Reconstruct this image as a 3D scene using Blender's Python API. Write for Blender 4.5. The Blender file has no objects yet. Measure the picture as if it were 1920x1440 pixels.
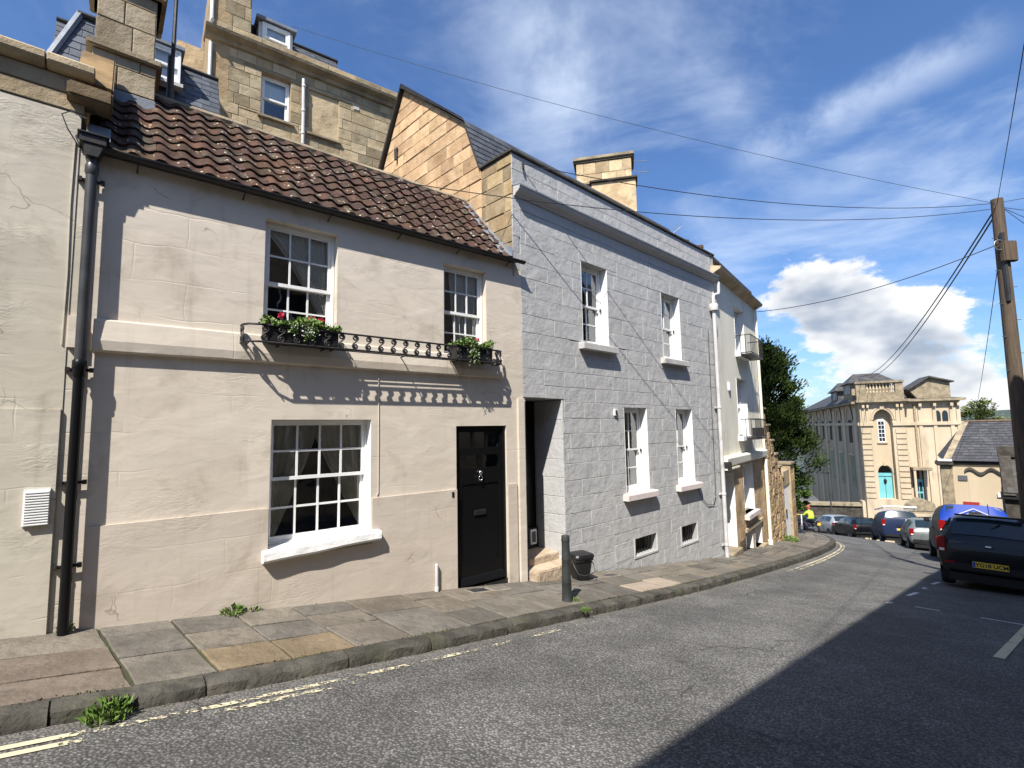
import bpy, bmesh, math, random
from mathutils import Vector, Matrix
from mathutils.geometry import tessellate_polygon
random.seed(7)
S = bpy.context.scene
COL = S.collection
rnd = random.uniform

# ------------------------------------------------------------------ camera
EYE = 1.65
upc = Vector((-172.0, 10180.0, -930.0)).normalized()          # world up seen from the camera
fh = (Vector((0, 0, -1)) - upc * Vector((0, 0, -1)).dot(upc)).normalized()
rt = fh.cross(upc)
ROT = Matrix((rt, fh, upc))
cam = bpy.data.cameras.new('camera'); cam.sensor_width = 36.0; cam.lens = 930 / 1920 * 36
cam.clip_start = 0.05; cam.clip_end = 9000
camo = bpy.data.objects.new('camera', cam); COL.objects.link(camo)
camo.matrix_world = Matrix.Translation((0, 0, EYE)) @ ROT.to_4x4()
S.camera = camo

# ------------------------------------------------------------------ plan axes of the street
DB = Vector((0.76768064, 0.64083261)); NB = Vector((-DB.y, DB.x)); PB = Vector((0.08205315, 7.19385385))
SUN_DIR = (Vector((DB.x, DB.y, 0)) * 1.60 + Vector((NB.x, NB.y, 0)) * 1.0 + Vector((0, 0, -2.35))).normalized()
sun_el = math.asin(-SUN_DIR.z); sun_az = math.atan2(-SUN_DIR.x, -SUN_DIR.y)   # azimuth of the sun from +Y, clockwise

# ------------------------------------------------------------------ sun, sky, exposure
sl = bpy.data.lights.new('sun', 'SUN'); sl.energy = 5.0; sl.angle = math.radians(0.53); sl.color = (1.0, 0.95, 0.87)
so_ = bpy.data.objects.new('sun', sl); COL.objects.link(so_)
so_.rotation_euler = SUN_DIR.to_track_quat('-Z', 'Y').to_euler(); so_.location = (-20, -30, 40)
W = bpy.data.worlds.new('World'); S.world = W; W.use_nodes = True
S.view_settings.view_transform = 'Standard'; S.view_settings.look = 'None'
S.view_settings.exposure = 0.83; S.view_settings.gamma = 1.0; S.view_settings.use_curve_mapping = False

class NT:
    """small node-tree helper"""
    def __init__(s, tree): s.t = tree; s.n = tree.nodes; s.l = tree.links
    def new(s, typ, **k):
        n = s.n.new(typ)
        for a, b in k.items():
            if a.startswith('i_'):
                key = a[2:]
                key = int(key) if key.isdigit() else key.replace('_', ' ')
                n.inputs[key].default_value = b
            else: setattr(n, a, b)
        return n
    def link(s, a, b): s.l.new(a, b)
    def val(s, node, inp, x):
        if isinstance(x, (int, float, tuple, list)): node.inputs[inp].default_value = x
        else: s.link(x, node.inputs[inp])
    def math(s, op, a, b=0.0, c=None, clamp=False):
        n = s.new('ShaderNodeMath', operation=op, use_clamp=clamp)
        s.val(n, 0, a); s.val(n, 1, b)
        if c is not None: s.val(n, 2, c)
        return n.outputs[0]
    def vmath(s, op, a, b=(0, 0, 0)):
        n = s.new('ShaderNodeVectorMath', operation=op); s.val(n, 0, a)
        if op == 'SCALE': s.val(n, 3, b)
        else: s.val(n, 1, b)
        return n.outputs[1] if op in ('DOT_PRODUCT', 'LENGTH', 'DISTANCE') else n.outputs[0]
    def noise(s, vec, scale, detail=5, rough=.55, dist=0.0, w=None):
        n = s.new('ShaderNodeTexNoise', i_Scale=scale, i_Detail=detail, i_Roughness=rough, i_Distortion=dist)
        s.link(vec, n.inputs['Vector']); return n.outputs[0]
    def ramp(s, fac, lo, hi, a=0.0, b=1.0, smooth=True):
        n = s.new('ShaderNodeMapRange', interpolation_type='SMOOTHSTEP' if smooth else 'LINEAR')
        n.clamp = True
        s.val(n, 0, fac); s.val(n, 1, lo); s.val(n, 2, hi); s.val(n, 3, a); s.val(n, 4, b); return n.outputs[0]
    def mix(s, fac, a, b, mode='MIX'):
        n = s.new('ShaderNodeMix', data_type='RGBA', blend_type=mode)
        s.val(n, 0, fac)
        for i, x in ((6, a), (7, b)):
            if isinstance(x, (tuple, list)): n.inputs[i].default_value = (*x[:3], 1)
            else: s.link(x, n.inputs[i])
        return n.outputs[2]

def build_sky():
    nt = NT(W.node_tree); nt.n.clear()
    out = nt.new('ShaderNodeOutputWorld'); bg = nt.new('ShaderNodeBackground'); nt.link(bg.outputs[0], out.inputs[0])
    sky = nt.new('ShaderNodeTexSky', sky_type='NISHITA', sun_disc=False)
    sky.sun_elevation = sun_el; sky.sun_rotation = sun_az; sky.altitude = 60; sky.air_density = 1.15; sky.dust_density = 0.55; sky.ozone_density = 3.0
    tc = nt.new('ShaderNodeTexCoord'); D = tc.outputs['Generated']
    sep = nt.new('ShaderNodeSeparateXYZ'); nt.link(D, sep.inputs[0]); z = sep.outputs[2]
    zp = nt.math('MAXIMUM', nt.math('ADD', z, 0.12), 0.05)
    comb = nt.new('ShaderNodeCombineXYZ'); nt.link(nt.math('DIVIDE', sep.outputs[0], zp), comb.inputs[0]); nt.link(nt.math('DIVIDE', sep.outputs[1], zp), comb.inputs[1])
    plane = comb.outputs[0]
    # high thin cirrus: drawn-out noise on the sky plane
    mp = nt.new('ShaderNodeMapping'); nt.link(plane, mp.inputs[0]); mp.inputs['Rotation'].default_value = (0, 0, math.radians(25)); mp.inputs['Scale'].default_value = (0.8, 1.1, 1); mp.inputs['Location'].default_value = (3.3, 1.2, 0)
    c1 = nt.noise(mp.outputs[0], 1.6, 6, .62, .5)
    cir = nt.math('MULTIPLY', nt.ramp(c1, .40, .80), nt.ramp(z, .05, .30))
    n1 = nt.noise(D, 6.0, 5, .62)
    for A, Bp, wdt, st in STREAKS:
        a = Vector(A).normalized(); b = Vector(Bp).normalized(); nn = a.cross(b).normalized()
        t = (b - a).normalized(); mid = ((a + b) / 2).dot(t); half = (b - a).length / 2
        dist = nt.math('ABSOLUTE', nt.math('ADD', nt.vmath('DOT_PRODUCT', D, tuple(nn)), nt.math('MULTIPLY', nt.math('SUBTRACT', n1, .5), wdt * 1.6)))
        al = nt.math('ABSOLUTE', nt.math('SUBTRACT', nt.vmath('DOT_PRODUCT', D, tuple(t)), mid))
        s_ = nt.math('MULTIPLY', nt.ramp(dist, wdt, 0.0), nt.ramp(al, half * 1.1, half * .55))
        cir = nt.math('ADD', cir, nt.math('MULTIPLY', s_, nt.math('MULTIPLY', nt.ramp(n1, .28, .68), st)))
    # heaped cumulus low over the horizon
    def cum(vec, det):
        m = nt.new('ShaderNodeMapping'); nt.link(vec, m.inputs[0]); m.inputs['Scale'].default_value = (1, 1, 2.0); m.inputs['Location'].default_value = CUM_OFF
        return nt.noise(m.outputs[0], CUM_SCALE, det, .60)
    q = cum(D, 7); qs = cum(nt.vmath('ADD', D, (-0.010, -0.012, 0.045)), 3)
    bias = nt.ramp(z, .02, .27, .10, -.15, smooth=False)
    for dx, r, am in CUM_BLOBS:
        dv = Vector(dx).normalized()
        dd = nt.vmath('DISTANCE', nt.vmath('MULTIPLY', D, (1, 1, 1.7)), (dv.x, dv.y, dv.z * 1.7))
        bias = nt.math('ADD', bias, nt.ramp(dd, r, 0.0, 0.0, am))
    cov = nt.math('ADD', q, bias); covs = nt.math('ADD', qs, bias)
    cm = nt.math('MULTIPLY', nt.ramp(cov, .50, .585), nt.ramp(z, .42, .34))
    cm = nt.math('MULTIPLY', cm, nt.ramp(z, -.03, -.01))
    shade = nt.ramp(nt.math('ADD', nt.math('MULTIPLY', covs, .7), nt.math('MULTIPLY', cov, .3)), .50, .80)                                   # deep cloud above = grey underside
    ccol = nt.mix(shade, (1.0, .99, .97), (.34, .40, .50))
    hz = nt.ramp(z, .14, 0.0)
    skyc = nt.mix(nt.math('MULTIPLY', hz, .12), nt.mix(1.0, sky.outputs[0], SKY_TINT, 'MULTIPLY'), (6.5, 7.6, 9.0))
    bright = nt.vmath('SCALE', ccol, 9.3)
    cirb = nt.mix(nt.math('MULTIPLY', cir, .58, clamp=True), skyc, (6.6, 7.6, 9.2))
    fin = nt.mix(nt.math('MULTIPLY', cm, .95), cirb, bright)
    nt.link(fin, bg.inputs[0]); bg.inputs[1].default_value = 0.072
CUM_SCALE = 6.0
def pdir(x, y):
    return ROT @ Vector((x - 960, -(y - 720), -930)).normalized()
STREAKS = [(pdir(1370, 325), pdir(1930, 30), .050, 1.0), (pdir(960, -20), pdir(1040, 340), .16, .65), (pdir(1250, 430), pdir(1700, 320), .06, .35), (pdir(1190, -60), pdir(1420, 330), .06, .25)]
CUM_OFF = (4.1, 0.7, 2.2)
CUM_BLOBS = [(pdir(1540, 560), .20, .27), (pdir(1800, 543), .07, .16), (pdir(1640, 640), .14, .08), (pdir(1830, 690), .16, .07), (pdir(1470, 640), .12, .07)]
SKY_TINT = (0.78, 1.0, 1.32)
build_sky()

# ------------------------------------------------------------------ materials
MATS = {}
def M(name, c1, c2=None, scale=3.0, rough=.8, bump=0.0, bscale=30.0, metal=0.0, rndv=0.0, tint=False, spec=.4, lo=.35, hi=.65, bump2=None, stretch=None, dirt=None, dscale=1.2, coat=0.0, speck=None, lump=None):
    m = bpy.data.materials.new(name); m.use_nodes = True; nt = NT(m.node_tree); bs = nt.n['Principled BSDF']
    tc = nt.new('ShaderNodeTexCoord'); v = tc.outputs['Object']
    if stretch:
        mp = nt.new('ShaderNodeMapping'); nt.link(v, mp.inputs[0]); mp.inputs['Scale'].default_value = stretch; v2 = mp.outputs[0]
    else: v2 = v
    oi = None
    if rndv or tint: oi = nt.new('ShaderNodeObjectInfo')
    if rndv:                                             # every piece samples its own patch of the texture
        of = nt.new('ShaderNodeVectorMath', operation='SCALE'); of.inputs[0].default_value = (17, 31, 23); nt.link(oi.outputs['Random'], of.inputs[3])
        v2 = nt.vmath('ADD', v2, of.outputs[0])
    col = None
    if c2 is not None:
        col = nt.mix(nt.ramp(nt.noise(v2, scale, 5, .6), lo, hi), c1, c2)
    else:
        r = nt.new('ShaderNodeRGB'); r.outputs[0].default_value = (*c1, 1); col = r.outputs[0]
    if dirt:
        col = nt.mix(nt.math('MULTIPLY', nt.ramp(nt.noise(v2, dscale, 5, .65, .4), .52, .72), dirt[3]), col, dirt[:3])
    if speck:
        sc, amt, cc = speck
        vo = nt.new('ShaderNodeTexVoronoi', i_Scale=sc); nt.link(v2, vo.inputs['Vector'])
        sepc = nt.new('ShaderNodeSeparateColor'); nt.link(vo.outputs['Color'], sepc.inputs[0])
        col = nt.mix(nt.math('MULTIPLY', nt.ramp(vo.outputs['Distance'], .45, .2), nt.math('GREATER_THAN', sepc.outputs[0], 1 - amt)), col, cc)
    if rndv:
        f = nt.ramp(oi.outputs['Random'], 0, 1, 1 - rndv, 1 + rndv * .7, smooth=False)
        cmb = nt.new('ShaderNodeCombineColor')
        for i in range(3): nt.link(f, cmb.inputs[i])
        col = nt.mix(1.0, col, cmb.outputs[0], 'MULTIPLY')
    if tint: col = nt.mix(1.0, col, oi.outputs['Color'], 'MULTIPLY')
    nt.link(col, bs.inputs['Base Color'])
    bs.inputs['Roughness'].default_value = rough; bs.inputs['Metallic'].default_value = metal
    bs.inputs['Specular IOR Level'].default_value = spec
    if coat: bs.inputs['Coat Weight'].default_value = coat; bs.inputs['Coat Roughness'].default_value = .04
    nrm = None
    def bmp(h, st, dist):
        nonlocal nrm
        b = nt.new('ShaderNodeBump', i_Strength=st, i_Distance=dist); nt.link(h, b.inputs['Height'])
        if nrm is not None: nt.link(nrm, b.inputs['Normal'])
        nrm = b.outputs[0]
    if lump: bmp(nt.noise(v, lump[0], 4, .5, .6), 1.0, lump[1])
    if bump2: bmp(nt.noise(v2, bump2[0], 4, .55), 1.0, bump2[1])
    if bump: bmp(nt.noise(v2, bscale, 3, .6), 1.0, bump)
    if nrm is not None: nt.link(nrm, bs.inputs['Normal'])
    MATS[name] = m; return m

def render_mat(name, c1, c2, joints=0.0, rough_amt=1.0):
    """lumpy painted render over old ashlar: faint joints, trowel ripples, stains"""
    m = M(name, c1, c2, scale=.9, rough=.9, spec=.15, dirt=(c1[0] * .62, c1[1] * .60, c1[2] * .56, .45), dscale=2.2)
    nt = NT(m.node_tree); bs = nt.n['Principled BSDF']
    tc = nt.new('ShaderNodeTexCoord'); v = tc.outputs['Object']
    # in-wall coordinates: x along the street, z up
    dx = nt.vmath('DOT_PRODUCT', v, (DB.x, DB.y, 0)); sp = nt.new('ShaderNodeSeparateXYZ'); nt.link(v, sp.inputs[0])
    cb = nt.new('ShaderNodeCombineXYZ'); nt.link(dx, cb.inputs[0]); nt.link(sp.outputs[2], cb.inputs[1])
    uv = cb.outputs[0]
    w = nt.new('ShaderNodeTexNoise', i_Scale=2.0, i_Detail=3.0); nt.link(uv, w.inputs['Vector'])
    wob = nt.vmath('ADD', uv, nt.vmath('SCALE', w.outputs['Color'], .10))
    br = nt.new('ShaderNodeTexBrick', i_Scale=1.0, i_Mortar_Size=.010, i_Mortar_Smooth=1.0, i_Brick_Width=.82, i_Row_Height=.34)
    nt.link(wob, br.inputs['Vector'])
    msk = nt.ramp(nt.noise(uv, .9, 3, .5), .47, .62)
    h = nt.math('MULTIPLY', nt.math('MULTIPLY', br.outputs['Fac'], msk), -joints)
    mp = nt.new('ShaderNodeMapping'); nt.link(uv, mp.inputs[0]); mp.inputs['Scale'].default_value = (1.0, 2.2, 1)
    h = nt.math('ADD', h, nt.math('MULTIPLY', nt.noise(mp.outputs[0], 2.6, 3, .5, .5), .026))
    rp = nt.noise(mp.outputs[0], 7.5, 4, .55, 2.5)
    rm = nt.ramp(nt.noise(uv, 1.4, 3, .5), .50, .68)
    h = nt.math('ADD', h, nt.math('MULTIPLY', nt.math('MULTIPLY', rp, rm), .018 * rough_amt))
    h = nt.math('ADD', h, nt.math('MULTIPLY', nt.noise(uv, 60, 4, .6), .0012))
    b = nt.new('ShaderNodeBump', i_Strength=.24, i_Distance=1.0); nt.link(h, b.inputs['Height']); nt.link(b.outputs[0], bs.inputs['Normal'])
    # hairline cracks, old patch repairs and thin run marks
    old = bs.inputs['Base Color'].links[0].from_socket
    vo = nt.new('ShaderNodeTexVoronoi', feature='DISTANCE_TO_EDGE', i_Scale=1.1); nt.link(nt.vmath('ADD', uv, nt.vmath('SCALE', w.outputs['Color'], .55)), vo.inputs['Vector'])
    cr = nt.math('MULTIPLY', nt.ramp(vo.outputs['Distance'], .0045, .001), nt.ramp(nt.noise(uv, 1.7, 2), .54, .62))
    pv = nt.new('ShaderNodeTexVoronoi', i_Scale=1.3); nt.link(wob, pv.inputs['Vector'])
    ps = nt.new('ShaderNodeSeparateColor'); nt.link(pv.outputs['Color'], ps.inputs[0])
    pf = nt.ramp(ps.outputs[0], 0, 1, .955, 1.04, smooth=False)
    mr = nt.new('ShaderNodeMapping'); nt.link(uv, mr.inputs[0]); mr.inputs['Scale'].default_value = (9, .5, 1)
    rn = nt.ramp(nt.noise(mr.outputs[0], 1.0, 4, .6), .56, .80, 1.0, .84)
    f = nt.math('MULTIPLY', pf, rn); cc = nt.new('ShaderNodeCombineColor')
    for i in range(3): nt.link(f, cc.inputs[i])
    col = nt.mix(1.0, old, cc.outputs[0], 'MULTIPLY')
    nt.link(nt.mix(nt.math('MULTIPLY', cr, .55), col, (c1[0] * .35, c1[1] * .33, c1[2] * .3)), bs.inputs['Base Color'])
    return m

render_mat('beige_render', (.56, .494, .41), (.615, .55, .465), .007)
render_mat('taupe_render', (.485, .42, .35), (.535, .47, .398), .004)
render_mat('cool_render', (.475, .432, .355), (.545, .50, .415), .018, rough_amt=2.2)
M('grey_paint', (.405, .403, .396), (.445, .442, .435), scale=1.6, rough=.75, spec=.25, bump=.0030, bscale=20, bump2=(4.5, .022), dirt=(.27, .267, .262, .35), dscale=1.6, rndv=.022)
M('grey_joint', (.33, .328, .323), rough=.85, spec=.2, bump=.002, bscale=30)
M('bath_stone', (.36, .275, .175), (.50, .40, .27), scale=2.2, rough=.9, spec=.15, bump=.004, bscale=55, bump2=(9, .016), rndv=.16, tint=True, dirt=(.16, .125, .085, .55), dscale=2.6)
M('bath_mortar', (.40, .32, .21), (.30, .24, .16), scale=6, rough=.95, spec=.1, bump=.004, bscale=60)
M('sooty_stone', (.33, .27, .18), (.20, .165, .115), scale=3, rough=.92, spec=.12, bump=.005, bscale=45, bump2=(8, .015), rndv=.12, tint=True)
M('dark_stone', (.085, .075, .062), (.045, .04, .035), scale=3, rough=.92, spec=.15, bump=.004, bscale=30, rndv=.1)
M('far_stone', (.46, .375, .255), (.54, .45, .325), scale=.5, rough=.9, spec=.1, bump=.01, bscale=4, tint=True, dirt=(.22, .17, .115, .65), dscale=.6, stretch=(1, 1, .3))
M('cream_paint', (.80, .76, .64), (.74, .70, .58), scale=1.5, rough=.8, spec=.2, bump=.003, bscale=20, bump2=(3, .012), dirt=(.38, .34, .27, .4), dscale=1.2, stretch=(1, 1, .4))
M('pantile', (.078, .046, .034), (.044, .029, .023), scale=7, rough=.9, spec=.15, bump=.003, bscale=50, rndv=.18, tint=True, speck=(26, .10, (.42, .40, .31)), dirt=(.13, .105, .08, .8), dscale=7)
M('slate', (.052, .056, .064), (.085, .090, .10), scale=4, rough=.55, spec=.4, bump=.002, bscale=40, rndv=.22, tint=True)
M('slate_roof', (.048, .045, .043), (.075, .07, .066), scale=2, rough=.6, spec=.35, bump=.02, bscale=6, stretch=(1, 1, 3), dirt=(.16, .15, .12, .5), dscale=2)
M('lead', (.15, .17, .20), (.22, .235, .26), scale=3, rough=.5, spec=.4, metal=.15, bump=.003, bscale=14)
M('slab', (.115, .104, .088), (.165, .150, .128), scale=2.5, rough=.88, spec=.22, bump=.004, bscale=45, bump2=(6, .036), rndv=.09, tint=True, dirt=(.075, .07, .062, .7), dscale=5)
M('kerb', (.088, .081, .068), (.05, .047, .04), scale=5, rough=.9, spec=.2, bump=.006, bscale=45, bump2=(14, .02), rndv=.15, dirt=(.09, .10, .045, .45), dscale=3)
M('joint', (.060, .055, .040), (.055, .066, .028), scale=5, rough=.95, spec=.1, bump=.008, bscale=60)
M('white_paint', (.76, .76, .75), (.70, .70, .68), scale=3, rough=.45, spec=.4, bump=.0008, bscale=60)
M('white_sill', (.80, .80, .79), (.72, .71, .69), scale=4, rough=.6, spec=.3, bump=.003, bscale=30, bump2=(6, .015))
M('pink_sill', (.62, .53, .50), (.55, .48, .46), scale=5, rough=.75, spec=.3, bump=.002, bscale=40)
M('grey_sill', (.50, .485, .46), (.42, .41, .40), scale=5, rough=.8, spec=.3, bump=.002, bscale=40)
M('black_gloss', (.005, .005, .0055), rough=.3, spec=.25, bump=.0006, bscale=25)
M('black_iron', (.014, .014, .016), (.03, .026, .024), scale=9, rough=.5, spec=.4, bump=.0015, bscale=70)
M('pipe_grey', (.045, .046, .048), (.030, .030, .032), scale=5, rough=.4, spec=.5)
M('pipe_white', (.52, .51, .505), (.44, .43, .42), scale=3, rough=.55)
M('bollard_paint', (.022, .026, .025), (.038, .041, .039), scale=6, rough=.45, spec=.45, bump=.001, bscale=40)
M('plastic_black', (.013, .013, .014), rough=.42, spec=.4, bump=.0005, bscale=80)
M('chrome', (.6, .6, .6), rough=.2, metal=1.0)
M('step_stone', (.36, .28, .20), (.46, .37, .27), scale=6, rough=.9, spec=.2, bump=.005, bscale=50, bump2=(12, .02), dirt=(.24, .19, .13, .5), dscale=5)
M('curtain', (.80, .78, .70), (.70, .69, .63), scale=4, rough=.9, spec=.1)
M('curtain_pale', (.84, .87, .85), rough=.9, spec=.1)
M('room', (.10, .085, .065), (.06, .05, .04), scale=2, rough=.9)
M('wood_pole', (.12, .085, .055), (.07, .052, .038), scale=6, rough=.85, bump=.004, bscale=30, stretch=(6, 6, .35))
M('cable', (.02, .02, .022), rough=.6)
M('steel', (.35, .35, .36), rough=.4, metal=.8)
M('leaf_yew', (.008, .016, .004), (.050, .078, .018), scale=1.3, rough=.75, spec=.12, lo=.4, hi=.6)
M('leaf_ivy', (.05, .095, .018), (.085, .135, .03), scale=1.5, rough=.65, spec=.2)
M('leaf_bright', (.085, .16, .025), (.14, .21, .05), scale=6, rough=.5, spec=.35)
M('leaf_pale', (.10, .14, .04), (.16, .17, .06), scale=1.5, rough=.6, spec=.25)
M('stem', (.10, .085, .05), rough=.9)
M('petal_red', (.55, .018, .06), (.68, .05, .12), scale=20, rough=.6)
M('petal_white', (.75, .75, .72), rough=.7)
M('soil', (.05, .035, .025), rough=.95)
M('bark', (.10, .075, .05), (.06, .045, .03), scale=4, rough=.95, bump=.01, bscale=20)
M('turquoise', (.14, .42, .45), (.17, .46, .48), scale=2, rough=.5)
M('hill_green', (.055, .075, .055), (.035, .052, .045), scale=.02, rough=.95)
M('brown_sign', (.10, .10, .11), rough=.5)
M('sign_red', (.30, .03, .02), rough=.5)
M('terracotta', (.16, .10, .065), (.10, .07, .05), scale=4, rough=.85)
M('concrete_slab', (.32, .265, .21), (.26, .215, .17), scale=8, rough=.95, spec=.15, bump=.003, bscale=80)
M('tyre', (.018, .018, .019), rough=.85)
M('alloy', (.30, .31, .32), rough=.35, metal=.7)
M('car_black', (.004, .005, .007), rough=.35, spec=.3, coat=.25)
M('car_trim', (.012, .012, .013), rough=.6)
M('van_navy', (.012, .022, .06), rough=.45, spec=.25)
M('van_dark', (.008, .009, .012), rough=.45, spec=.25)
M('van_blue', (.012, .045, .30), rough=.5, spec=.2)
M('car_silver', (.42, .43, .44), rough=.32, metal=.45, coat=.5)
M('car_green_silver', (.20, .22, .215), rough=.34, metal=.4, coat=.5)
M('car_glass', (.014, .026, .036), rough=.08, spec=.5)
M('light_red', (.22, .006, .008), rough=.25, spec=.4)
M('light_white', (.75, .72, .70), rough=.25)
M('plate_yellow', (.72, .50, .06), rough=.45)
M('plate_blue', (.03, .08, .42), rough=.45)
M('ink', (.01, .01, .01), rough=.6)
M('hi_vis', (.50, .62, .06), (.42, .55, .05), scale=6, rough=.7)
M('helmet_red', (.55, .06, .05), rough=.3, coat=.4)
M('skin', (.45, .28, .20), rough=.6)
M('denim', (.02, .025, .045), rough=.85)
M('aluminium', (.62, .62, .62), rough=.4, metal=.6)
M('fern', (.12, .18, .04), rough=.7)
M('moss', (.05, .075, .018), (.085, .10, .03), scale=9, rough=.9)

def glass_mat(name, tint, refl=1.0):
    m = bpy.data.materials.new(name); m.use_nodes = True; nt = NT(m.node_tree); nt.n.clear()
    o = nt.new('ShaderNodeOutputMaterial'); t = nt.new('ShaderNodeBsdfTransparent'); t.inputs[0].default_value = (*tint, 1)
    g = nt.new('ShaderNodeBsdfGlossy'); g.inputs['Roughness'].default_value = .01; g.inputs['Color'].default_value = (.95, .97, 1, 1)
    fr = nt.new('ShaderNodeFresnel', i_IOR=1.52)
    tc = nt.new('ShaderNodeTexCoord'); bp = nt.new('ShaderNodeBump', i_Strength=1.0, i_Distance=.004)
    nt.link(nt.noise(tc.outputs['Object'], 2.6, 2, .5), bp.inputs['Height']); nt.link(bp.outputs[0], fr.inputs['Normal']); nt.link(bp.outputs[0], g.inputs['Normal'])
    mx = nt.new('ShaderNodeMixShader'); nt.link(nt.math('MULTIPLY', fr.outputs[0], 2.8 * refl, clamp=True), mx.inputs[0]); nt.link(t.outputs[0], mx.inputs[1]); nt.link(g.outputs[0], mx.inputs[2]); nt.link(mx.outputs[0], o.inputs[0])
    MATS[name] = m
glass_mat('glass', (.96, .98, .97), 1.0)
glass_mat('glass_dark', (.25, .27, .28), 1.2)

def asphalt():
    m = bpy.data.materials.new('asphalt'); m.use_nodes = True; nt = NT(m.node_tree); bs = nt.n['Principled BSDF']
    v = nt.new('ShaderNodeTexCoord').outputs['Object']
    def vor(sc):
        vo = nt.new('ShaderNodeTexVoronoi', i_Scale=sc); nt.link(v, vo.inputs['Vector'])
        se = nt.new('ShaderNodeSeparateColor'); nt.link(vo.outputs['Color'], se.inputs[0]); return vo.outputs['Distance'], se.outputs
    d1, c1 = vor(54)
    val = nt.ramp(c1[0], 0, 1, .105, .215, smooth=False)
    cmb = nt.new('ShaderNodeCombineColor')
    nt.link(nt.math('MULTIPLY', val, 1.02), cmb.inputs[0]); nt.link(val, cmb.inputs[1]); nt.link(nt.math('MULTIPLY', val, .95), cmb.inputs[2])
    col = nt.mix(nt.ramp(d1, .32, .62), cmb.outputs[0], (.075, .072, .068))
    d2, c2 = vor(36)
    col = nt.mix(nt.math('MULTIPLY', nt.ramp(d2, .34, .22), nt.math('GREATER_THAN', c2[1], .945)), col, (.30, .28, .25))
    d4, c4 = vor(24)
    col = nt.mix(nt.math('MULTIPLY', nt.ramp(d4, .20, .10), nt.math('GREATER_THAN', c4[2], .972)), col, (.50, .47, .42))
    big = nt.math('MULTIPLY', nt.ramp(nt.noise(v, .55, 4, .6), .35, .68, .80, 1.18), nt.ramp(nt.noise(v, 3.5, 3, .6), .3, .7, .86, 1.10))
    cc = nt.new('ShaderNodeCombineColor')
    for i in range(3): nt.link(big, cc.inputs[i])
    col = nt.mix(1.0, col, cc.outputs[0], 'MULTIPLY')
    # dusty gutter strip along the kerb and polished wheel tracks: attribute 'off' holds the distance across the road
    at = nt.new('ShaderNodeAttribute', attribute_name='across')
    gut = nt.math('MULTIPLY', nt.ramp(nt.math('ADD', at.outputs['Fac'], nt.math('MULTIPLY', nt.noise(v, 3, 4), .18)), .42, .08), .55)
    col = nt.mix(gut, col, (.19, .165, .135))
    tr = nt.math('ABSOLUTE', nt.math('SUBTRACT', at.outputs['Fac'], .95))
    col = nt.mix(nt.math('MULTIPLY', nt.ramp(tr, .35, .05), .22), col, (.045, .044, .045))
    nt.link(col, bs.inputs['Base Color']); bs.inputs['Roughness'].default_value = .82; bs.inputs['Specular IOR Level'].default_value = .3
    vc = nt.new('ShaderNodeTexVoronoi', feature='DISTANCE_TO_EDGE', i_Scale=.42); wv = nt.new('ShaderNodeTexNoise', i_Scale=1.6, i_Detail=5.0); nt.link(v, wv.inputs['Vector']); nt.link(nt.vmath('ADD', v, nt.vmath('SCALE', wv.outputs['Color'], .9)), vc.inputs['Vector'])
    ck = nt.math('MULTIPLY', nt.ramp(vc.outputs['Distance'], .010, .002), nt.ramp(nt.noise(v, .8, 2), .50, .60))
    col = nt.mix(nt.math('MULTIPLY', ck, .7), col, (.03, .029, .028))
    nt.link(col, bs.inputs['Base Color'])
    h = nt.math('ADD', nt.math('MULTIPLY', d1, -.010), nt.math('MULTIPLY', nt.noise(v, 14, 4), .008))
    b = nt.new('ShaderNodeBump', i_Strength=.8, i_Distance=1.0); nt.link(h, b.inputs['Height']); nt.link(b.outputs[0], bs.inputs['Normal'])
    MATS['asphalt'] = m
asphalt()
def worn_paint(name, col, wear):
    m = bpy.data.materials.new(name); m.use_nodes = True; nt = NT(m.node_tree); bs = nt.n['Principled BSDF']; o = nt.n['Material Output']
    v = nt.new('ShaderNodeTexCoord').outputs['Object']
    bs.inputs['Base Color'].default_value = (*col, 1); bs.inputs['Roughness'].default_value = .8
    at = nt.new('ShaderNodeAttribute', attribute_name='wear')
    n = nt.math('ADD', nt.math('MULTIPLY', nt.noise(v, 34, 4, .7), .55), nt.math('MULTIPLY', nt.noise(v, 3.2, 4, .6), .45))
    thr = nt.math('ADD', at.outputs['Fac'], wear)
    a = nt.ramp(n, nt.math('SUBTRACT', thr, .025), nt.math('ADD', thr, .025))
    t = nt.new('ShaderNodeBsdfTransparent'); mx = nt.new('ShaderNodeMixShader'); nt.link(a, mx.inputs[0]); nt.link(t.outputs[0], mx.inputs[1]); nt.link(bs.outputs[0], mx.inputs[2]); nt.link(mx.outputs[0], o.inputs[0])
    MATS[name] = m
worn_paint('yellow_line', (.55, .49, .33), 0.012)
worn_paint('white_line', (.62, .62, .60), 0.0)
# ------------------------------------------------------------------ geometry helpers
class Frame:
    """local x along a facade, y into the building (away from the street), z up"""
    sx = 1.0
    def __init__(s, p0, d, n=None, z0=0.0):
        s.p = Vector(p0); s.d = Vector(d).normalized(); s.n = Vector(n).normalized() if n else Vector((-s.d.y, s.d.x)); s.z0 = z0
    def w(s, x, y, z):
        q = s.p + s.d * (x * s.sx) + s.n * y; return Vector((q.x, q.y, z + s.z0))
    def mat(s):
        return Matrix(((s.d.x, s.n.x, 0), (s.d.y, s.n.y, 0), (0, 0, 1)))
def heading(deg): return Vector((math.sin(math.radians(deg)), math.cos(math.radians(deg))))
FB = Frame(PB, DB)
FG = Frame((0.15882121, 7.25793711), (0.71993155, 0.69404508))
FF = Frame((4.92476804, 11.85251553), (0.60450109, 0.79660431))
FC = Frame((-4.65747119, 9.75059183), (0.80757087, 0.58977054))
WORLD = Frame((0, 0), (1, 0))

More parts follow.
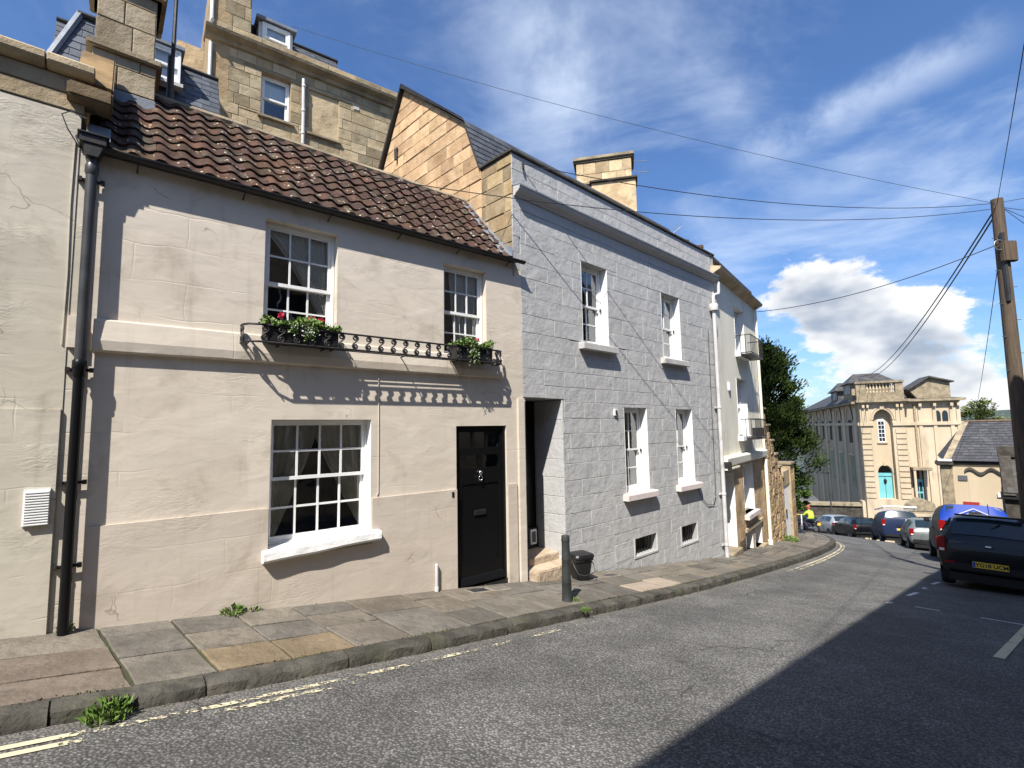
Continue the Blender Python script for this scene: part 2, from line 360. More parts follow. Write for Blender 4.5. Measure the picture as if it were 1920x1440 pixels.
def base(s):
    if s <= 0: return -.475 - .122 * s
    if s <= 10: return -.475 - .135 * s
    if s <= 28: return -1.825 - .15 * (s - 10)
    return -4.525 - .20 * (s - 28)
def so(q):
    q = Vector((q[0], q[1])) - PB; return q.dot(DB), -q.dot(NB)
def xy(s, off): return PB + DB * s - NB * off
def road_z(s, off):
    s = max(-30, min(70, s))
    z = (base(s - .6) + base(s) + base(s + .6)) / 3 - .135
    return z + .05 * max(0, min(4, off - 1.2))
def road_at(x, y): return road_z(*so((x, y)))
def pav_z(s, off): return (base(s - .6) + base(s) + base(s + .6)) / 3 - .025 * off

def thing(name, label, cat, loc=(0, 0, 0), group=None, rotz=0.0):
    o = bpy.data.objects.new(name, None); COL.objects.link(o); o.location = loc; o.rotation_euler = (0, 0, rotz); o.empty_display_size = .2
    o['label'] = label; o['category'] = cat
    if group: o['group'] = group
    return o
def tag(o, label, cat, group=None):
    o['label'] = label; o['category'] = cat
    if group: o['group'] = group
    return o
def root_of(o):
    while o.parent: o = o.parent
    return o
def base_loc(parent):
    if parent is None: return Vector((0, 0, 0))
    r = root_of(parent); return Vector(r.location)

class MB:
    def __init__(s, fr=WORLD): s.v = []; s.f = []; s.fr = fr
    def pts(s, L):
        i = len(s.v); s.v += [s.fr.w(*p) for p in L]; return i
    def box(s, x0, x1, y0, y1, z0, z1):
        i = s.pts([(x0, y0, z0), (x1, y0, z0), (x1, y1, z0), (x0, y1, z0), (x0, y0, z1), (x1, y0, z1), (x1, y1, z1), (x0, y1, z1)])
        s.f += [tuple(i + k for k in q) for q in ((0, 1, 5, 4), (1, 2, 6, 5), (2, 3, 7, 6), (3, 0, 4, 7), (4, 5, 6, 7), (3, 2, 1, 0))]; return s
    def quad(s, a, b, c, d):
        i = s.pts([a, b, c, d]); s.f.append((i, i + 1, i + 2, i + 3)); return s
    def poly(s, L):
        i = s.pts(L); s.f.append(tuple(range(i, i + len(L)))); return s
    def prism(s, P, y0, y1, axis='y'):
        """polygon (x,z) extruded along y"""
        n = len(P)
        if axis == 'y': A = [(x, y0, z) for x, z in P]; Bq = [(x, y1, z) for x, z in P]
        elif axis == 'x': A = [(y0, x, z) for x, z in P]; Bq = [(y1, x, z) for x, z in P]
        else: A = [(x, z, y0) for x, z in P]; Bq = [(x, z, y1) for x, z in P]
        i = s.pts(A + Bq)
        s.f.append(tuple(range(i, i + n))); s.f.append(tuple(range(i + 2 * n - 1, i + n - 1, -1)))
        for k in range(n): s.f.append((i + k, i + n + k, i + n + (k + 1) % n, i + (k + 1) % n))
        return s
    def tube(s, P, r, n=8, caps=True):
        P = [s.fr.w(*p) for p in P]; rings = []
        rs = r if isinstance(r, (list, tuple)) else [r] * len(P)
        up = None
        for k, p in enumerate(P):
            t = (P[min(k + 1, len(P) - 1)] - P[max(k - 1, 0)])
            if t.length < 1e-9: t = Vector((0, 0, 1))
            t.normalize()
            if up is None: up = Vector((0, 0, 1)) if abs(t.z) < .9 else Vector((1, 0, 0))
            a = t.cross(up)
            if a.length < 1e-6: a = t.cross(Vector((0, 1, 0)))
            a.normalize(); b = a.cross(t).normalized(); up = b
            i = len(s.v); rings.append(i)
            for j in range(n):
                an = 2 * math.pi * j / n; s.v.append(p + a * (math.cos(an) * rs[k]) + b * (math.sin(an) * rs[k]))
        for k in range(len(P) - 1):
            for j in range(n):
                s.f.append((rings[k] + j, rings[k] + (j + 1) % n, rings[k + 1] + (j + 1) % n, rings[k + 1] + j))
        if caps: s.f.append(tuple(rings[0] + j for j in range(n - 1, -1, -1))); s.f.append(tuple(rings[-1] + j for j in range(n)))
        return s
    def lathe(s, c, prof, n=20):
        """profile (r,z) round a vertical axis at c"""
        i0 = len(s.v)
        for r, z in prof:
            for j in range(n):
                a = 2 * math.pi * j / n; s.v.append(s.fr.w(c[0] + r * math.cos(a), c[1] + r * math.sin(a), c[2] + z))
        for k in range(len(prof) - 1):
            for j in range(n):
                s.f.append((i0 + k * n + j, i0 + k * n + (j + 1) % n, i0 + (k + 1) * n + (j + 1) % n, i0 + (k + 1) * n + j))
        s.f.append(tuple(i0 + j for j in range(n - 1, -1, -1))); m = i0 + (len(prof) - 1) * n; s.f.append(tuple(m + j for j in range(n)))
        return s
    def stone(s, P, yf, yb, c):
        """convex polygon (x,z): raised block with chamfered front, open back"""
        I = inset(P, c); n = len(P)
        i = s.pts([(x, yf, z) for x, z in I] + [(x, yf + c * .8, z) for x, z in P] + [(x, yb, z) for x, z in P])
        s.f.append(tuple(range(i, i + n)))
        for k in range(n):
            a, b = k, (k + 1) % n
            s.f.append((i + a, i + n + a, i + n + b, i + b)); s.f.append((i + n + a, i + 2 * n + a, i + 2 * n + b, i + n + b))
        return s
    def build(s, name, mat, parent=None, smooth=False, bevel=0.0, fix=True):
        bl = base_loc(parent)
        me = bpy.data.meshes.new(name); me.from_pydata([tuple(v - bl) for v in s.v], [], s.f)
        if fix or bevel:
            bm = bmesh.new(); bm.from_mesh(me)
            if bevel:
                bmesh.ops.remove_doubles(bm, verts=bm.verts, dist=1e-5)
                ed = [e for e in bm.edges if len(e.link_faces) == 2 and e.calc_face_angle(0) > .6]
                bmesh.ops.bevel(bm, geom=ed, offset=bevel, segments=2, affect='EDGES', clamp_overlap=True)
            bmesh.ops.recalc_face_normals(bm, faces=bm.faces)
            bm.to_mesh(me); bm.free()
        if smooth:
            me.polygons.foreach_set('use_smooth', [True] * len(me.polygons))
            if smooth != True: me.set_sharp_from_angle(angle=math.radians(smooth))
        me.materials.append(MATS[mat] if isinstance(mat, str) else mat)
        o = bpy.data.objects.new(name, me); COL.objects.link(o)
        if parent: o.parent = parent
        return o

def inset(P, c):
    n = len(P); A = sum(P[k][0] * P[(k + 1) % n][1] - P[(k + 1) % n][0] * P[k][1] for k in range(n)); sg = 1 if A > 0 else -1
    out = []
    for k in range(n):
        p0, p1, p2 = Vector(P[k - 1]), Vector(P[k]), Vector(P[(k + 1) % n])
        a = (p1 - p0); b = (p2 - p1)
        if a.length < 1e-6 or b.length < 1e-6: out.append(tuple(p1)); continue
        a.normalize(); b.normalize()
        na = Vector((-a.y, a.x)) * sg; nb = Vector((-b.y, b.x)) * sg
        m = (na + nb); d = max(.35, m.dot(na)) if m.length > 1e-6 else 1
        out.append(tuple(p1 + m * (c / d)))
    return out
def clip_poly(P, C):
    """clip polygon P by convex polygon C (both CCW, 2-D)"""
    out = [tuple(p) for p in P]
    for k in range(len(C)):
        a = C[k]; b = C[(k + 1) % len(C)]; inp = out; out = []
        if not inp: break
        def side(p): return (b[0] - a[0]) * (p[1] - a[1]) - (b[1] - a[1]) * (p[0] - a[0])
        for j in range(len(inp)):
            p, q = inp[j - 1], inp[j]; sp, sq = side(p), side(q)
            if (sp >= 0) != (sq >= 0):
                t = sp / (sp - sq); out.append((p[0] + (q[0] - p[0]) * t, p[1] + (q[1] - p[1]) * t))
            if sq >= 0: out.append(q)
    r = []
    for p in out:
        if not r or (abs(p[0] - r[-1][0]) + abs(p[1] - r[-1][1]) > 1e-4): r.append(p)
    if len(r) > 1 and abs(r[0][0] - r[-1][0]) + abs(r[0][1] - r[-1][1]) < 1e-4: r.pop()
    return r
def sub_rects(rects, h):
    out = []
    for (a, b, c, d) in rects:
        x0, x1, z0, z1 = h
        if x1 <= a or x0 >= b or z1 <= c or z0 >= d: out.append((a, b, c, d)); continue
        if c < z0: out.append((a, b, c, z0))
        if d > z1: out.append((a, b, z1, d))
        lo, hi = max(c, z0), min(d, z1)
        if a < x0: out.append((a, x0, lo, hi))
        if b > x1: out.append((x1, b, lo, hi))
    return out
def wall(fr, x0, x1, z0, z1, openings, y=0.0, thick=.3, bottom=None):
    """front sheet with real openings and their reveals; openings (x0,x1,z0,z1,depth)"""
    mb = MB(fr)
    xs = sorted({x0, x1, *[o[0] for o in openings], *[o[1] for o in openings]}); zs = sorted({z0, z1, *[o[2] for o in openings], *[o[3] for o in openings]})
    xs = [x for x in xs if x0 <= x <= x1]; zs = [z for z in zs if z0 <= z <= z1]
    for a, b in zip(xs, xs[1:]):
        for c, d in zip(zs, zs[1:]):
            mx, mz = (a + b) / 2, (c + d) / 2
            if any(o[0] < mx < o[1] and o[2] < mz < o[3] for o in openings): continue
            mb.quad((a, y, c), (b, y, c), (b, y, d), (a, y, d))
    for o in openings:
        a, b, c, d, dp = o[:5]; c = max(c, z0); d = min(d, z1)
        if d <= c: continue
        e = y + dp
        mb.quad((a, y, c), (a, e, c), (a, e, d), (a, y, d)); mb.quad((b, y, c), (b, y, d), (b, e, d), (b, e, c))
        if d < z1: mb.quad((a, y, d), (a, e, d), (b, e, d), (b, y, d))
        mb.quad((a, y, c), (b, y, c), (b, e, c), (a, e, c))
    # ends and top
    mb.quad((x0, y, z0), (x0, y, z1), (x0, y + thick, z1), (x0, y + thick, z0)); mb.quad((x1, y, z0), (x1, y + thick, z0), (x1, y + thick, z1), (x1, y, z1)); mb.quad((x0, y, z1), (x1, y, z1), (x1, y + thick, z1), (x0, y + thick, z1))
    return mb
def ashlar(fr, parent, mat, polys, z0, z1, x0, x1, ch, bl, holes=(), yf=-.006, yb=.03, gap=.008, cham=.006, jit=.004, name='block', tints=None, amap=None, stag=True, wob=.0015):
    """individual dressed blocks in courses, clipped to convex polygons and round openings"""
    z = z0; row = 0; out = []
    while z < z1 - .02:
        h = rnd(*ch); h = min(h, z1 - z)
        if z1 - (z + h) < ch[0] * .5: h = z1 - z
        x = x0 - (rnd(0, bl[1]) if stag else 0)
        while x < x1:
            l = rnd(*bl); rects = [(max(x, x0), min(x + l, x1), z, z + h)]
            x += l
            if rects[0][1] - rects[0][0] < .03: continue
            for hl in holes: rects = sub_rects(rects, hl)
            for (a, b, c, d) in rects:
                if b - a < .035 or d - c < .035: continue
                R = [(a + gap / 2, c + gap / 2), (b - gap / 2, c + gap / 2), (b - gap / 2, d - gap / 2), (a + gap / 2, d - gap / 2)]
                for Cp in (polys or [None]):
                    Q = clip_poly(R, Cp) if Cp else R
                    if len(Q) < 3: continue
                    ar = abs(sum(Q[k][0] * Q[(k + 1) % len(Q)][1] - Q[(k + 1) % len(Q)][0] * Q[k][1] for k in range(len(Q)))) / 2
                    if ar < .0025: continue
                    j = rnd(-jit, jit)
                    o = MB(fr).stone([(px + rnd(-wob, wob), pz + rnd(-wob, wob)) for px, pz in Q], yf + j, yb, cham).build(name, mat, parent, fix=False)
                    if tints: t = random.choice(tints); o.color = (*t, 1)
                    out.append(o)
        z += h; row += 1
    return out

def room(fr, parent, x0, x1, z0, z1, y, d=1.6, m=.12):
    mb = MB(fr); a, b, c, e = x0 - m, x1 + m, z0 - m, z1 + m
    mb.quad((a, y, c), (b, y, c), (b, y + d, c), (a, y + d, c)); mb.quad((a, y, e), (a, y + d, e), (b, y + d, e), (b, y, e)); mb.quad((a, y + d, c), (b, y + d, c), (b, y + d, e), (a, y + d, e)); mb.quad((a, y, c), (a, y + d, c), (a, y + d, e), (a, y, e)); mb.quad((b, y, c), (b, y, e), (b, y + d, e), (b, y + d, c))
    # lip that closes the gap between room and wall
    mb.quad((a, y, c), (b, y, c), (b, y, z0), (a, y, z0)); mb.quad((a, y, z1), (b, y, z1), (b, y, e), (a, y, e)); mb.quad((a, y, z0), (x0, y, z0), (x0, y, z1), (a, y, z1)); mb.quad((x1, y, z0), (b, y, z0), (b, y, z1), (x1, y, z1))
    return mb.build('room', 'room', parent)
def drape(fr, parent, xa, xb, z0, z1, y, tie=None, mat='curtain', folds=7, amp=.018, nz=14, nx=42):
    """hanging cloth; xa(v), xb(v) give its edges from v=0 top to v=1 bottom"""
    mb = MB(fr); idx = []
    ph = rnd(0, 6)
    for i in range(nz + 1):
        v = i / nz; row = []
        for j in range(nx + 1):
            u = j / nx; x = xa(v) + (xb(v) - xa(v)) * u
            yy = y + amp * math.sin(u * folds * 2 * math.pi + ph + v * .8) + amp * .4 * math.sin(u * folds * 4.7 + 3 * v)
            row.append((x, yy, z1 + (z0 - z1) * v))
        idx.append(mb.pts(row))
    for i in range(nz):
        for j in range(nx): mb.f.append((idx[i] + j, idx[i] + j + 1, idx[i + 1] + j + 1, idx[i + 1] + j))
    return mb.build('curtain', mat, parent, smooth=True, fix=False)
def sash(fr, parent, x0, x1, z0, z1, y, cols, rows, mat='white_paint', glass='glass', bar=.018, stile=.04, meet=None, lower_in=.035, lab=None, horns=False, panes=True, fw=.035):
    """double-hung sash window: frame > upper_sash, lower_sash, pane ..."""
    f = MB(fr)
    f.box(x0, x0 + fw, y, y + .09, z0, z1).box(x1 - fw, x1, y, y + .09, z0, z1).box(x0 + fw, x1 - fw, y, y + .09, z1 - fw, z1).box(x0 + fw, x1 - fw, y, y + .09, z0, z0 + fw)
    win = f.build('sash_window', mat, parent, bevel=.003)
    if lab: win['label'] = lab
    a, b, c, d = x0 + fw, x1 - fw, z0 + fw, z1 - fw
    zm = meet if meet is not None else (c + d) / 2
    rt_, rb = rows
    for nm, p, q, yy, rr in (('upper_sash', zm - .018, d, y + .012, rt_), ('lower_sash', c, zm + .018, y + .012 + lower_in, rb)):
        g = MB(fr); e = 0.001
        bot = .055 if nm == 'lower_sash' else .036; top = .036
        g.box(a + e, a + stile, yy, yy + .032, p, q).box(b - stile, b - e, yy, yy + .032, p, q).box(a + stile, b - stile, yy, yy + .032, p, p + bot).box(a + stile, b - stile, yy, yy + .032, q - top, q)
        ix0, ix1, iz0, iz1 = a + stile, b - stile, p + bot, q - top
        for k in range(1, cols):
            xx = ix0 + (ix1 - ix0) * k / cols; g.box(xx - bar / 2, xx + bar / 2, yy + .004, yy + .028, iz0, iz1)
        for k in range(1, rr):
            zz = iz0 + (iz1 - iz0) * k / rr; g.box(ix0, ix1, yy + .0055, yy + .0265, zz - bar / 2, zz + bar / 2)
        if horns and nm == 'upper_sash':
            g.box(a + e, a + stile - .004, yy + .002, yy + .03, p - .05, p); g.box(b - stile + .004, b - e, yy + .002, yy + .03, p - .05, p)
        g.build(nm, mat, win)
        for i in range(cols):
            for j in range(rr):
                px0 = ix0 + (ix1 - ix0) * i / cols; px1 = ix0 + (ix1 - ix0) * (i + 1) / cols; pz0 = iz0 + (iz1 - iz0) * j / rr; pz1 = iz0 + (iz1 - iz0) * (j + 1) / rr
                t1, t2 = rnd(-.0025, .0025), rnd(-.0025, .0025); ym = yy + .016
                MB(fr).quad((px0, ym - t1, pz0), (px1, ym + t1, pz0 + 0), (px1, ym + t1 + t2, pz1), (px0, ym - t1 + t2, pz1)).build('pane', glass, win, fix=False)
    return win

def reveals(fr, parent, o, mat='white_paint', y0=-.002):
    a, b, c, d, e = o
    MB(fr).quad((b - .004, y0, c), (b - .004, e, c), (b - .004, e, d - .004), (b - .004, y0, d - .004)).build('reveal', mat, parent)
    MB(fr).quad((a + .004, y0, c), (a + .004, e, c), (a + .004, e, d - .004), (a + .004, y0, d - .004)).build('reveal', mat, parent)

def leaf_cloud(pts, size, name, mat, parent=None, aspect=.55, curl=.25, dirs=None):
    """many small bent leaf faces; pts are world points"""
    mb = MB()
    for k, p in enumerate(pts):
        d = dirs[k] if dirs else Vector((rnd(-1, 1), rnd(-1, 1), rnd(-.6, 1)))
        d = d + Vector((rnd(-.5, .5), rnd(-.5, .5), rnd(-.5, .5)))
        if d.length < .05: d = Vector((0, 0, 1))
        d.normalize(); sd = d.cross(Vector((rnd(-1, 1), rnd(-1, 1), rnd(-1, 1)))).normalized(); nn = d.cross(sd)
        L = size * rnd(.6, 1.3); Wd = L * aspect
        i = len(mb.v); mb.v += [p - d * L * .5, p + sd * Wd * .5 + nn * L * curl * .3, p + d * L * .5 - nn * L * curl * .4, p - sd * Wd * .5 + nn * L * curl * .3]
        mb.f += [(i, i + 1, i + 2), (i, i + 2, i + 3)]
    return mb.build(name, mat, parent, fix=False)
def text_mesh(txt, size, name, mat, parent, place, depth=.002, bold=0.0):
    cu = bpy.data.curves.new(name, 'FONT'); cu.body = txt; cu.size = size; cu.extrude = depth; cu.align_x = 'CENTER'; cu.align_y = 'CENTER'; cu.offset = bold
    t = bpy.data.objects.new(name + '_tmp', cu); COL.objects.link(t)
    dg = bpy.context.evaluated_depsgraph_get(); me = bpy.data.meshes.new_from_object(t.evaluated_get(dg)); bpy.data.objects.remove(t)
    me.materials.clear(); me.materials.append(MATS[mat]); me.transform(place)
    o = bpy.data.objects.new(name, me); COL.objects.link(o); o.parent = parent; return o
# ------------------------------------------------------------------ ground: road, pavement, kerb
def spline(K):
    def f(s):
        if s <= K[0][0]: return K[0][1]
        for i in range(len(K) - 1):
            if K[i][0] <= s <= K[i + 1][0]:
                p0 = K[max(i - 1, 0)]; p1 = K[i]; p2 = K[i + 1]; p3 = K[min(i + 2, len(K) - 1)]
                m1 = (p2[1] - p0[1]) / max(1e-6, p2[0] - p0[0]); m2 = (p3[1] - p1[1]) / max(1e-6, p3[0] - p1[0]); h = p2[0] - p1[0]; t = (s - p1[0]) / h
                return (2 * t**3 - 3 * t**2 + 1) * p1[1] + (t**3 - 2 * t**2 + t) * h * m1 + (-2 * t**3 + 3 * t**2) * p2[1] + (t**3 - t**2) * h * m2
        return K[-1][1]
    return f
kerb_off = spline([(-20, 1.36), (-8, 1.36), (-5, 1.40), (-4, 1.44), (-1.7, 1.38), (2.7, 1.04), (9.2, .13), (13, -.62), (16.5, -1.45), (19, -2.2), (20.6, -2.9), (22.0, -3.8), (22.8, -4.7), (23.2, -6.0), (23.3, -8.0)])
def wall_off(s):
    if s < .1: return 0.0
    if s < 6.7: return -.0717 * (s - .1)
    if s < 16.6: return -.473 - .23 * (s - 6.7)
    return -2.75 - .42 * (s - 16.6)

def make_road():
    ss = [-30 + i * 1.0 for i in range(17)] + [-13 + .5 * i for i in range(80)] + [27 + 1.0 * i for i in range(60)] + [90, 100, 120]
    oo = [-60, -45, -35, -28, -22, -18, -15, -12, -10, -8.5, -7, -6, -5, -4, -3.2, -2.6, -2, -1.5, -1, -.5, 0, .3, .6, .9, 1.2, 1.5, 1.8, 2.2, 2.8, 3.4, 4.2, 5, 6, 8, 12, 18, 30]
    mb = MB(); n = len(oo)
    ac = []
    for s in ss:
        for o in oo:
            q = xy(s, o); mb.v.append(Vector((q.x, q.y, road_z(s, o)))); ac.append(max(-1, o - kerb_off(min(s, 23)) + .12) if s < 23 else 1.5)
    for i in range(len(ss) - 1):
        for j in range(n - 1): mb.f.append((i * n + j, i * n + j + 1, (i + 1) * n + j + 1, (i + 1) * n + j))
    o = mb.build('road', 'asphalt', smooth=True, fix=False); o['kind'] = 'structure'
    a = o.data.attributes.new('across', 'FLOAT', 'POINT'); a.data.foreach_set('value', ac)
    if o.data.polygons[0].normal.z < 0: o.data.flip_normals()
    return o
ROAD = make_road()

def line_strip(name, off_fn, s0, s1, w, mat, wear_fn, label, cat, group=None, step=.25, dz=.006):
    mb = MB(); wr = []; n = int((s1 - s0) / step) + 1
    for i in range(n + 1):
        s = s0 + (s1 - s0) * i / n; ds = .01
        o = off_fn(s); tn = Vector((2 * ds, off_fn(s + ds) - off_fn(s - ds))).normalized(); nx, no = -tn.y, tn.x
        for k in (0, .5, 1):
            ww = (k - .5) * w; S_, O_ = s + nx * ww, o + no * ww
            q = xy(S_, O_); mb.v.append(Vector((q.x, q.y, road_z(S_, O_) + dz))); wr.append(wear_fn(s))
    for i in range(n):
        for k in (0, 1):
            a = i * 3 + k; mb.f.append((a, a + 1, a + 4, a + 3))
    o = mb.build(name, mat, fix=False)
    a = o.data.attributes.new('wear', 'FLOAT', 'POINT'); a.data.foreach_set('value', wr)
    if o.data.polygons[0].normal.z < 0: o.data.flip_normals()
    tag(o, label, cat, group); return o
def lerp_fn(T):
    def f(s):
        if s <= T[0][0]: return T[0][1]
        for a, b in zip(T, T[1:]):
            if a[0] <= s <= b[0]: return a[1] + (b[1] - a[1]) * (s - a[0]) / (b[0] - a[0])
        return T[-1][1]
    return f
wear_a = lerp_fn([(-5.3, .36), (-4.75, .42), (-4.5, .53), (-4.1, .525), (-3.9, .49), (-3.2, .49), (-2.9, .54), (-1.5, .545), (-.2, .57), (.6, .61), (1.2, .75), (6.4, .75), (7.4, .52), (9, .45), (12, .44), (23, .46)])
wear_b = lerp_fn([(-5.3, .36), (-4.75, .44), (-4.5, .56), (-4.1, .55), (-3.9, .53), (-3.2, .53), (-2.9, .58), (-1.5, .60), (-.6, .75), (6.8, .78), (7.8, .54), (9, .47), (12, .47), (23, .50)])
line_strip('yellow_line', lambda s: kerb_off(s) + .20, -9, 21.5, .055, 'yellow_line', wear_a, 'worn yellow no-parking line, the one closer to the stone kerb', 'road marking')
line_strip('yellow_line', lambda s: kerb_off(s) + .30, -9, 21.0, .055, 'yellow_line', wear_b, 'worn yellow no-parking line, the one farther out from the kerb', 'road marking')
# markings of the parking bay and the opposite kerb line (in the shade)
G1 = 'white dashes edging the parking bay'
for a, b, o in ((5.12, 5.32, 2.98), (6.45, 7.1, 2.945), (7.85, 8.05, 2.88), (8.9, 9.55, 2.82)):
    line_strip('bay_dash', lambda s, o=o: o, a, b, .07, 'white_line', lambda s: .40, 'short white dash of the parking bay behind the black hatchback', 'road marking', G1, step=.1)
def cross_line(name, s, o0, o1, w, label, wear):
    mb = MB(); n = 6
    for i in range(n + 1):
        o = o0 + (o1 - o0) * i / n; sk = (o - o0) * .03
        for k in (-.5, .5):
            q = xy(s + sk + k * w, o); mb.v.append(Vector((q.x, q.y, road_z(s + sk + k * w, o) + .006)))
    for i in range(n): mb.f.append((2 * i, 2 * i + 1, 2 * i + 3, 2 * i + 2))
    o = mb.build(name, 'white_line', fix=False); a = o.data.attributes.new('wear', 'FLOAT', 'POINT'); a.data.foreach_set('value', [wear] * len(mb.v))
    if o.data.polygons[0].normal.z < 0: o.data.flip_normals()
    tag(o, label, 'road marking')
cross_line('bay_end_line', 5.25, 3.30, 3.60, .05, 'thin white end line of the parking bay, short piece by the dashes', .44)
cross_line('bay_end_line', 5.25, 4.05, 4.55, .05, 'thin white end line of the parking bay, long piece near the far yellow line', .42)
line_strip('yellow_line', lambda s: 4.54, 2.6, 8.0, .09, 'yellow_line', lambda s: .40, 'wide yellow line in the shade across the road from the cottages', 'road marking')

# pavement bed + slabs + kerb stones
def make_pavement():
    mb = MB(); ss = [-14 + .4 * i for i in range(93)]; ss = [s for s in ss if s <= 22.9]
    for s in ss:
        for t in (0, .5, 1):
            wo = wall_off(s) - .05; ko = kerb_off(s) - .02; o = wo + (ko - wo) * t
            q = xy(s, o); mb.v.append(Vector((q.x, q.y, pav_z(s, o) - .016)))
    for i in range(len(ss) - 1):
        for k in (0, 1): a = i * 3 + k; mb.f.append((a, a + 1, a + 4, a + 3))
    n0 = len(mb.v)                                            # skirt down to the road
    for s in ss:
        o = kerb_off(s) - .02; q = xy(s, o); mb.v.append(Vector((q.x, q.y, road_z(s, o) - .25)))
    for i in range(len(ss) - 1): mb.f.append((i * 3 + 2, (i + 1) * 3 + 2, n0 + i + 1, n0 + i))
    bed = mb.build('pavement', 'joint', fix=False); bed['kind'] = 'structure'
    if bed.data.polygons[0].normal.z < 0: bed.data.flip_normals()
    tints = [(1, 1, 1), (.98, .98, .98), (1.06, 1.02, .96), (.88, .88, .88), (1.06, 1.0, .93), (.94, .93, .90), (1.03, .98, .94), (.82, .82, .82), (1.12, 1.08, 1.02)]
    def slab(P, tint, dz=0.0, mat='slab', name='slab', g=.020, c=.007, parent=bed, th=.05):
        """P: corner list in (s,off); flat stone with worn edge"""
        P = inset(P, g / 2)
        # extra points on the edges give slightly uneven sides
        Q = []
        for k in range(len(P)):
            a, b = P[k], P[(k + 1) % len(P)]
            Q.append(a); Q.append(((a[0] + b[0]) / 2 + rnd(-.010, .010), (a[1] + b[1]) / 2 + rnd(-.010, .010)))
        I = inset(Q, c); tx, ty = rnd(-.010, .010), rnd(-.010, .010); cs = sum(p[0] for p in P) / len(P); co = sum(p[1] for p in P) / len(P)
        m2 = MB()
        def up(p, d): q = xy(*p); m2.v.append(Vector((q.x, q.y, pav_z(*p) + dz + d + tx * (p[0] - cs) + ty * (p[1] - co))))
        for p in I: up(p, 0)
        for p in Q: up(p, -.006)
        for p in Q: up(p, -th)
        n = len(Q); m2.f.append(tuple(range(n)))
        for k in range(n):
            b = (k + 1) % n; m2.f.append((k, n + k, n + b, b)); m2.f.append((n + k, 2 * n + k, 2 * n + b, n + b))
        o = m2.build(name, mat, parent, fix=True); o.color = (*tint, 1); return o
    sk = .10
    def pt(s, v):
        so_ = s + sk * (1 - v) * 0 + v * .18; wo = wall_off(so_) + .004; ko = kerb_off(so_) - .165
        return (so_, wo + (ko - wo) * v)
    s = -7.2; k = 0; specials = {}
    while s < 22.2:
        wdt = rnd(.48, .74) if s < 8 else rnd(.7, 1.1)
        cuts = random.choice([[0, .46, 1], [0, .30, .64, 1], [0, .26, .60, 1], [0, .34, .70, 1], [0, .22, .58, 1], [0, .36, .66, 1]])
        cuts = [min(1, max(0, c + (rnd(-.05, .05) if 0 < c < 1 else 0))) for c in cuts]
        for a, b in zip(cuts, cuts[1:]):
            t = random.choice(tints); k_ = rnd(.9, 1.1); t = tuple(x * k_ for x in t)
            if -4.15 < s < -3.6 and b > .95: t = (1.34, 1.14, .86)
            if -5.4 < s < -4.7 and b > .7: t = (1.10, .98, .91)
            P = [pt(s, a), pt(s + wdt, a), pt(s + wdt, b), pt(s, b)]
            if 1.35 < s + wdt / 2 < 2.25 and b > .9: slab(P, (1, 1, 1), .002, 'concrete_slab'); continue
            if wdt > .8 and rnd(0, 1) < .35 and b - a > .3:
                m = rnd(.35, .65); e = rnd(-.1, .1)
                A, Bq, C_, D_ = P; h1 = tuple(Vector(A).lerp(Vector(Bq), m)); h2 = tuple(Vector(D_).lerp(Vector(C_), m + e * .5))
                slab([A, h1, h2, D_], t, rnd(-.003, .003)); slab([h1, Bq, C_, h2], random.choice(tints), rnd(-.003, .003))
            else: slab(P, t, rnd(-.003, .004))
        s += wdt; k += 1
    # kerb stones
    s = -7.5
    while s < 22.6:
        l = rnd(.75, 1.15) if s < 18 else rnd(.45, .6); e = s + l - .012; m3 = MB(); N = 10
        dzz = rnd(-.006, .006)
        for i in range(N + 1):
            u = s + (e - s) * i / N; ko = kerb_off(u); w1 = rnd(-.012, .012)
            zt = pav_z(u, ko) + dzz + rnd(-.003, .003); zr = road_z(u, ko) - .06
            for o, z in ((ko - .155, zt - .05), (ko - .155, zt), (ko - .025 + w1, zt - .002), (ko + w1, zt - .022 + rnd(-.010, .006)), (ko + .006 + w1, (zt + zr) / 2), (ko + .01 + w1, zr)):
                q = xy(u, o); m3.v.append(Vector((q.x, q.y, z)))
        for i in range(N):
            for j in range(5): a = i * 6 + j; m3.f.append((a, a + 1, a + 7, a + 6))
        m3.f.append(tuple(range(6))); m3.f.append(tuple(N * 6 + j for j in range(5, -1, -1)))
        m3.build('kerb_stone', 'kerb', bed, smooth=40)
        s += l
    # small metal covers let into the flags by the black door
    for (s0, o0, w, d, mt) in ((-1.02, .12, .27, .13, 'pipe_grey'), (-.70, .13, .25, .13, 'slab'), (1.62, .06, .30, .10, 'pipe_grey')):
        slab([(s0, o0), (s0 + w, o0), (s0 + w + .03, o0 + d), (s0 + .03, o0 + d)], (1, 1, 1), .006, mt, 'inspection_cover', g=.0, c=.003)
        mm = MB()
        mm2 = [(s0 - .02, o0 - .02), (s0 + w + .02, o0 - .02), (s0 + w + .05, o0 + d + .02), (s0 + .01, o0 + d + .02)]
        slab(mm2, (1.9, 1.8, 1.6), .003, 'slab', 'mortar_surround', g=0, c=.003)
    return bed
PAV = make_pavement()

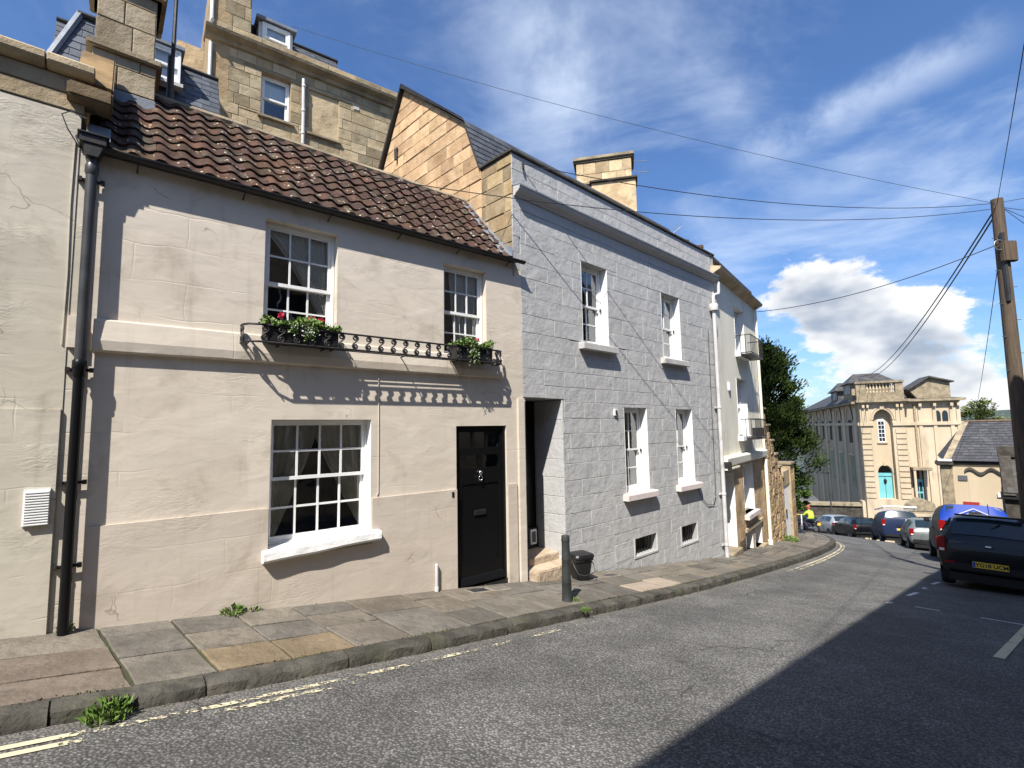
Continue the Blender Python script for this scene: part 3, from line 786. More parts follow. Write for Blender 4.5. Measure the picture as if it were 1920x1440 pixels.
# far terrain and hills
def make_hills():
    mb = MB(); rings = [60, 140, 300, 700, 1200, 1900, 2600, 3400]; n = 96
    for r in rings:
        for j in range(n):
            a = 2 * math.pi * j / n; x, y = r * math.sin(a), r * math.cos(a)
            z = -17 if r < 300 else -20
            if r >= 1200: z = -20 + (r - 700) / 2700 * (62 + 26 * math.sin(a * 3 + .6) + 14 * math.sin(a * 7 + 1.1) + 7 * math.sin(a * 17))
            mb.v.append(Vector((x, y, z)))
    for k in range(len(rings) - 1):
        for j in range(n): mb.f.append((k * n + j, (k + 1) * n + j, (k + 1) * n + (j + 1) % n, k * n + (j + 1) % n))
    mb.f.append(tuple(range(n)))
    o = mb.build('hills', 'hill_green', smooth=True); o['kind'] = 'structure'
make_hills()
# ------------------------------------------------------------------ the beige cottage
def cottage():
    fr = FB
    r = thing('cottage', 'beige rendered cottage with brown pantile roof, iron balcony and black front door', 'house', fr.w(-2.4, 0, -.3))
    X0, X1, ZT = -4.80, .10, 4.16
    LW = (-3.315, -2.235, .50, 1.79, .125); U1 = (-3.42, -2.66, 2.62, 3.895, .09); U2 = (-1.25, -.555, 2.62, 3.865, .09); DR = (-1.07, -.225, -1.6, 1.705, .075)
    wl = wall(fr, X0, X1, -2, ZT, [LW, U1, U2, DR]).build('wall', 'beige_render', r)
    # white painted reveal lining of the ground-floor window
    reveals(fr, r, LW)
    # lower wall stands slightly proud, below a sharp ledge
    pl = MB(fr)
    for x0, x1, z1 in ((-4.715, -3.40, .905), (-2.10, -1.075, .893), (-.222, -.06, .887)):
        pl.box(x0, x1, -.022, .01, -2, z1)
    pl.box(-3.3995, -2.1005, -.021, .01, -2, .39); pl.box(-3.3995, -3.32, -.0215, .01, .3902, .903); pl.box(-2.228, -2.1005, -.0215, .01, .3902, .894)
    pl.build('plinth', 'taupe_render', r)
    MB(fr).box(-.02, .105, -.03, .2, -2, 2.1).build('corner_strip', 'beige_render', r, bevel=.006)
    # string course under the upper windows
    b2 = MB(fr); b2.prism([(-.055, 2.375), (-.068, 2.46), (-.052, 2.635), (-.03, 2.648), (.02, 2.648), (.02, 2.36)], -4.74, -.30, axis='x'); b2.build('string_course', 'beige_render', r, bevel=.004)
    MB(fr).box(-4.90, -4.83, -.062, .0, 2.38, 2.65).build('string_course', 'beige_render', r, bevel=.004)
    # shallow pilaster behind the downpipe
    MB(fr).box(-4.90, -4.795, -.028, .0, -2, 4.2).build('pilaster', 'cool_render', r, bevel=.004)
    # --- windows
    w = sash(fr, r, LW[0] + .004, LW[1] - .004, LW[2] + .005, LW[3] - .002, .125, 4, (2, 2), bar=.022, stile=.036, meet=1.175, fw=.022, lab='wide four-pane-across sash window beside the black front door')
    room(fr, r, LW[0], LW[1], LW[2], LW[3], .25)
    L = LW[1] - LW[0]; lx = LW[0]
    drape(fr, w, lambda v: lx + .03, lambda v: lx + .03 + .50 * L * (1 - .02 * v) * (1 - .88 * v ** 1.15), LW[2] + .03, LW[3] - .04, .225, folds=7)
    drape(fr, w, lambda v: lx + L * (.42 + .52 * v ** 1.1) if v > .05 else lx + .40 * L, lambda v: lx + L * .97, LW[2] + .1, LW[3] - .04, .23, folds=8)
    sl_ = MB(fr); N = 22
    for i in range(N + 1):
        t = i / N; x = -3.375 + (1.225) * t; sag = .006 * math.sin(t * 3.1) + .004 * math.sin(t * 9 + 1)
        for y, z in ((.10, .525), (-.085, .512), (-.108, .498), (-.112, .43), (-.09, .405), (.0, .40)):
            sl_.pts([(x, y + .004 * math.sin(t * 17 + z * 9), z - .0 + .05 * (t - .5) + sag)])
    for i in range(N):
        for j in range(5): q = i * 6 + j; sl_.f.append((q, q + 1, q + 7, q + 6))
    sl_.f += [tuple(range(6)), tuple(N * 6 + j for j in range(5, -1, -1))]
    sl_.build('sill', 'white_sill', w, smooth=35)
    for U, lab, nm in ((U1, 'upper sash window over the wide window, pale curtain swept across', 0), (U2, 'narrower upper sash window over the front door', 1)):
        w = sash(fr, r, U[0] + .002, U[1] - .002, U[2] + .002, U[3] - .002, .09, 3, (2, 2), bar=.018, stile=.036, meet=3.235, lab=lab)
        room(fr, r, U[0], U[1], U[2], U[3], .20)
        Lw = U[1] - U[0]; x0 = U[0]
        if nm == 0: drape(fr, w, lambda v: x0 + Lw * (.03 + .80 * max(0, v - .05) ** .75), lambda v: x0 + Lw * .98, U[3] - .92, U[3] - .03, .175, mat='curtain_pale', folds=9)
        else:
            drape(fr, w, lambda v: x0 + Lw * (.25 + .14 * v), lambda v: x0 + Lw * .99, U[2] + .05, U[3] - .03, .175, mat='curtain_pale', folds=8)
        MB(fr).box(U[0], U[1], .0, .09, U[2] - .02, U[2] + .012).build('sill', 'white_paint', w)
    # --- front door
    a, b, c, d = DR[0] + .003, DR[1] - .003, -.385, DR[3] - .003
    fy = .05
    dm = MB(fr); dm.box(a, a + .045, fy - .02, fy + .06, -.9, d); dm.box(b - .045, b, fy - .02, fy + .06, -.9, d); dm.box(a + .045, b - .045, fy - .02, fy + .06, d - .035, d)
    dr = dm.build('front_door', 'black_gloss', r, bevel=.004); dr['label'] = 'glossy black front door with small top panes and chrome knocker'
    lx0, lx1 = a + .045, b - .045; wd = lx1 - lx0
    leaf = wall(fr, lx0, lx1, c, d - .035, [(lx0 + .03 + i * (wd - .03) / 3, lx0 + (i + 1) * (wd - .03) / 3, 1.41, 1.62, .022) for i in range(3)] + [(lx0 + .05, lx0 + wd * .455, 1.14, 1.31, .02), (lx0 + wd * .545, lx1 - .05, 1.14, 1.31, .02)] + [(lx0 + .07, lx1 - .07, -.10, .93, .012)], y=fy, thick=.04)
    leaf.build('door_leaf', 'black_gloss', dr)
    MB(fr).box(lx0 + .0702, lx1 - .0702, fy + .012, fy + .03, -.0998, .9298).build('door_panel', 'black_gloss', dr)
    for i in range(3):
        q0 = lx0 + .03 + i * (wd - .03) / 3; MB(fr).quad((q0, fy + .022, 1.41), (q0 + (wd - .03) / 3 - .03, fy + .022, 1.41), (q0 + (wd - .03) / 3 - .03, fy + .0225, 1.62), (q0, fy + .0225, 1.62)).build('pane', 'glass_dark', dr, fix=False)
    for q0, q1 in ((lx0 + .05, lx0 + wd * .455), (lx0 + wd * .545, lx1 - .05)):
        MB(fr).quad((q0, fy + .02, 1.14), (q1, fy + .02, 1.14), (q1, fy + .021, 1.31), (q0, fy + .021, 1.31)).build('pane', 'glass_dark', dr, fix=False)
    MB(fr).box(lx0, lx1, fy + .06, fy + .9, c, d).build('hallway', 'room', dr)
    wb = MB(fr); wb.prism([(fy, -.26), (fy - .018, -.27), (fy - .055, -.335), (fy - .055, -.355), (fy, -.36)], lx0 + .02, lx1 - .02, axis='x'); wb.build('weather_bar', 'black_gloss', dr)
    kx = (lx0 + lx1) / 2 - .02
    kn = MB(fr); kn.lathe((kx, fy - .02, 1.075), [(.0, -.03), (.02, -.028), (.03, -.01), (.03, .01), (.02, .028), (.0, .03)], 14)
    kn.tube([(kx + .03 * math.sin(t), fy - .025 - .004, 1.0 - .035 * math.cos(t) * -1) for t in [i * .42 for i in range(16)]], .007, 6)
    kn.tube([(kx, fy - .03, 1.06), (kx, fy - .03, 1.03)], .009, 6); kn.build('knocker', 'chrome', dr, smooth=True)
    lb = MB(fr); lb.box(kx - .10, kx + .10, fy - .012, fy, .515, .585); lb.build('letter_plate', 'black_iron', dr, bevel=.004)
    MB(fr).box(kx - .075, kx + .075, fy - .0145, fy - .0122, .535, .567).build('letter_flap', 'plastic_black', dr)
    ds = MB(fr); ds.prism([(-1.09, -.36), (-.20, -.47), (-.20, -.70), (-1.09, -.70)], -.035, .20); ds.build('doorstep', 'step_stone', r)
    MB(fr).box(DR[0] + .003, DR[1] - .003, .012, .3, -.6, -.387).build('threshold', 'black_iron', r)
    MB(fr).box(-1.155, -1.125, -.03, -.004, .80, .865).build('bell_push', 'plastic_black', r)
    # foot scraper / little white pipe stub by the wall
    # --- roof
    y0, zz0, y1, zz1 = -.085, 4.115, 1.05, 5.40
    rf = MB(fr)
    rf.quad((-4.86, y0 + .02, zz0 - .02), (-.03, y0 + .02, zz0 - .02), (-.03, y1, zz1 - .03), (-4.86, y1, zz1 - .03)); rf.quad((-4.86, y1, zz1 - .03), (-.03, y1, zz1 - .03), (-.03, 2.2, 4.1), (-4.86, 2.2, 4.1))
    rf.quad((-4.86, y0 + .02, zz0 - .02), (-4.86, .0, 4.105), (-.03, .0, 4.105), (-.03, y0 + .02, zz0 - .02))
    roof = rf.build('roof', 'black_iron', r, fix=False)
    sl = Vector((0, y1 - y0, zz1 - zz0)); SL = sl.length; sl.normalize()
    TW, TL, GA = .199, .26, SL / 9
    nx = 8; v = []; f = []
    for yy, lift in ((0, .004), (TL, -.014)):
        for i in range(nx + 1):
            u = i / nx; z = .020 * math.sin(2 * math.pi * (u * 1.08 + .02)) + lift
            v.append((u * (TW + .02), yy, z))
    n = nx + 1
    v += [(x, y, z - .017) for x, y, z in v]
    for i in range(nx): f.append((i, i + 1, n + i + 1, n + i)); f.append((i, 2 * n + i, 2 * n + i + 1, i + 1)); f.append((2 * n + i, 3 * n + i, 3 * n + i + 1, 2 * n + i + 1))
    f += [(0, n, 3 * n, 2 * n), (n - 1, 3 * n - 1, 4 * n - 1, 2 * n - 1)]
    tm = bpy.data.meshes.new('pantile'); tm.from_pydata(v, [], f); tm.polygons.foreach_set('use_smooth', [True] * len(tm.polygons)); tm.set_sharp_from_angle(angle=math.radians(50)); tm.materials.append(MATS['pantile'])
    ex = Vector((fr.d.x, fr.d.y, 0)); ey = Vector((fr.n.x * sl.y, fr.n.y * sl.y, sl.z)); ez = ex.cross(ey)
    for row in range(9):
        for c_ in range(24):
            x = -4.78 + c_ * TW
            if x + TW > -.06: continue
            p = fr.w(x, y0 + sl.y * GA * row, zz0 + sl.z * GA * row + .026 + .012)
            o = bpy.data.objects.new('pantile', tm); COL.objects.link(o); o.parent = roof
            rz = Matrix.Rotation(rnd(-.03, .03), 3, 'Z') @ Matrix.Rotation(-.05 + rnd(-.012, .012), 3, 'X') @ Matrix.Rotation(rnd(-.03, .03), 3, 'Y')
            o.matrix_local = Matrix.Translation(p - Vector(r.location) + ex * rnd(-.007, .007) + ey * rnd(-.014, .012)) @ (Matrix((ex, ey, ez)).transposed() @ rz).to_4x4()
            k = rnd(.85, 1.12); o.color = (k, k * rnd(.92, 1.05), k * rnd(.9, 1.05), 1)
            if random.random() < .10: o.color = (1.15, 1.3, 1.3, 1)
            elif random.random() < .12: o.color = (1.35, 1.22, 1.1, 1)
    rd = MB(fr); rd.tube([(-4.8 + .4 * i, y1 + .03, zz1 + .015 + rnd(-.006, .006)) for i in range(12)] + [(-.06, y1 + .03, zz1 + .01)], .055, 8); rd.build('ridge', 'sooty_stone', roof)
    # lead where the tiles meet the taller house
    ld = MB(fr)
    for k in range(4):
        t0, t1 = k / 4, (k + 1) / 4 + .02
        A = lambda t, x, h: (x, y0 + .06 + (y1 - y0 - .02) * t, zz0 + .075 + (zz1 - zz0 - .02) * t + h)
        ld.quad(A(t0, -.215, .004 * k), A(t0, -.075, .01 + .004 * k), A(t1, -.075, .01 + .004 * k), A(t1, -.215, .004 * k)); ld.quad(A(t0, -.075, .01 + .004 * k), A(t0, -.068, .12), A(t1, -.068, .12), A(t1, -.075, .01 + .004 * k))
    ld.build('lead_flashing', 'lead', roof, fix=False)
    for k in range(6):
        t0, t1 = .03 + k * .155, .155 + k * .155
        tg = MB(fr); A = lambda t, x, h: (x, y0 + .06 + (y1 - y0 - .02) * t, zz0 + .06 + (zz1 - zz0 - .02) * t + h)
        tg.quad(A(t0, -.33, .012), A(t0, -.20, .02), A(t1, -.20, .02), A(t1, -.30, .012)); tg.build('lead_soaker', 'lead', roof, fix=False)
    ll = MB(fr); A = lambda t, x, h: (x, y0 + (y1 - y0) * t, zz0 + .06 + (zz1 - zz0) * t + h)
    ll.quad(A(0, -4.86, .03), A(0, -4.70, .03), A(.16, -4.70, .03), A(.16, -4.86, .03)); ll.build('lead_flashing', 'lead', roof, fix=False)
    # --- gutter, hopper, downpipe
    gt = MB(fr); N = 10; P = []
    for i in range(N): an = math.pi * i / (N - 1); P.append((-.112 - .040 * math.cos(an), 4.118 - .042 * math.sin(an)))
    P += [(p[0] * 1.0 + (.006 if p[0] < -.112 else -.006), p[1] + .004) for p in reversed(P)]
    gt.prism(P, -4.83, .075, axis='x'); g = gt.build('gutter', 'black_iron', r, smooth=30)
    for i in range(6):
        x = -4.5 + i * .86; bk = MB(fr); bk.tube([(x, -.01, 4.02), (x, -.09, 4.055), (x, -.115, 4.058)], .008, 5); bk.build('bracket', 'black_iron', g)
    hp = MB(fr); hp.box(-4.90, -4.72, -.18, -.025, 4.11, 4.18); hp.prism([(-4.88, 4.11), (-4.735, 4.11), (-4.77, 4.0), (-4.85, 4.0)], -.17, -.03); hp.box(-4.915, -4.705, -.195, -.01, 4.18, 4.20); hp.build('rainwater_hopper', 'black_iron', r, bevel=.006)
    dp = MB(fr); dp.tube([(-4.81, -.10, 4.0), (-4.81, -.10, 3.0), (-4.81, -.10, 2.20)], .038, 14); dp.build('downpipe', 'pipe_grey', r, smooth=60)
    d2 = MB(fr); d2.tube([(-4.81, -.10, 2.22), (-4.81, -.10, 1.0), (-4.81, -.10, .06)], .036, 14); d2.lathe((-4.81, -.10, 2.13), [(.038, 0), (.046, .02), (.042, .06), (.049, .08), (.049, .14), (.040, .15)], 14); MB(fr).lathe((-4.81, -.10, 3.86), [(.039, 0), (.047, .02), (.047, .08), (.039, .1)], 14).build('pipe_collar', 'pipe_grey', r, smooth=50)
    lp = d2.build('downpipe', 'black_gloss', r, smooth=50)
    for z in (3.83, 2.20, 1.28, .62):
        k = MB(fr); k.box(-4.89, -4.73, -.055, -.035, z - .012, z + .012); k.box(-4.90, -4.87, -.075, -.03, z - .018, z + .018); k.box(-4.75, -4.72, -.075, -.03, z - .018, z + .018); k.build('pipe_clip', 'black_iron', r)
    # side and rear of the body
    bd = MB(fr); bd.box(X0, X1, 2.1, 2.35, -2, 4.1); bd.quad((X0, .31, -2), (X0, 2.1, -2), (X0, 2.1, 4.1), (X0, .31, 4.1)); bd.build('rear_wall', 'beige_render', r)
    # thin cable and conduit on the front
    cb = MB(fr); cb.tube([(-2.165, -.008, .92), (-2.15, -.008, .95), (-2.15, -.008, 1.6), (-2.155, -.008, 2.36)], .0045, 5); cb.build('wall_cable', 'beige_render', r)
    # vent pipe / iron stubs under the eaves
    return r
COTTAGE = cottage()

# ------------------------------------------------------------------ balcony rail and planters (things on the cottage)
def spiral(cx, cz, r0, turns, a0, sgn, n=22):
    out = []
    for i in range(n + 1):
        t = i / n; a = a0 + sgn * t * turns * 2 * math.pi; rr = r0 * (1 - .80 * t); out.append((cx + rr * math.cos(a), cz + rr * math.sin(a)))
    return out
def scroll_pts(h, w, flip=1):
    """upright S scroll with an eye at each end"""
    r = h * .20; top = spiral(0, h - r - .003, r, 1.4, 0, 1); bot = spiral(0, r + .003, r, 1.4, math.pi, 1)
    P = list(reversed(top)); E0 = P[-1]; E1 = bot[0]; mid = []
    for i in range(1, 12):
        t = i / 12; k = h * .24; a = (1 - t)**3; b = 3 * (1 - t)**2 * t; c = 3 * (1 - t) * t * t; d = t**3
        mid.append((a * E0[0] + b * E0[0] + c * E1[0] + d * E1[0], a * E0[1] + b * (E0[1] - k) + c * (E1[1] + k) + d * E1[1]))
    return [(x * flip, z) for x, z in P + mid + bot]
def balcony():
    fr = FB; yb = -.24; xl, xr = -3.60, -.46; zb, zt = 2.545, 2.715
    r = thing('balcony_rail', 'low wrought iron balcony rail with scrolls under the upper cottage windows', 'railing', fr.w(-2.0, yb, zb))
    cl, cr = .10, .08
    def railpath(z): return [(xl - .03, -.06, z), (xl - .03, yb + cl, z), (xl + .01, yb + .03, z), (xl + cl, yb, z)] + [(xl + cl + (xr - xl - cl - cr) * i / 6, yb, z) for i in range(1, 6)] + [(xr - cr, yb, z), (xr - .01, yb + .03, z), (xr + .02, yb + cr, z), (xr + .02, -.06, z)]
    for z, nm in ((zt, 'top_rail'), (zb, 'bottom_rail')): MB(fr).tube(railpath(z), .0115, 6).build(nm, 'black_iron', r, smooth=True)
    MB(fr).tube([(xl + .2, yb + .10, zb), (-2, yb + .10, zb - .002), (xr - .1, yb + .10, zb)], .007, 5).build('floor_bar', 'black_iron', r)
    h = zt - zb - .012; w = .115; x = xl + cl + .06; k = 0; mid = -1.60
    xs = [xl + cl + .05 + i * .152 for i in range(21)]
    for x in xs:
        if x > xr - .08: break
        fl = 1 if x < mid else -1
        MB(fr).tube([(x + a, yb, zb + .006 + b) for a, b in scroll_pts(h, w, fl)], .0092, 5).build('scroll', 'black_iron', r, smooth=True)
    MB(fr).tube([(mid, yb, zb), (mid, yb, zt)], .010, 6).build('mid_post', 'black_iron', r)
    for xx in (xl - .03, xr + .02):
        for i in range(2):
            MB(fr).tube([(xx, yb + .16 - .08 * i + a * .6, zb + .006 + b) for a, b in scroll_pts(h, w, 1)], .0082, 5).build('scroll', 'black_iron', r, smooth=True)
    for x in (xl + .02, -2.75, -1.9, -1.2, xr - .05):
        MB(fr).tube([(x, -.05, zb - .01), (x, yb, zb - .002)], .008, 5).build('bracket', 'black_iron', r)
    for x in (-3.30, -2.85, -1.15, -.75):
        MB(fr).tube([(x, -.05, zb - .012), (x, yb, zb - .012)], .010, 5).build('bracket', 'black_iron', r)
    return r
balcony()
def planter(x0, x1, lab, labp, nflow, trail, seed):
    random.seed(seed); fr = FB; y0, y1, z0, z1 = -.225, -.065, 2.56, 2.735
    t = thing('window_box', lab, 'planter', fr.w((x0 + x1) / 2, -.14, z0), group='black window boxes on the balcony')
    mb = MB(fr); q = .02
    mb.box(x0 + q, x1 - q, y0 + q, y1 - q * .5, z0, z0 + .012)
    for (a, b, c, d) in ((x0, x1, y0, y0 + .012), (x0, x1, y1 - .012, y1)):
        mb.box(a, b, c, d, z0 + .006, z1)
    mb.box(x0, x0 + .012, y0 + .012, y1 - .012, z0 + .006, z1); mb.box(x1 - .012, x1, y0 + .012, y1 - .012, z0 + .006, z1); mb.box(x0 - .008, x1 + .008, y0 - .008, y0 - .0004, z1 - .022, z1 + .003)
    mb.build('box', 'plastic_black', t)
    MB(fr).quad((x0 + .012, y0 + .012, z1 - .02), (x1 - .012, y0 + .012, z1 - .02), (x1 - .012, y1 - .012, z1 - .02), (x0 + .012, y1 - .012, z1 - .02)).build('soil', 'soil', t, fix=False)
    p = thing('geranium', labp, 'plant', fr.w((x0 + x1) / 2, -.14, z1 - .02), group='red geraniums in the window boxes')
    P = []; L = x1 - x0
    for i in range(620):
        u = rnd(-.05, 1.04); hh = (.04 + .075 * (0.5 + .5 * math.sin(u * 9 + seed))) * rnd(.1, 1.1)
        P.append(fr.w(x0 + L * u, rnd(y0 - .05, y1 - .01), z1 - .01 + hh))
    leaf_cloud(P, .040, 'foliage', 'leaf_bright', p, aspect=.9)
    st = MB(fr)
    for i in range(22):
        u = rnd(.04, .96); st.tube([(x0 + L * u, rnd(y0 + .03, y1 - .03), z1 - .02), (x0 + L * u + rnd(-.03, .03), rnd(y0, y1), z1 + .09)], .003, 4)
    st.build('stem', 'stem', p)
    for u, hz in nflow:
        c = fr.w(x0 + L * u, y0 + .04, z1 + hz); Q = []
        for i in range(70):
            d = Vector((rnd(-1, 1), rnd(-1, 1), rnd(-1, 1)))
            if d.length > 1: d.normalize()
            Q.append(c + d * .031)
        leaf_cloud(Q, .022, 'flower_head', 'petal_red', p, aspect=.9)
        MB().tube([tuple(c), (c.x, c.y, c.z - hz - .02)], .003, 4).build('flower_stalk', 'stem', p)
    tr = thing('trailing_plant', trail[2], 'plant', fr.w(x0 + L * trail[0], y0 - .01, z1 - .12), group='trailing plants spilling from the window boxes')
    Q = []; Wt = []
    for s_ in range(trail[1]):
        bx = x0 + L * (trail[0] + rnd(-.17, .17)); ln = trail[3] * rnd(.5, 1); dx = rnd(-.05, .05)
        for i in range(26):
            k = i / 25; q = fr.w(bx + dx * k + rnd(-.02, .02), y0 - .02 - .015 * math.sin(k * 3) + rnd(-.02, .012), z1 + .02 - ln * k + rnd(-.012, .012)); Q.append(q)
            if rnd(0, 1) < .32: Wt.append(q + Vector((rnd(-.012, .012), rnd(-.02, 0), 0)))
    leaf_cloud(Q, .026, 'foliage', 'leaf_bright', tr, aspect=.7); leaf_cloud(Wt, .017, 'blossom', 'petal_white', tr, aspect=.9)
planter(-3.44, -2.72, 'black window box with three red flower heads under the left upper window', 'red geraniums in the window box over the wide window', [(.20, .10), (.62, .105), (.76, .10)], (.50, 9, 'white trailing plant spilling from the box over the wide window', .16), 3)
planter(-1.20, -.63, 'black window box with one pink-red flower head above the front door', 'geranium with one flower head in the box above the front door', [(.62, .10)], (.52, 6, 'long trailing plant hanging below the box above the front door', .30), 5)
random.seed(11)

# ------------------------------------------------------------------ left-hand building
def left_house():
    fr = FB
    r = thing('corner_house', 'pale grey-cream rendered house with stone coping beside the black downpipe', 'house', fr.w(-8, 0, .3))
    x0, x1 = -13, -4.90; yf = -.035
    wall(fr, x0, x1, -2, 4.40, [], y=yf).build('wall', 'cool_render', r)
    MB(fr).box(x0, -4.905, yf - .018, yf + .01, -2, 1.875).build('plinth', 'cool_render', r, bevel=.004)
    up = MB(fr); up.box(x0, x1 + .02, yf + .02, .4, 4.40, 4.72); pw = up.build('parapet', 'bath_mortar', r)
    ashlar(fr, pw, 'bath_stone', None, 4.405, 4.70, -7.2, x1 + .02, (.145, .15), (.42, .75), yf=yf - .008, yb=yf + .03, tints=[(.82, .85, .84), (.92, .9, .86), (.76, .78, .78)])
    x = -7.2
    while x < -4.9:
        e = min(x + rnd(.6, .8), -4.82); MB(fr).prism([(yf - .10, 4.745), (yf - .10, 4.80), (yf - .06, 4.835), (.42, 4.85), (.42, 4.702), (yf - .05, 4.702)], x, e - .008, axis='x').build('coping_stone', 'bath_stone', pw, bevel=.006).color = (.85, .86, .84, 1); x = e
    MB(fr).box(x0, -7.21, yf - .1, .42, 4.705, 4.84).build('coping', 'bath_stone', r)
    bd = MB(fr); bd.box(x0, x1, 3.5, 3.8, -2, 4.4); bd.box(x0, x1, .4, 3.5, 4.35, 4.40); bd.build('body', 'cool_render', r)
    # louvred vent
    v = MB(fr); a, b, c, d = -5.09, -4.935, .965, 1.25; ys = yf - .02
    v.box(a, b, ys - .014, ys, c, d); vent = v.build('wall_vent', 'white_paint', r); vent['label'] = 'white louvred wall vent'
    for i in range(13):
        z = c + .012 + i * (d - c - .02) / 13
        MB(fr).prism([(ys - .014, z), (ys - .034, z - .004), (ys - .034, z + .004), (ys - .014, z + .014)], a + .006, b - .006, axis='x').build('louvre', 'white_paint', vent)
    w = MB(fr); w.tube([(-4.93, yf - .006, 4.15), (-4.935, yf - .006, 3.6), (-4.925, yf - .006, 3.0), (-4.93, yf - .006, 2.4)], .006, 5); w.build('wall_cable', 'cool_render', r)
    w = MB(fr); w.tube([(-4.90, yf - .01, 4.1), (-4.98, yf - .06, 4.22), (-5.02, yf - .06, 4.33), (-4.97, yf - .05, 4.38), (-4.86, yf - .06, 4.35)], .005, 5); w.build('loose_cable', 'pipe_grey', r)
    # slate hipped roof far behind the parapet
    E0, E1, PX = (2.5, 5.6), (3.0, 7.30), -5.10
    rf = MB(fr); p = (PX, E1[0], E1[1]); XL, XR = -5.58, -4.3
    rf.poly([(XL, E0[0], E0[1]), (XR, E0[0], E0[1]), (XR, E1[0], E1[1]), p]); rf.poly([(XL, E0[0], E0[1]), p, (PX, 5, E1[1]), (XL, 5, E0[1])]); rf.quad(p, (XR, E1[0], E1[1]), (XR, 5, E1[1]), (PX, 5, E1[1])); rf.box(XL, XR, 2.55, 5, 4.4, 5.6)
    rr = rf.build('slate_hip', 'slate_roof', r)
    u = Vector((0, E1[0] - E0[0], E1[1] - E0[1])); L = u.length; u.normalize(); k = 0; gz = .13
    while k * gz < L - .03:
        yy = E0[0] + u.y * gz * k; zz = E0[1] + u.z * gz * k; t = k * gz / L; xl = XL + (PX - XL) * t; x = XR - (k % 2) * .11
        while x > xl + .04:
            a = max(x - .22, xl); MB(fr).poly([(a + .003, yy - .016, zz), (x - .003, yy - .016, zz), (x - .003, yy + u.y * gz * 1.2 - .006, zz + u.z * gz * 1.2), (a + .003, yy + u.y * gz * 1.2 - .006, zz + u.z * gz * 1.2)]).build('slate', 'slate', rr, fix=False).color = (1.1, 1.15, 1.25, 1); x -= .22
        k += 1
    MB(fr).tube([(XL - .02, E0[0] - .02, E0[1]), (PX - .01, E1[0] - .02, E1[1] + .03)], .045, 6).build('lead_hip', 'lead', rr)
    MB(fr).tube([(PX - .03, E1[0] - .02, E1[1] + .03), (XR, E1[0] - .02, E1[1] + .03)], .045, 6).build('ridge_roll', 'black_iron', rr)
    # party-wall coping that climbs to the chimney
    cp = MB(fr); cp.prism([(-.16, 4.50), (-.16, 4.62), (-.02, 4.66), (.05, 4.62), (.05, 4.47)], -5.0, -4.70, axis='x'); cp.build('kneeler', 'sooty_stone', r, bevel=.015).color = (.55, .5, .45, 1)
    cp = MB(fr); cp.prism([(-.06, 4.70), (.66, 5.42), (.74, 5.42), (.74, 4.66), (.02, 4.66)], -4.955, -4.70, axis='x'); cp.build('gable_coping', 'sooty_stone', r, bevel=.012).color = (.75, .62, .48, 1)
    return r
left_house()

def chimney_stack(fr, name, label, x0, x1, y0, y1, z0, zs, z1, extra=None, cap=True, tone=(.74, .78, .82)):
    r = thing(name, label, 'chimney', fr.w((x0 + x1) / 2, (y0 + y1) / 2, z0))
    core = MB(fr).box(x0 + .02, x1 - .02, y0 + .02, y1 - .02, z0, z1).build('core', 'bath_mortar', r)
    for (a, b, c, d) in ((x0, x1, z0, zs), (x0 + .02, x1 - .02, zs + .07, z1)):
        ashlar(fr, core, 'bath_stone', None, c, d, a, b, (.24, .30), (.24, .42), yf=y0, yb=y0 + .03, tints=[tone, tuple(q * .9 for q in tone), tuple(q * 1.12 for q in tone)])
        fs = Frame(fr.w(b, y0, 0).xy, fr.n, -fr.d); ashlar(fs, core, 'bath_stone', None, c, d, 0, y1 - y0, (.24, .30), (.24, .42), yf=0, yb=.03, tints=[tone])
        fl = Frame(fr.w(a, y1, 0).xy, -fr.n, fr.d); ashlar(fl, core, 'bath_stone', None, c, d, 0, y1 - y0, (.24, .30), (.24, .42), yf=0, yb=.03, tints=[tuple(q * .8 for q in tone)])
    MB(fr).box(x0 - .05, x1 + .05, y0 - .05, y1 + .05, zs, zs + .07).build('string_course', 'sooty_stone', r, bevel=.012)
    if cap:
        MB(fr).box(x0 - .03, x1 + .03, y0 - .03, y1 + .03, z1, z1 + .06).build('cap', 'dark_stone', r, bevel=.01); MB(fr).box(x0 - .07, x1 + .07, y0 - .07, y1 + .07, z1 + .06, z1 + .17).build('cap', 'sooty_stone', r, bevel=.02)
    return r
cs = chimney_stack(FB, 'chimney_stack', 'broad stone chimney stack with string course rising beside the pantile roof', -4.89, -4.36, .80, 1.36, 4.4, 5.585, 6.35)
MB(FB).quad((-4.89, .788, 4.86), (-4.355, .788, 4.86), (-4.355, .788, 5.20), (-4.89, .788, 5.20)).build('lead_apron', 'lead', cs, fix=False)
MB(FB).box(-4.95, -4.30, .74, 1.42, 6.35, 6.42).build('cap', 'sooty_stone', cs, bevel=.012)
ap = thing('aerial_mast', 'thin dark steel mast standing behind the broad chimney', 'mast', FB.w(-4.16, 1.4, 5.0))
MB(FB).tube([(-4.16, 1.38, 4.9), (-4.18, 1.38, 6.0), (-4.16, 1.38, 8.5)], .022, 8).build('pole', 'black_iron', ap); MB(FB).tube([(-4.20, 1.35, 5.6), (-4.20, 1.35, 6.15)], .03, 8).build('clamp', 'black_iron', ap)
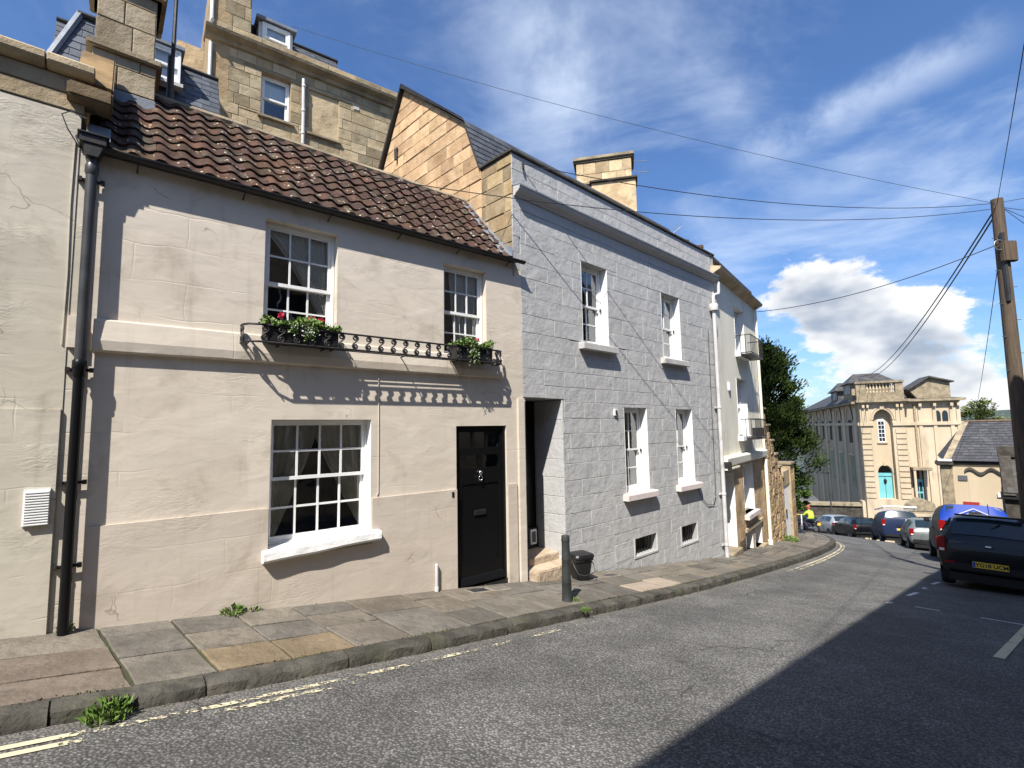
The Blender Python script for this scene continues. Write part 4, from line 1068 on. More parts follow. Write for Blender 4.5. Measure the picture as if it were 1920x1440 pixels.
# ------------------------------------------------------------------ the grey house
def grey_house():
    fr = FG
    r = thing('grey_house', 'grey painted stone house with parapet and deep dark doorway at its corner', 'house', fr.w(3.3, 0, -1))
    W1 = (1.46, 2.215, 3.08, 4.51, .15); W2 = (4.12, 4.90, 3.05, 4.435, .15); W3 = (2.60, 3.385, .455, 2.01, .15); W4 = (4.51, 5.245, .44, 2.01, .15)
    B1 = (2.80, 3.56, -.68, -.375, .30); B2 = (4.53, 5.225, -.765, -.41, .30); PS = (.045, .885, -2.5, 2.115, .62)
    ops = [W1, W2, W3, W4, B1, B2, PS]
    X1 = 6.74
    wl = wall(fr, .0, X1, -3.5, 5.17, ops, y=.012).build('wall', 'grey_joint', r)
    ashlar(fr, wl, 'grey_paint', None, -1.75, 5.15, 0.0, X1, (.235, .29), (.42, .85), holes=[o[:4] for o in ops], yf=.0, yb=.03, gap=.003, cham=.0045, jit=.0022, wob=.003)
    ashlar(fr, wl, 'grey_paint', None, 4.02, 5.15, -.155, 0.0, (.235, .29), (.42, .85), yf=.0, yb=.03, gap=.003, cham=.0045, jit=.0015, wob=.002)
    # smooth reveals
    for o in (W1, W2, W3, W4):
        reveals(fr, r, o)
    rv = MB(fr); rv.quad((PS[1] - .004, .0, -2.4), (PS[1] - .004, .62, -2.4), (PS[1] - .004, .62, 2.11), (PS[1] - .004, .0, 2.11)); pr = rv.build('passage_reveal', 'grey_joint', r)
    fs = Frame(fr.w(PS[1] - .006, 0, 0).xy, fr.n, fr.d)      # blocks inside the doorway recess
    ashlar(fs, pr, 'grey_paint', None, -1.2, 2.10, .0, .60, (.27, .33), (.3, .6), yf=-.004, yb=.02, gap=.006, cham=.005, jit=.002, tints=None)
    # windows
    for o, lab, cm in ((W1, 'upper sash window of the grey house, the one nearer the cottage', 'curtain_pale'), (W2, 'upper sash window of the grey house, the one nearer the white downpipe', 'curtain'), (W3, 'ground-floor sash window of the grey house, the one nearer the doorway', 'curtain'), (W4, 'ground-floor sash window of the grey house, the one nearer the white downpipe', 'curtain')):
        a, b, c, d, e = o
        w = sash(fr, r, a + .005, b - .005, c + .002, d - .002, e, 2, (2, 2), bar=.02, stile=.045, lab=lab, horns=True, fw=.05)
        room(fr, r, a, b, c, d, e + .12, d=1.2)
        L = b - a
        if o is W1:
            drape(fr, w, lambda v: a + .05, lambda v: a + .05 + L * .55 * (1 - .5 * v), c + .06, d - .75, e + .13, mat=cm, folds=4, nx=20)
            drape(fr, w, lambda v: b - L * .4, lambda v: b - .05, c + .06, d - .05, e + .135, mat='curtain', folds=5, nx=20)
        else:
            drape(fr, w, lambda v: a + .04, lambda v: a + L * .5, c + .06, d - .05, e + .13, mat=cm, folds=5, nx=24)
            drape(fr, w, lambda v: a + L * .5, lambda v: b - .04, c + .06, d - .05, e + .132, mat=cm, folds=5, nx=24)
        sm = 'pink_sill' if o in (W3, W4) else 'grey_sill'
        sl_ = MB(fr); sl_.prism([(-.115, c - .115), (-.115, c - .012), (-.09, c + .002), (e - .002, c + .018), (e - .002, c - .115)], a - .115, b + .135, axis='x'); sl_.build('sill', sm, w, bevel=.006)
        MB(fr).box(b - .06, b - .02, e - .022, e - .002, (c + d) / 2 - .05, (c + d) / 2).build('sash_catch', 'black_iron', w)
    # barred cellar openings
    for o, lab in ((B1, 'barred cellar opening nearer the doorway'), (B2, 'barred cellar opening nearer the white downpipe')):
        a, b, c, d, e = o; m = MB(fr); t = .035
        m.box(a - t, a - .001, -.012, .03, c - t, d + .01); m.box(b + .001, b + t, -.012, .03, c - t, d + .01); m.box(a - .001, b + .001, -.0115, .03, c - t, c - .001)
        cw = m.build('cellar_opening', 'grey_sill', r); cw['label'] = lab
        MB(fr).box(a, b, e - .02, e + .3, c - .02, d + .02).build('void', 'room', cw)
        for i in range(7):
            x = a + (b - a) * (i + .6) / 7.3; MB(fr).tube([(x, .10, c), (x, .10, d)], .011, 6).build('bar', 'black_iron', cw)
    # recessed black door and steps
    dr = MB(fr); dr.box(.05, .88, .62, .67, -.26, 2.11); d0 = dr.build('side_door', 'black_gloss', r, bevel=.003); d0['label'] = 'black door deep in the corner recess'
    for z0, z1 in ((.14, .85), (.95, 1.95)):
        MB(fr).box(.14, .44, .608, .6195, z0, z1).build('door_panel', 'black_gloss', d0, bevel=.004); MB(fr).box(.50, .80, .608, .6195, z0, z1).build('door_panel', 'black_gloss', d0, bevel=.004)
    MB(fr).box(.05, .88, .575, .62, -.27, .06).build('kick_plate', 'black_iron', d0, bevel=.004)
    lp = MB(fr).box(.66, .80, .54, .573, -.19, .04).build('white_framed_vent', 'white_paint', d0, bevel=.004); MB(fr).box(.685, .775, .5365, .5395, -.16, .01).build('vent_grille', 'pipe_grey', d0)
    MB(fr).box(.046, .06, .03, .60, -1, 2.11).build('passage_lining', 'black_iron', r)
    st = MB(fr)
    i0 = st.pts([(.065, -.06, -.85), (.12, -.13, -.85), (.95, -.13, -.85), (.875, .34, -.85), (.065, .34, -.85), (.065, -.06, -.375), (.12, -.13, -.38), (.95, -.13, -.395), (.875, .34, -.365), (.065, .34, -.36)])
    st.f += [(i0 + 5, i0 + 6, i0 + 7, i0 + 8, i0 + 9), (i0, i0 + 4, i0 + 3, i0 + 2, i0 + 1)] + [(i0 + k, i0 + (k + 1) % 5, i0 + 5 + (k + 1) % 5, i0 + 5 + k) for k in range(5)]; st.build('step', 'step_stone', r, bevel=.014)
    st = MB(fr); st.prism([(.14, -.6), (.575, -.6), (.575, -.255), (.15, -.26), (.14, -.27)], .20, .872, axis='x'); st.build('step', 'step_stone', r, bevel=.012)
    # cornice and parapet
    P = [(.02, 5.15), (-.03, 5.155), (-.045, 5.185), (-.10, 5.205), (-.125, 5.235), (-.125, 5.262), (-.14, 5.268), (-.14, 5.285), (.02, 5.31)]
    MB(fr).prism(P, -.12, X1 + .06, axis='x').build('cornice', 'grey_paint', r)
    MB(fr).prism([(-.144, 5.2685), (-.144, 5.292), (.01, 5.317), (.01, 5.311), (-.139, 5.2865)], -.125, X1 + .065, axis='x').build('lead_capping', 'lead', r)
    pw = wall(fr, -.14, X1, 5.17, 5.83, [], y=.013, thick=.66).build('parapet', 'grey_joint', r)
    ashlar(fr, pw, 'grey_paint', None, 5.31, 5.825, -.155, X1, (.25, .27), (.45, .85), yf=.0, yb=.03, gap=.003, cham=.0045, jit=.002, wob=.003)
    MB(fr).box(-.19, X1 + .03, -.035, .70, 5.83, 5.875).build('coping', 'dark_stone', r, bevel=.008)
    # gable wall of rough Bath stone facing the cottage roof
    gf = Frame(fr.w(-.15, 0, 0).xy, -fr.n, fr.d)          # local x runs back-to-front reversed: x = -depth
    gx = lambda t: -t
    gw = MB(gf); prof = [(.032, 3.9), (.032, 5.80), (.7, 5.80), (1.11, 6.83), (3.03, 8.45), (4.55, 5.9), (4.55, 3.9)]
    gw.prism([(gx(t), z) for t, z in prof], .0, .18); g = gw.build('gable', 'bath_mortar', r)
    g['label'] = 'warm Bath stone gable wall above the pantile roof'
    tn = [(1.22, 1.05, .92), (1.08, .92, .80), (1.25, 1.10, .98), (1.0, .85, .76), (1.3, 1.15, 1.0)]
    main = [(-4.5, 5.2), (-.7, 5.2), (-.7, 5.8), (-1.11, 6.80), (-3.03, 8.41), (-4.5, 5.95)]
    ashlar(gf, g, 'bath_stone', [main], 5.2, 8.42, -4.5, -.68, (.225, .255), (.32, .62), yf=-.012, yb=.02, gap=.010, cham=.009, jit=.007, tints=tn)
    dk = [(.62, .60, .55), (.72, .66, .58), (.55, .54, .50)]
    ashlar(gf, g, 'bath_stone', [[(-.70, 4.6), (-.005, 3.9), (-.005, 5.79), (-.70, 5.79)], ], 3.9, 5.8, -.70, 0, (.23, .27), (.3, .5), yf=-.012, yb=.02, gap=.012, cham=.010, jit=.007, tints=dk + [(1.0, .95, .8)])
    ashlar(gf, g, 'bath_stone', [[(-1.6, 5.2), (-.70, 4.6), (-.70, 5.2)], ], 4.6, 5.2, -1.6, -.70, (.23, .25), (.3, .5), yf=-.012, yb=.02, gap=.010, cham=.009, jit=.006, tints=tn)
    MB(gf).tube([(-3.25, -.03, 7.3), (-3.25, -.06, 7.26), (-3.25, -.05, 7.05)], .03, 6).build('wall_tie', 'black_iron', r)
    # mansard roof
    rf = MB(fr)
    A = [(.70, 5.84), (1.11, 6.86), (3.03, 8.48), (4.6, 5.9)]
    for (t0, z0), (t1, z1) in zip(A, A[1:]): rf.quad((-.21, t0, z0), (X1 + .0, t0, z0), (X1 + .0, t1, z1), (-.21, t1, z1))
    rf.poly([(X1, t, z) for t, z in A]); ro = rf.build('roof', 'slate_roof', r)
    MB(fr).prism([(1.06, 6.83), (1.11, 6.90), (3.03, 8.54), (4.62, 5.95), (4.58, 5.88), (3.03, 8.44)], -.24, -.205, axis='x').build('verge', 'black_iron', ro)
    u = Vector((0, .41, 1.02)); L = u.length; u.normalize(); k = 0; gz = .135
    while k * gz < L - .02:
        x = -.20 - (k % 2) * .13
        while x < 2.4:
            a = max(x, -.20); b = x + .26; yy = .70 + u.y * gz * k; zz = 5.84 + u.z * gz * k; g2 = min(gz * 1.25, L - k * gz)
            if b - a > .05: MB(fr).poly([(a + .003, yy - .018, zz + .004), (b - .003, yy - .018, zz + .004), (b - .003, yy + u.y * g2 - .006, zz + u.z * g2), (a + .003, yy + u.y * g2 - .006, zz + u.z * g2)]).build('slate', 'slate', ro, fix=False)
            x += .26
        k += 1
    bd = MB(fr); bd.box(.0, X1, 4.4, 4.6, -3, 5.9); bd.quad((X1 - .01, .3, -3), (X1 - .01, 4.4, -3), (X1 - .01, 4.4, 5.9), (X1 - .01, .3, 5.9)); bd.build('rear_wall', 'bath_mortar', r)
    # white rainwater pipe with hopper and swan neck at the far corner
    p = MB(fr); x = 6.45; p.tube([(x, -.085, 4.40), (x, -.085, 2), (x, -.085, -.8), (x, -.085, -1.42)], .045, 12); p.lathe((x, -.085, 4.40), [(.046, -.06), (.05, -.02), (.10, .0), (.105, .14), (.09, .16)], 14); p.tube([(x, -.085, 4.52), (x, -.085, 4.72), (x + .03, -.085, 4.78), (x + .30, -.085, 4.86), (x + .33, -.085, 4.92), (x + .33, -.085, 5.14), (x + .33, -.03, 5.2)], .038, 10)
    pp = p.build('downpipe', 'pipe_white', r, smooth=50)
    for z in (2.05, .05, -1.1): MB(fr).lathe((x, -.085, z), [(.046, 0), (.054, .01), (.054, .05), (.046, .06)], 12).build('pipe_collar', 'pipe_white', pp); MB(fr).box(x - .09, x + .09, -.04, -.008, z + .01, z + .045).build('pipe_clip', 'pipe_white', pp)
    c = MB(fr); c.tube([(6.25, -.012, 3.9), (6.22, -.012, 2.5), (6.20, -.012, .6), (6.18, -.015, .05), (6.05, -.02, -.12), (5.75, -.02, -.10), (5.45, -.02, .10), (5.36, -.02, .25), (5.27, -.02, .42)], .007, 5); c.build('wall_cable', 'cable', r)
    b = MB(fr); b.tube([(6.62, -.012, 4.9), (6.64, -.012, 3), (6.66, -.012, -1.3)], .02, 6); b.build('conduit', 'grey_sill', r)
    # small plate with a dark oval by the ground-floor window
    n = MB(fr).box(2.27, 2.37, -.03, .002, 1.86, 1.98).build('name_plate', 'white_paint', r, bevel=.005); MB(fr).lathe((2.32, -.032, 1.92), [(.0, -.04), (.018, -.036), (.022, 0), (.018, .036), (0, .04)], 10).build('plate_oval', 'plastic_black', n)
    MB(fr).tube([(.06, -.04, 5.62), (.06, -.03, 5.72)], .02, 6).build('cable_bracket', 'black_iron', r)
    return r
grey_house()
CH = Frame((1.98, 14.0), heading(103))
ch = chimney_stack(CH, 'chimney_stack', 'two-tier pale stone chimney with dark cap above the grey house roof', .0, 1.62, .0, .8, 7.2, 8.72, 9.40, tone=(1.05, 1.02, .95))
MB(CH).box(.45, 1.70, -.12, .5, 7.2, 8.70).build('lower_shoulder', 'bath_stone', ch, bevel=.015).color = (1.15, 1.1, 1, 1)
MB(CH).box(.40, 1.75, -.19, .5, 8.70, 8.76).build('shoulder_cap', 'dark_stone', ch, bevel=.008)
for z, dz in ((9.25, -.15), (8.95, -.2)):
    ae = MB(CH); ae.tube([(1.66, -.02, z), (2.05, -.15, z + dz * .7)], .010, 5)
    for i in range(6): q = 1.70 + i * .06; ae.tube([(q, -.06 - .13 * i * .06 / .39, z + .10 - .08 * i / 6), (q, -.06 - .13 * i * .06 / .39, z - .12 - .08 * i / 6)], .004, 4)
    tag(ae.build('tv_aerial', 'steel'), 'upper of two small aerials on the pale stone chimney' if z > 9 else 'lower of two small aerials, at the shoulder of the pale stone chimney', 'aerial', 'aerials on the chimney')
for x, y, lab in ((6.92, 19.0, 'squat brown chimney pot behind the grey parapet'), (7.47, 19.0, 'taller brown chimney pot at the end of the grey parapet')):
    z = 8.95 if x < 7 else 8.72
    p = MB(); p.lathe((x, y, z - 1.6), [(.17, 0), (.17, 1.2), (.15, 1.25), (.13, 1.45), (.16, 1.5), (.16, 1.6), (.12, 1.6), (.11, 1.3)], 14); o = p.build('chimney_pot', 'terracotta', smooth=40); tag(o, lab, 'chimney pot')
aw = MB(); aw.tube([(6.75, 19.5, 7.5), (6.80, 19.5, 9.6)], .015, 5); aw.tube([(6.55, 19.5, 9.4), (7.0, 19.5, 9.75)], .01, 5)
for i in range(6): aw.tube([(6.58 + i * .08, 19.5, 9.25 + i * .06), (6.55 + i * .08, 19.5, 9.65 + i * .06)], .006, 4)
tag(aw.build('tv_aerial', 'steel'), 'pale aerial on a mast above the end of the grey parapet', 'aerial')

# ------------------------------------------------------------------ cream three-storey house
def cream_house():
    fr = FF; X1 = 4.72
    r = thing('cream_house', 'tall cream house with small iron balconies beyond the white downpipe', 'house', fr.w(2.3, 0, -1.7))
    U = (2.03, 3.12, 3.64, 4.96, .16); Mi = (1.85, 2.98, 1.36, 2.94, .16); Gr = (2.0, 3.18, -.72, .60, .16); DR = (.18, 1.05, -2.6, .60, .45); K1 = (1.93, 2.72, -1.72, -1.16, .16); K2 = (2.98, 3.90, -1.80, -1.16, .16)
    wall(fr, 0, X1, .66, 5.42, [U, Mi]).build('wall', 'cream_paint', r)
    lw = wall(fr, 0, X1, -4, .66, [Gr, DR, K1, K2], y=.0).build('ground_floor_wall', 'bath_mortar', r)
    ashlar(fr, lw, 'bath_stone', None, -2.4, .65, 0, X1, (.28, .32), (.5, .9), holes=[o[:4] for o in (Gr, DR, K1, K2)], yf=-.008, yb=.02, gap=.005, cham=.004, jit=.002, tints=[(1.05, .95, .85), (1.12, 1.02, .9), (.98, .9, .8)])
    MB(fr).prism([(.02, .64), (-.06, .66), (-.12, .70), (-.14, .86), (-.13, .89), (.02, .92)], .02, X1 + .04, axis='x').build('string_course', 'cream_paint', r, bevel=.006)
    MB(fr).prism([(.02, 5.34), (-.06, 5.36), (-.12, 5.40), (-.22, 5.44), (-.24, 5.50), (.02, 5.56)], -.05, X1 + .16, axis='x').build('cornice', 'bath_stone', r)
    MB(fr).box(0, X1 - .3, .05, .4, 5.56, 5.78).build('parapet', 'sooty_stone', r); MB(fr).box(-.1, X1 - .25, -.02, .45, 5.78, 5.86).build('coping', 'slate_roof', r, bevel=.01)
    for o, lab in ((U, 'top window of the cream house behind a balcony'), (Mi, 'middle window of the cream house'), (Gr, 'ground-floor window of the cream house with pink sill'), (K1, 'small cellar window nearer the white door'), (K2, 'small cellar window nearer the rough stone wall')):
        a, b, c, d, e = o; w = sash(fr, r, a + .01, b - .01, c + .005, d - .005, e, 2, (2, 2) if d - c > .8 else (1, 1), fw=.06, lab=lab)
        room(fr, r, a, b, c, d, e + .12, d=1.0)
        reveals(fr, w, o, y0=-.01)
        MB(fr).box(a - .1, b + .12, -.13, e, c - .12, c).build('sill', 'pink_sill' if o is Gr else ('white_sill' if d - c > .8 else 'bath_stone'), w, bevel=.006)
    MB(fr).box(1.85, 4.0, -.06, -.009, -1.155, -1.07).build('lintel', 'bath_stone', r)
    d0 = MB(fr).box(.185, 1.045, .40, .45, -1.25, .595).build('side_door', 'white_paint', r); d0['label'] = 'tall white door beside the white downpipe'
    m = MB(fr); m.quad((1.044, -.004, -1.5), (1.044, .40, -1.5), (1.044, .40, .595), (1.044, -.004, .595)); m.build('reveal', 'white_paint', r)
    MB(fr).box(.60, .72, .385, .399, -.35, -.10).build('letter_plate', 'pipe_grey', d0); MB(fr).box(.10, 1.10, -.12, .42, -2.6, -1.36).build('doorstep', 'sooty_stone', r, bevel=.01)
    MB(fr).box(-.02, 1.2, -.13, .02, .60, .64).build('hood', 'cream_paint', r)
    MB(fr).box(.0, .12, -.20, -.01, .56, .80).build('bracket_lamp', 'black_iron', r, bevel=.01)
    # iron balconies
    for a, b, z, lab in ((2.0, 3.5, 3.60, 'small iron balcony at the top window of the cream house'), (2.1, 3.3, 1.32, 'small iron balcony at the middle window of the cream house')):
        t = thing('balcony_rail', lab, 'railing', fr.w((a + b) / 2, -.2, z))
        f = MB(fr); f.box(a, b, -.40, -.01, z - .05, z - .01); f.build('floor', 'black_iron', t)
        for h in (.02, .50): MB(fr).tube([(a, -.01, z + h), (a, -.39, z + h), (b, -.39, z + h), (b, -.01, z + h)], .014, 5).build('rail', 'black_iron', t)
        n = 9
        for i in range(n + 1): q = a + (b - a) * i / n; MB(fr).tube([(q, -.39, z), (q, -.39, z + .5)], .009, 4).build('bar', 'black_iron', t)
        for q in (a, b):
            for y in (-.13, -.26): MB(fr).tube([(q, y, z), (q, y, z + .5)], .009, 4).build('bar', 'black_iron', t)
    box = thing('window_box', 'dark window box on the middle balcony of the cream house', 'planter', fr.w(3.05, -.25, 1.32)); MB(fr).box(2.65, 3.25, -.36, -.16, 1.33, 1.58).build('box', 'black_iron', box, bevel=.01)
    MB(fr).box(.95, 1.1, -.05, -.001, 2.55, 2.75).build('alarm_box', 'white_paint', r)
    MB(fr).tube([(4.62, -.06, 5.3), (4.64, -.06, 3), (4.66, -.06, .9)], .04, 8).build('downpipe', 'cream_paint', r); MB(fr).tube([(4.66, -.08, .6), (4.66, -.08, -1.0), (4.66, -.08, -2.0)], .05, 8).build('downpipe', 'cream_paint', r); MB(fr).lathe((4.66, -.08, -2.0), [(.06, -.1), (.07, 0), (.07, .15), (.055, .17)], 10).build('pipe_shoe', 'cream_paint', r)
    bd = MB(fr); bd.quad((X1, 0, -4), (X1, 5, -4), (X1, 5, 5.5), (X1, 0, 5.5)); bd.quad((0, 5, -4), (X1, 5, -4), (X1, 5, 5.5), (0, 5, 5.5)); bd.quad((0, .1, 5.55), (X1, .1, 5.55), (X1, 5, 5.55), (0, 5, 5.55)); bd.build('rear_wall', 'bath_mortar', r)
    # low black grille of the area by the door
    for i in range(8): MB(fr).tube([(1.15 + i * .09, -.05, -1.9), (1.15 + i * .09, -.05, -1.25 - .0 * i)], .008, 4).build('area_bar', 'black_iron', r)
    return r
cream_house()

# ------------------------------------------------------------------ rubble wall stepping down the hill, with white door and end pier
def rubble_wall():
    fr = FF
    r = thing('rubble_wall', 'rough stone garden wall stepping down from the cream house', 'wall', fr.w(7, 0, -2.4))
    steps = [(4.74, 5.35, 2.15), (5.35, 5.95, 1.62), (5.95, 6.5, 1.10), (6.5, 7.1, .62), (7.1, 7.7, .15), (7.7, 7.95, -.25)]
    tn = [(.95, .86, .74), (.85, .76, .66), (1.05, .95, .8), (.75, .68, .6)]
    for a, b, z in steps:
        c = MB(fr).box(a, b - .002, .012, .4, -4, z).build('core', 'bath_mortar', r)
        ashlar(fr, c, 'bath_stone', None, -2.6, z, a, b, (.16, .28), (.2, .42), yf=-.02, yb=.02, gap=.016, cham=.012, jit=.018, name='rubble_stone', tints=tn)
        MB(fr).box(a - .02, b + .05, -.06, .45, z, z + .07).build('coping_stone', 'sooty_stone', r, bevel=.01)
    p = MB(fr).box(7.95, 8.02, .0, .4, -4, -.15).build('core', 'bath_mortar', r)
    wb = MB(fr).box(9.22, 10.15, -.05, .45, -4, .12).build('pier', 'bath_mortar', r)
    ashlar(fr, wb, 'bath_stone', None, -3.0, .12, 9.22, 10.15, (.25, .36), (.4, .6), yf=-.07, yb=-.03, gap=.012, cham=.012, jit=.008, tints=tn)
    MB(fr).box(9.17, 10.2, -.12, .5, .12, .20).build('pier_cap', 'sooty_stone', r, bevel=.015)
    MB(fr).box(8.0, 9.25, -.02, .4, -.55, -.05).build('lintel', 'bath_stone', r)
    d0 = MB(fr).box(8.03, 9.21, .02, .09, -2.75, -.56).build('garden_door', 'white_paint', r, bevel=.004); d0['label'] = 'white plank door in the stone wall'
    MB(fr).box(8.3, 8.5, .0, .018, -1.75, -1.45).build('latch', 'black_iron', d0); 
    for i in range(1, 6): MB(fr).box(8.03 + i * .197 - .004, 8.03 + i * .197 + .004, .014, .0195, -2.7, -.6).build('plank_joint', 'grey_sill', d0)
    return r
rubble_wall()

# ------------------------------------------------------------------ tall stone house behind the cottage
def tall_house():
    fr = FC
    r = thing('tall_stone_house', 'tall weathered Bath stone house rising behind the cottage roof', 'house', fr.w(1, 0, 3))
    x0, x1 = -1.31, 3.6
    Wn = (-.42, .135, 8.09, 9.03, .12); BW = (.50, 1.13, 8.03, 9.01, .035)
    wl = wall(fr, x0, x1, 0, 9.35, [Wn, BW], y=.012).build('wall', 'bath_mortar', r)
    tn = [(.80, .83, .82), (.70, .73, .72), (.90, .92, .90), (.62, .65, .64), (.85, .86, .82), (.95, .96, .92)]
    ashlar(fr, wl, 'bath_stone', None, 7.2, 9.35, x0, x1, (.20, .28), (.25, .55), holes=[Wn[:4], BW[:4]], yf=.0, yb=.03, gap=.008, cham=.007, jit=.005, tints=tn)
    MB(fr).box(BW[0], BW[1], .036, .06, BW[2], BW[3]).build('blocked_window', 'bath_stone', r).color = (.85, .85, .8, 1)
    MB(fr).box(.46, 1.18, -.06, .03, 7.98, 8.03).build('sill', 'sooty_stone', r, bevel=.006)
    w = sash(fr, r, Wn[0] + .005, Wn[1] - .005, Wn[2] + .005, Wn[3] - .005, .12, 1, (1, 1), fw=.035, lab='white sash window of the tall house behind the cottage', glass='glass')
    room(fr, r, *Wn[:4], .24, d=1.0); drape(fr, w, lambda v: Wn[0] + .05, lambda v: Wn[1] - .05, 8.55, 9.0, .25, mat='curtain_pale', folds=1, amp=.004)
    MB(fr).box(Wn[0] - .06, Wn[1] + .07, -.06, .12, Wn[2] - .055, Wn[2]).build('sill', 'sooty_stone', w, bevel=.006)
    # cornice, blocking course
    MB(fr).prism([(.02, 9.28), (-.05, 9.30), (-.08, 9.36), (-.20, 9.42), (-.22, 9.47), (.02, 9.50)], x0 - .12, x1, axis='x').build('cornice', 'sooty_stone', r)
    bc = MB(fr).box(x0 + .02, x1, .0, .3, 9.50, 9.74).build('blocking_course', 'bath_mortar', r)
    ashlar(fr, bc, 'bath_stone', None, 9.502, 9.73, x0 + .02, x1, (.22, .23), (.45, .75), yf=-.012, yb=.02, tints=tn)
    # attic pier, slate mansard and dormer
    at = MB(fr).box(x0 + .02, -.64, .02, .55, 9.73, 11.6).build('attic_pier', 'bath_mortar', r)
    ashlar(fr, at, 'bath_stone', None, 9.74, 11.6, x0 + .02, -.64, (.22, .30), (.25, .4), yf=-.0, yb=.03, tints=tn)
    rf = MB(fr); rf.quad((-.64, .30, 9.70), (1.27, .30, 9.70), (1.27, .75, 10.45), (-.64, .75, 10.45)); rf.quad((1.27, .30, 9.70), (1.27, 3, 9.70), (1.27, 3, 10.45), (1.27, .75, 10.45)); rf.quad((-.64, .75, 10.45), (1.27, .75, 10.45), (1.27, 3, 10.6), (-.64, 3, 10.6)); ro = rf.build('mansard_roof', 'slate_roof', r)
    u = Vector((0, .45, .75)); L = u.length; u.normalize(); gz = .11; k = 0
    while k * gz < L:
        x = -.64 - (k % 2) * .1
        while x < 1.27:
            a, b = max(x, -.64), min(x + .2, 1.27); yy = .30 + u.y * gz * k; zz = 9.70 + u.z * gz * k; g2 = gz * 1.2
            if b - a > .04 and not (b > -.44 and a < .19): MB(fr).poly([(a + .003, yy - .014, zz), (b - .003, yy - .014, zz), (b - .003, yy + u.y * g2 - .005, zz + u.z * g2), (a + .003, yy + u.y * g2 - .005, zz + u.z * g2)]).build('slate', 'slate', ro, fix=False)
            x += .2
        k += 1
    MB(fr).tube([(-.64, .75, 10.47), (1.3, .75, 10.47)], .05, 6).build('ridge_roll', 'black_iron', ro)
    dm = MB(fr).box(-.46, .21, .34, 1.4, 9.72, 10.36).build('dormer', 'white_paint', r)
    sash(fr, r, -.40, .15, 9.73, 10.33, .27, 1, (1, 1), fw=.05, lab='dormer window with white frame high above the cornice')
    MB(fr).box(-.52, .27, .22, 1.4, 10.36, 10.42).build('dormer_roof', 'lead', r)
    # white waste pipe and flashing
    p = MB(fr); p.tube([(.375, -.07, 7.2), (.375, -.07, 8.3), (.365, -.07, 9.14)], .035, 10)
    for z in (7.9, 8.4, 8.95): p.lathe((.372, -.07, z), [(.036, 0), (.044, .01), (.044, .05), (.036, .06)], 10)
    p.build('waste_pipe', 'pipe_white', r, smooth=50); MB(fr).tube([(x0 - .02, -.04, 7.0), (x0 - .02, -.04, 9.2)], .03, 8).build('waste_pipe', 'white_paint', r); MB(fr).tube([(x0 - .02, -.28, 9.5), (x0 - .02, -.04, 9.62), (x0 - .02, -.04, 12)], .03, 8).build('waste_pipe', 'white_paint', r)
    MB(fr).box(x0, 2.35, -.03, .0, 7.50, 7.56).build('flashing', 'white_sill', r)
    MB(fr).box(1.46, 1.58, -.015, .0, 8.93, 9.0).build('air_brick', 'grey_sill', r)
    # left flank with two windows, running back
    fl = Frame(fr.w(x0, 5.0, 0).xy, -fr.n, fr.d)
    s = wall(fl, 0, 5.0, 0, 11.6, [(2.2, 2.9, 9.9, 11.2, .1), (3.4, 4.0, 7.5, 8.6, .1)], y=.0).build('flank_wall', 'bath_stone', r); s.color = (.85, .8, .72, 1)
    ashlar(fl, s, 'bath_stone', None, 6.8, 9.3, 3.0, 4.98, (.2, .28), (.25, .5), holes=[(3.4, 4.0, 7.5, 8.6)], yf=-.012, yb=.02, tints=tn)
    sash(fl, r, 2.21, 2.89, 9.905, 11.19, .1, 1, (1, 1), lab='narrow window high on the flank of the tall house'); MB(fl).box(3.41, 3.99, .1, .15, 7.51, 8.59).build('blind_window', 'white_paint', r)
    MB(fr).box(x0, x1, 4.8, 5.0, 0, 9.5).build('rear_wall', 'bath_mortar', r); MB(fr).box(x0 + .01, -.65, .56, 5, 11.55, 11.65).build('roof_slab', 'lead', r)
    return r
tall_house()
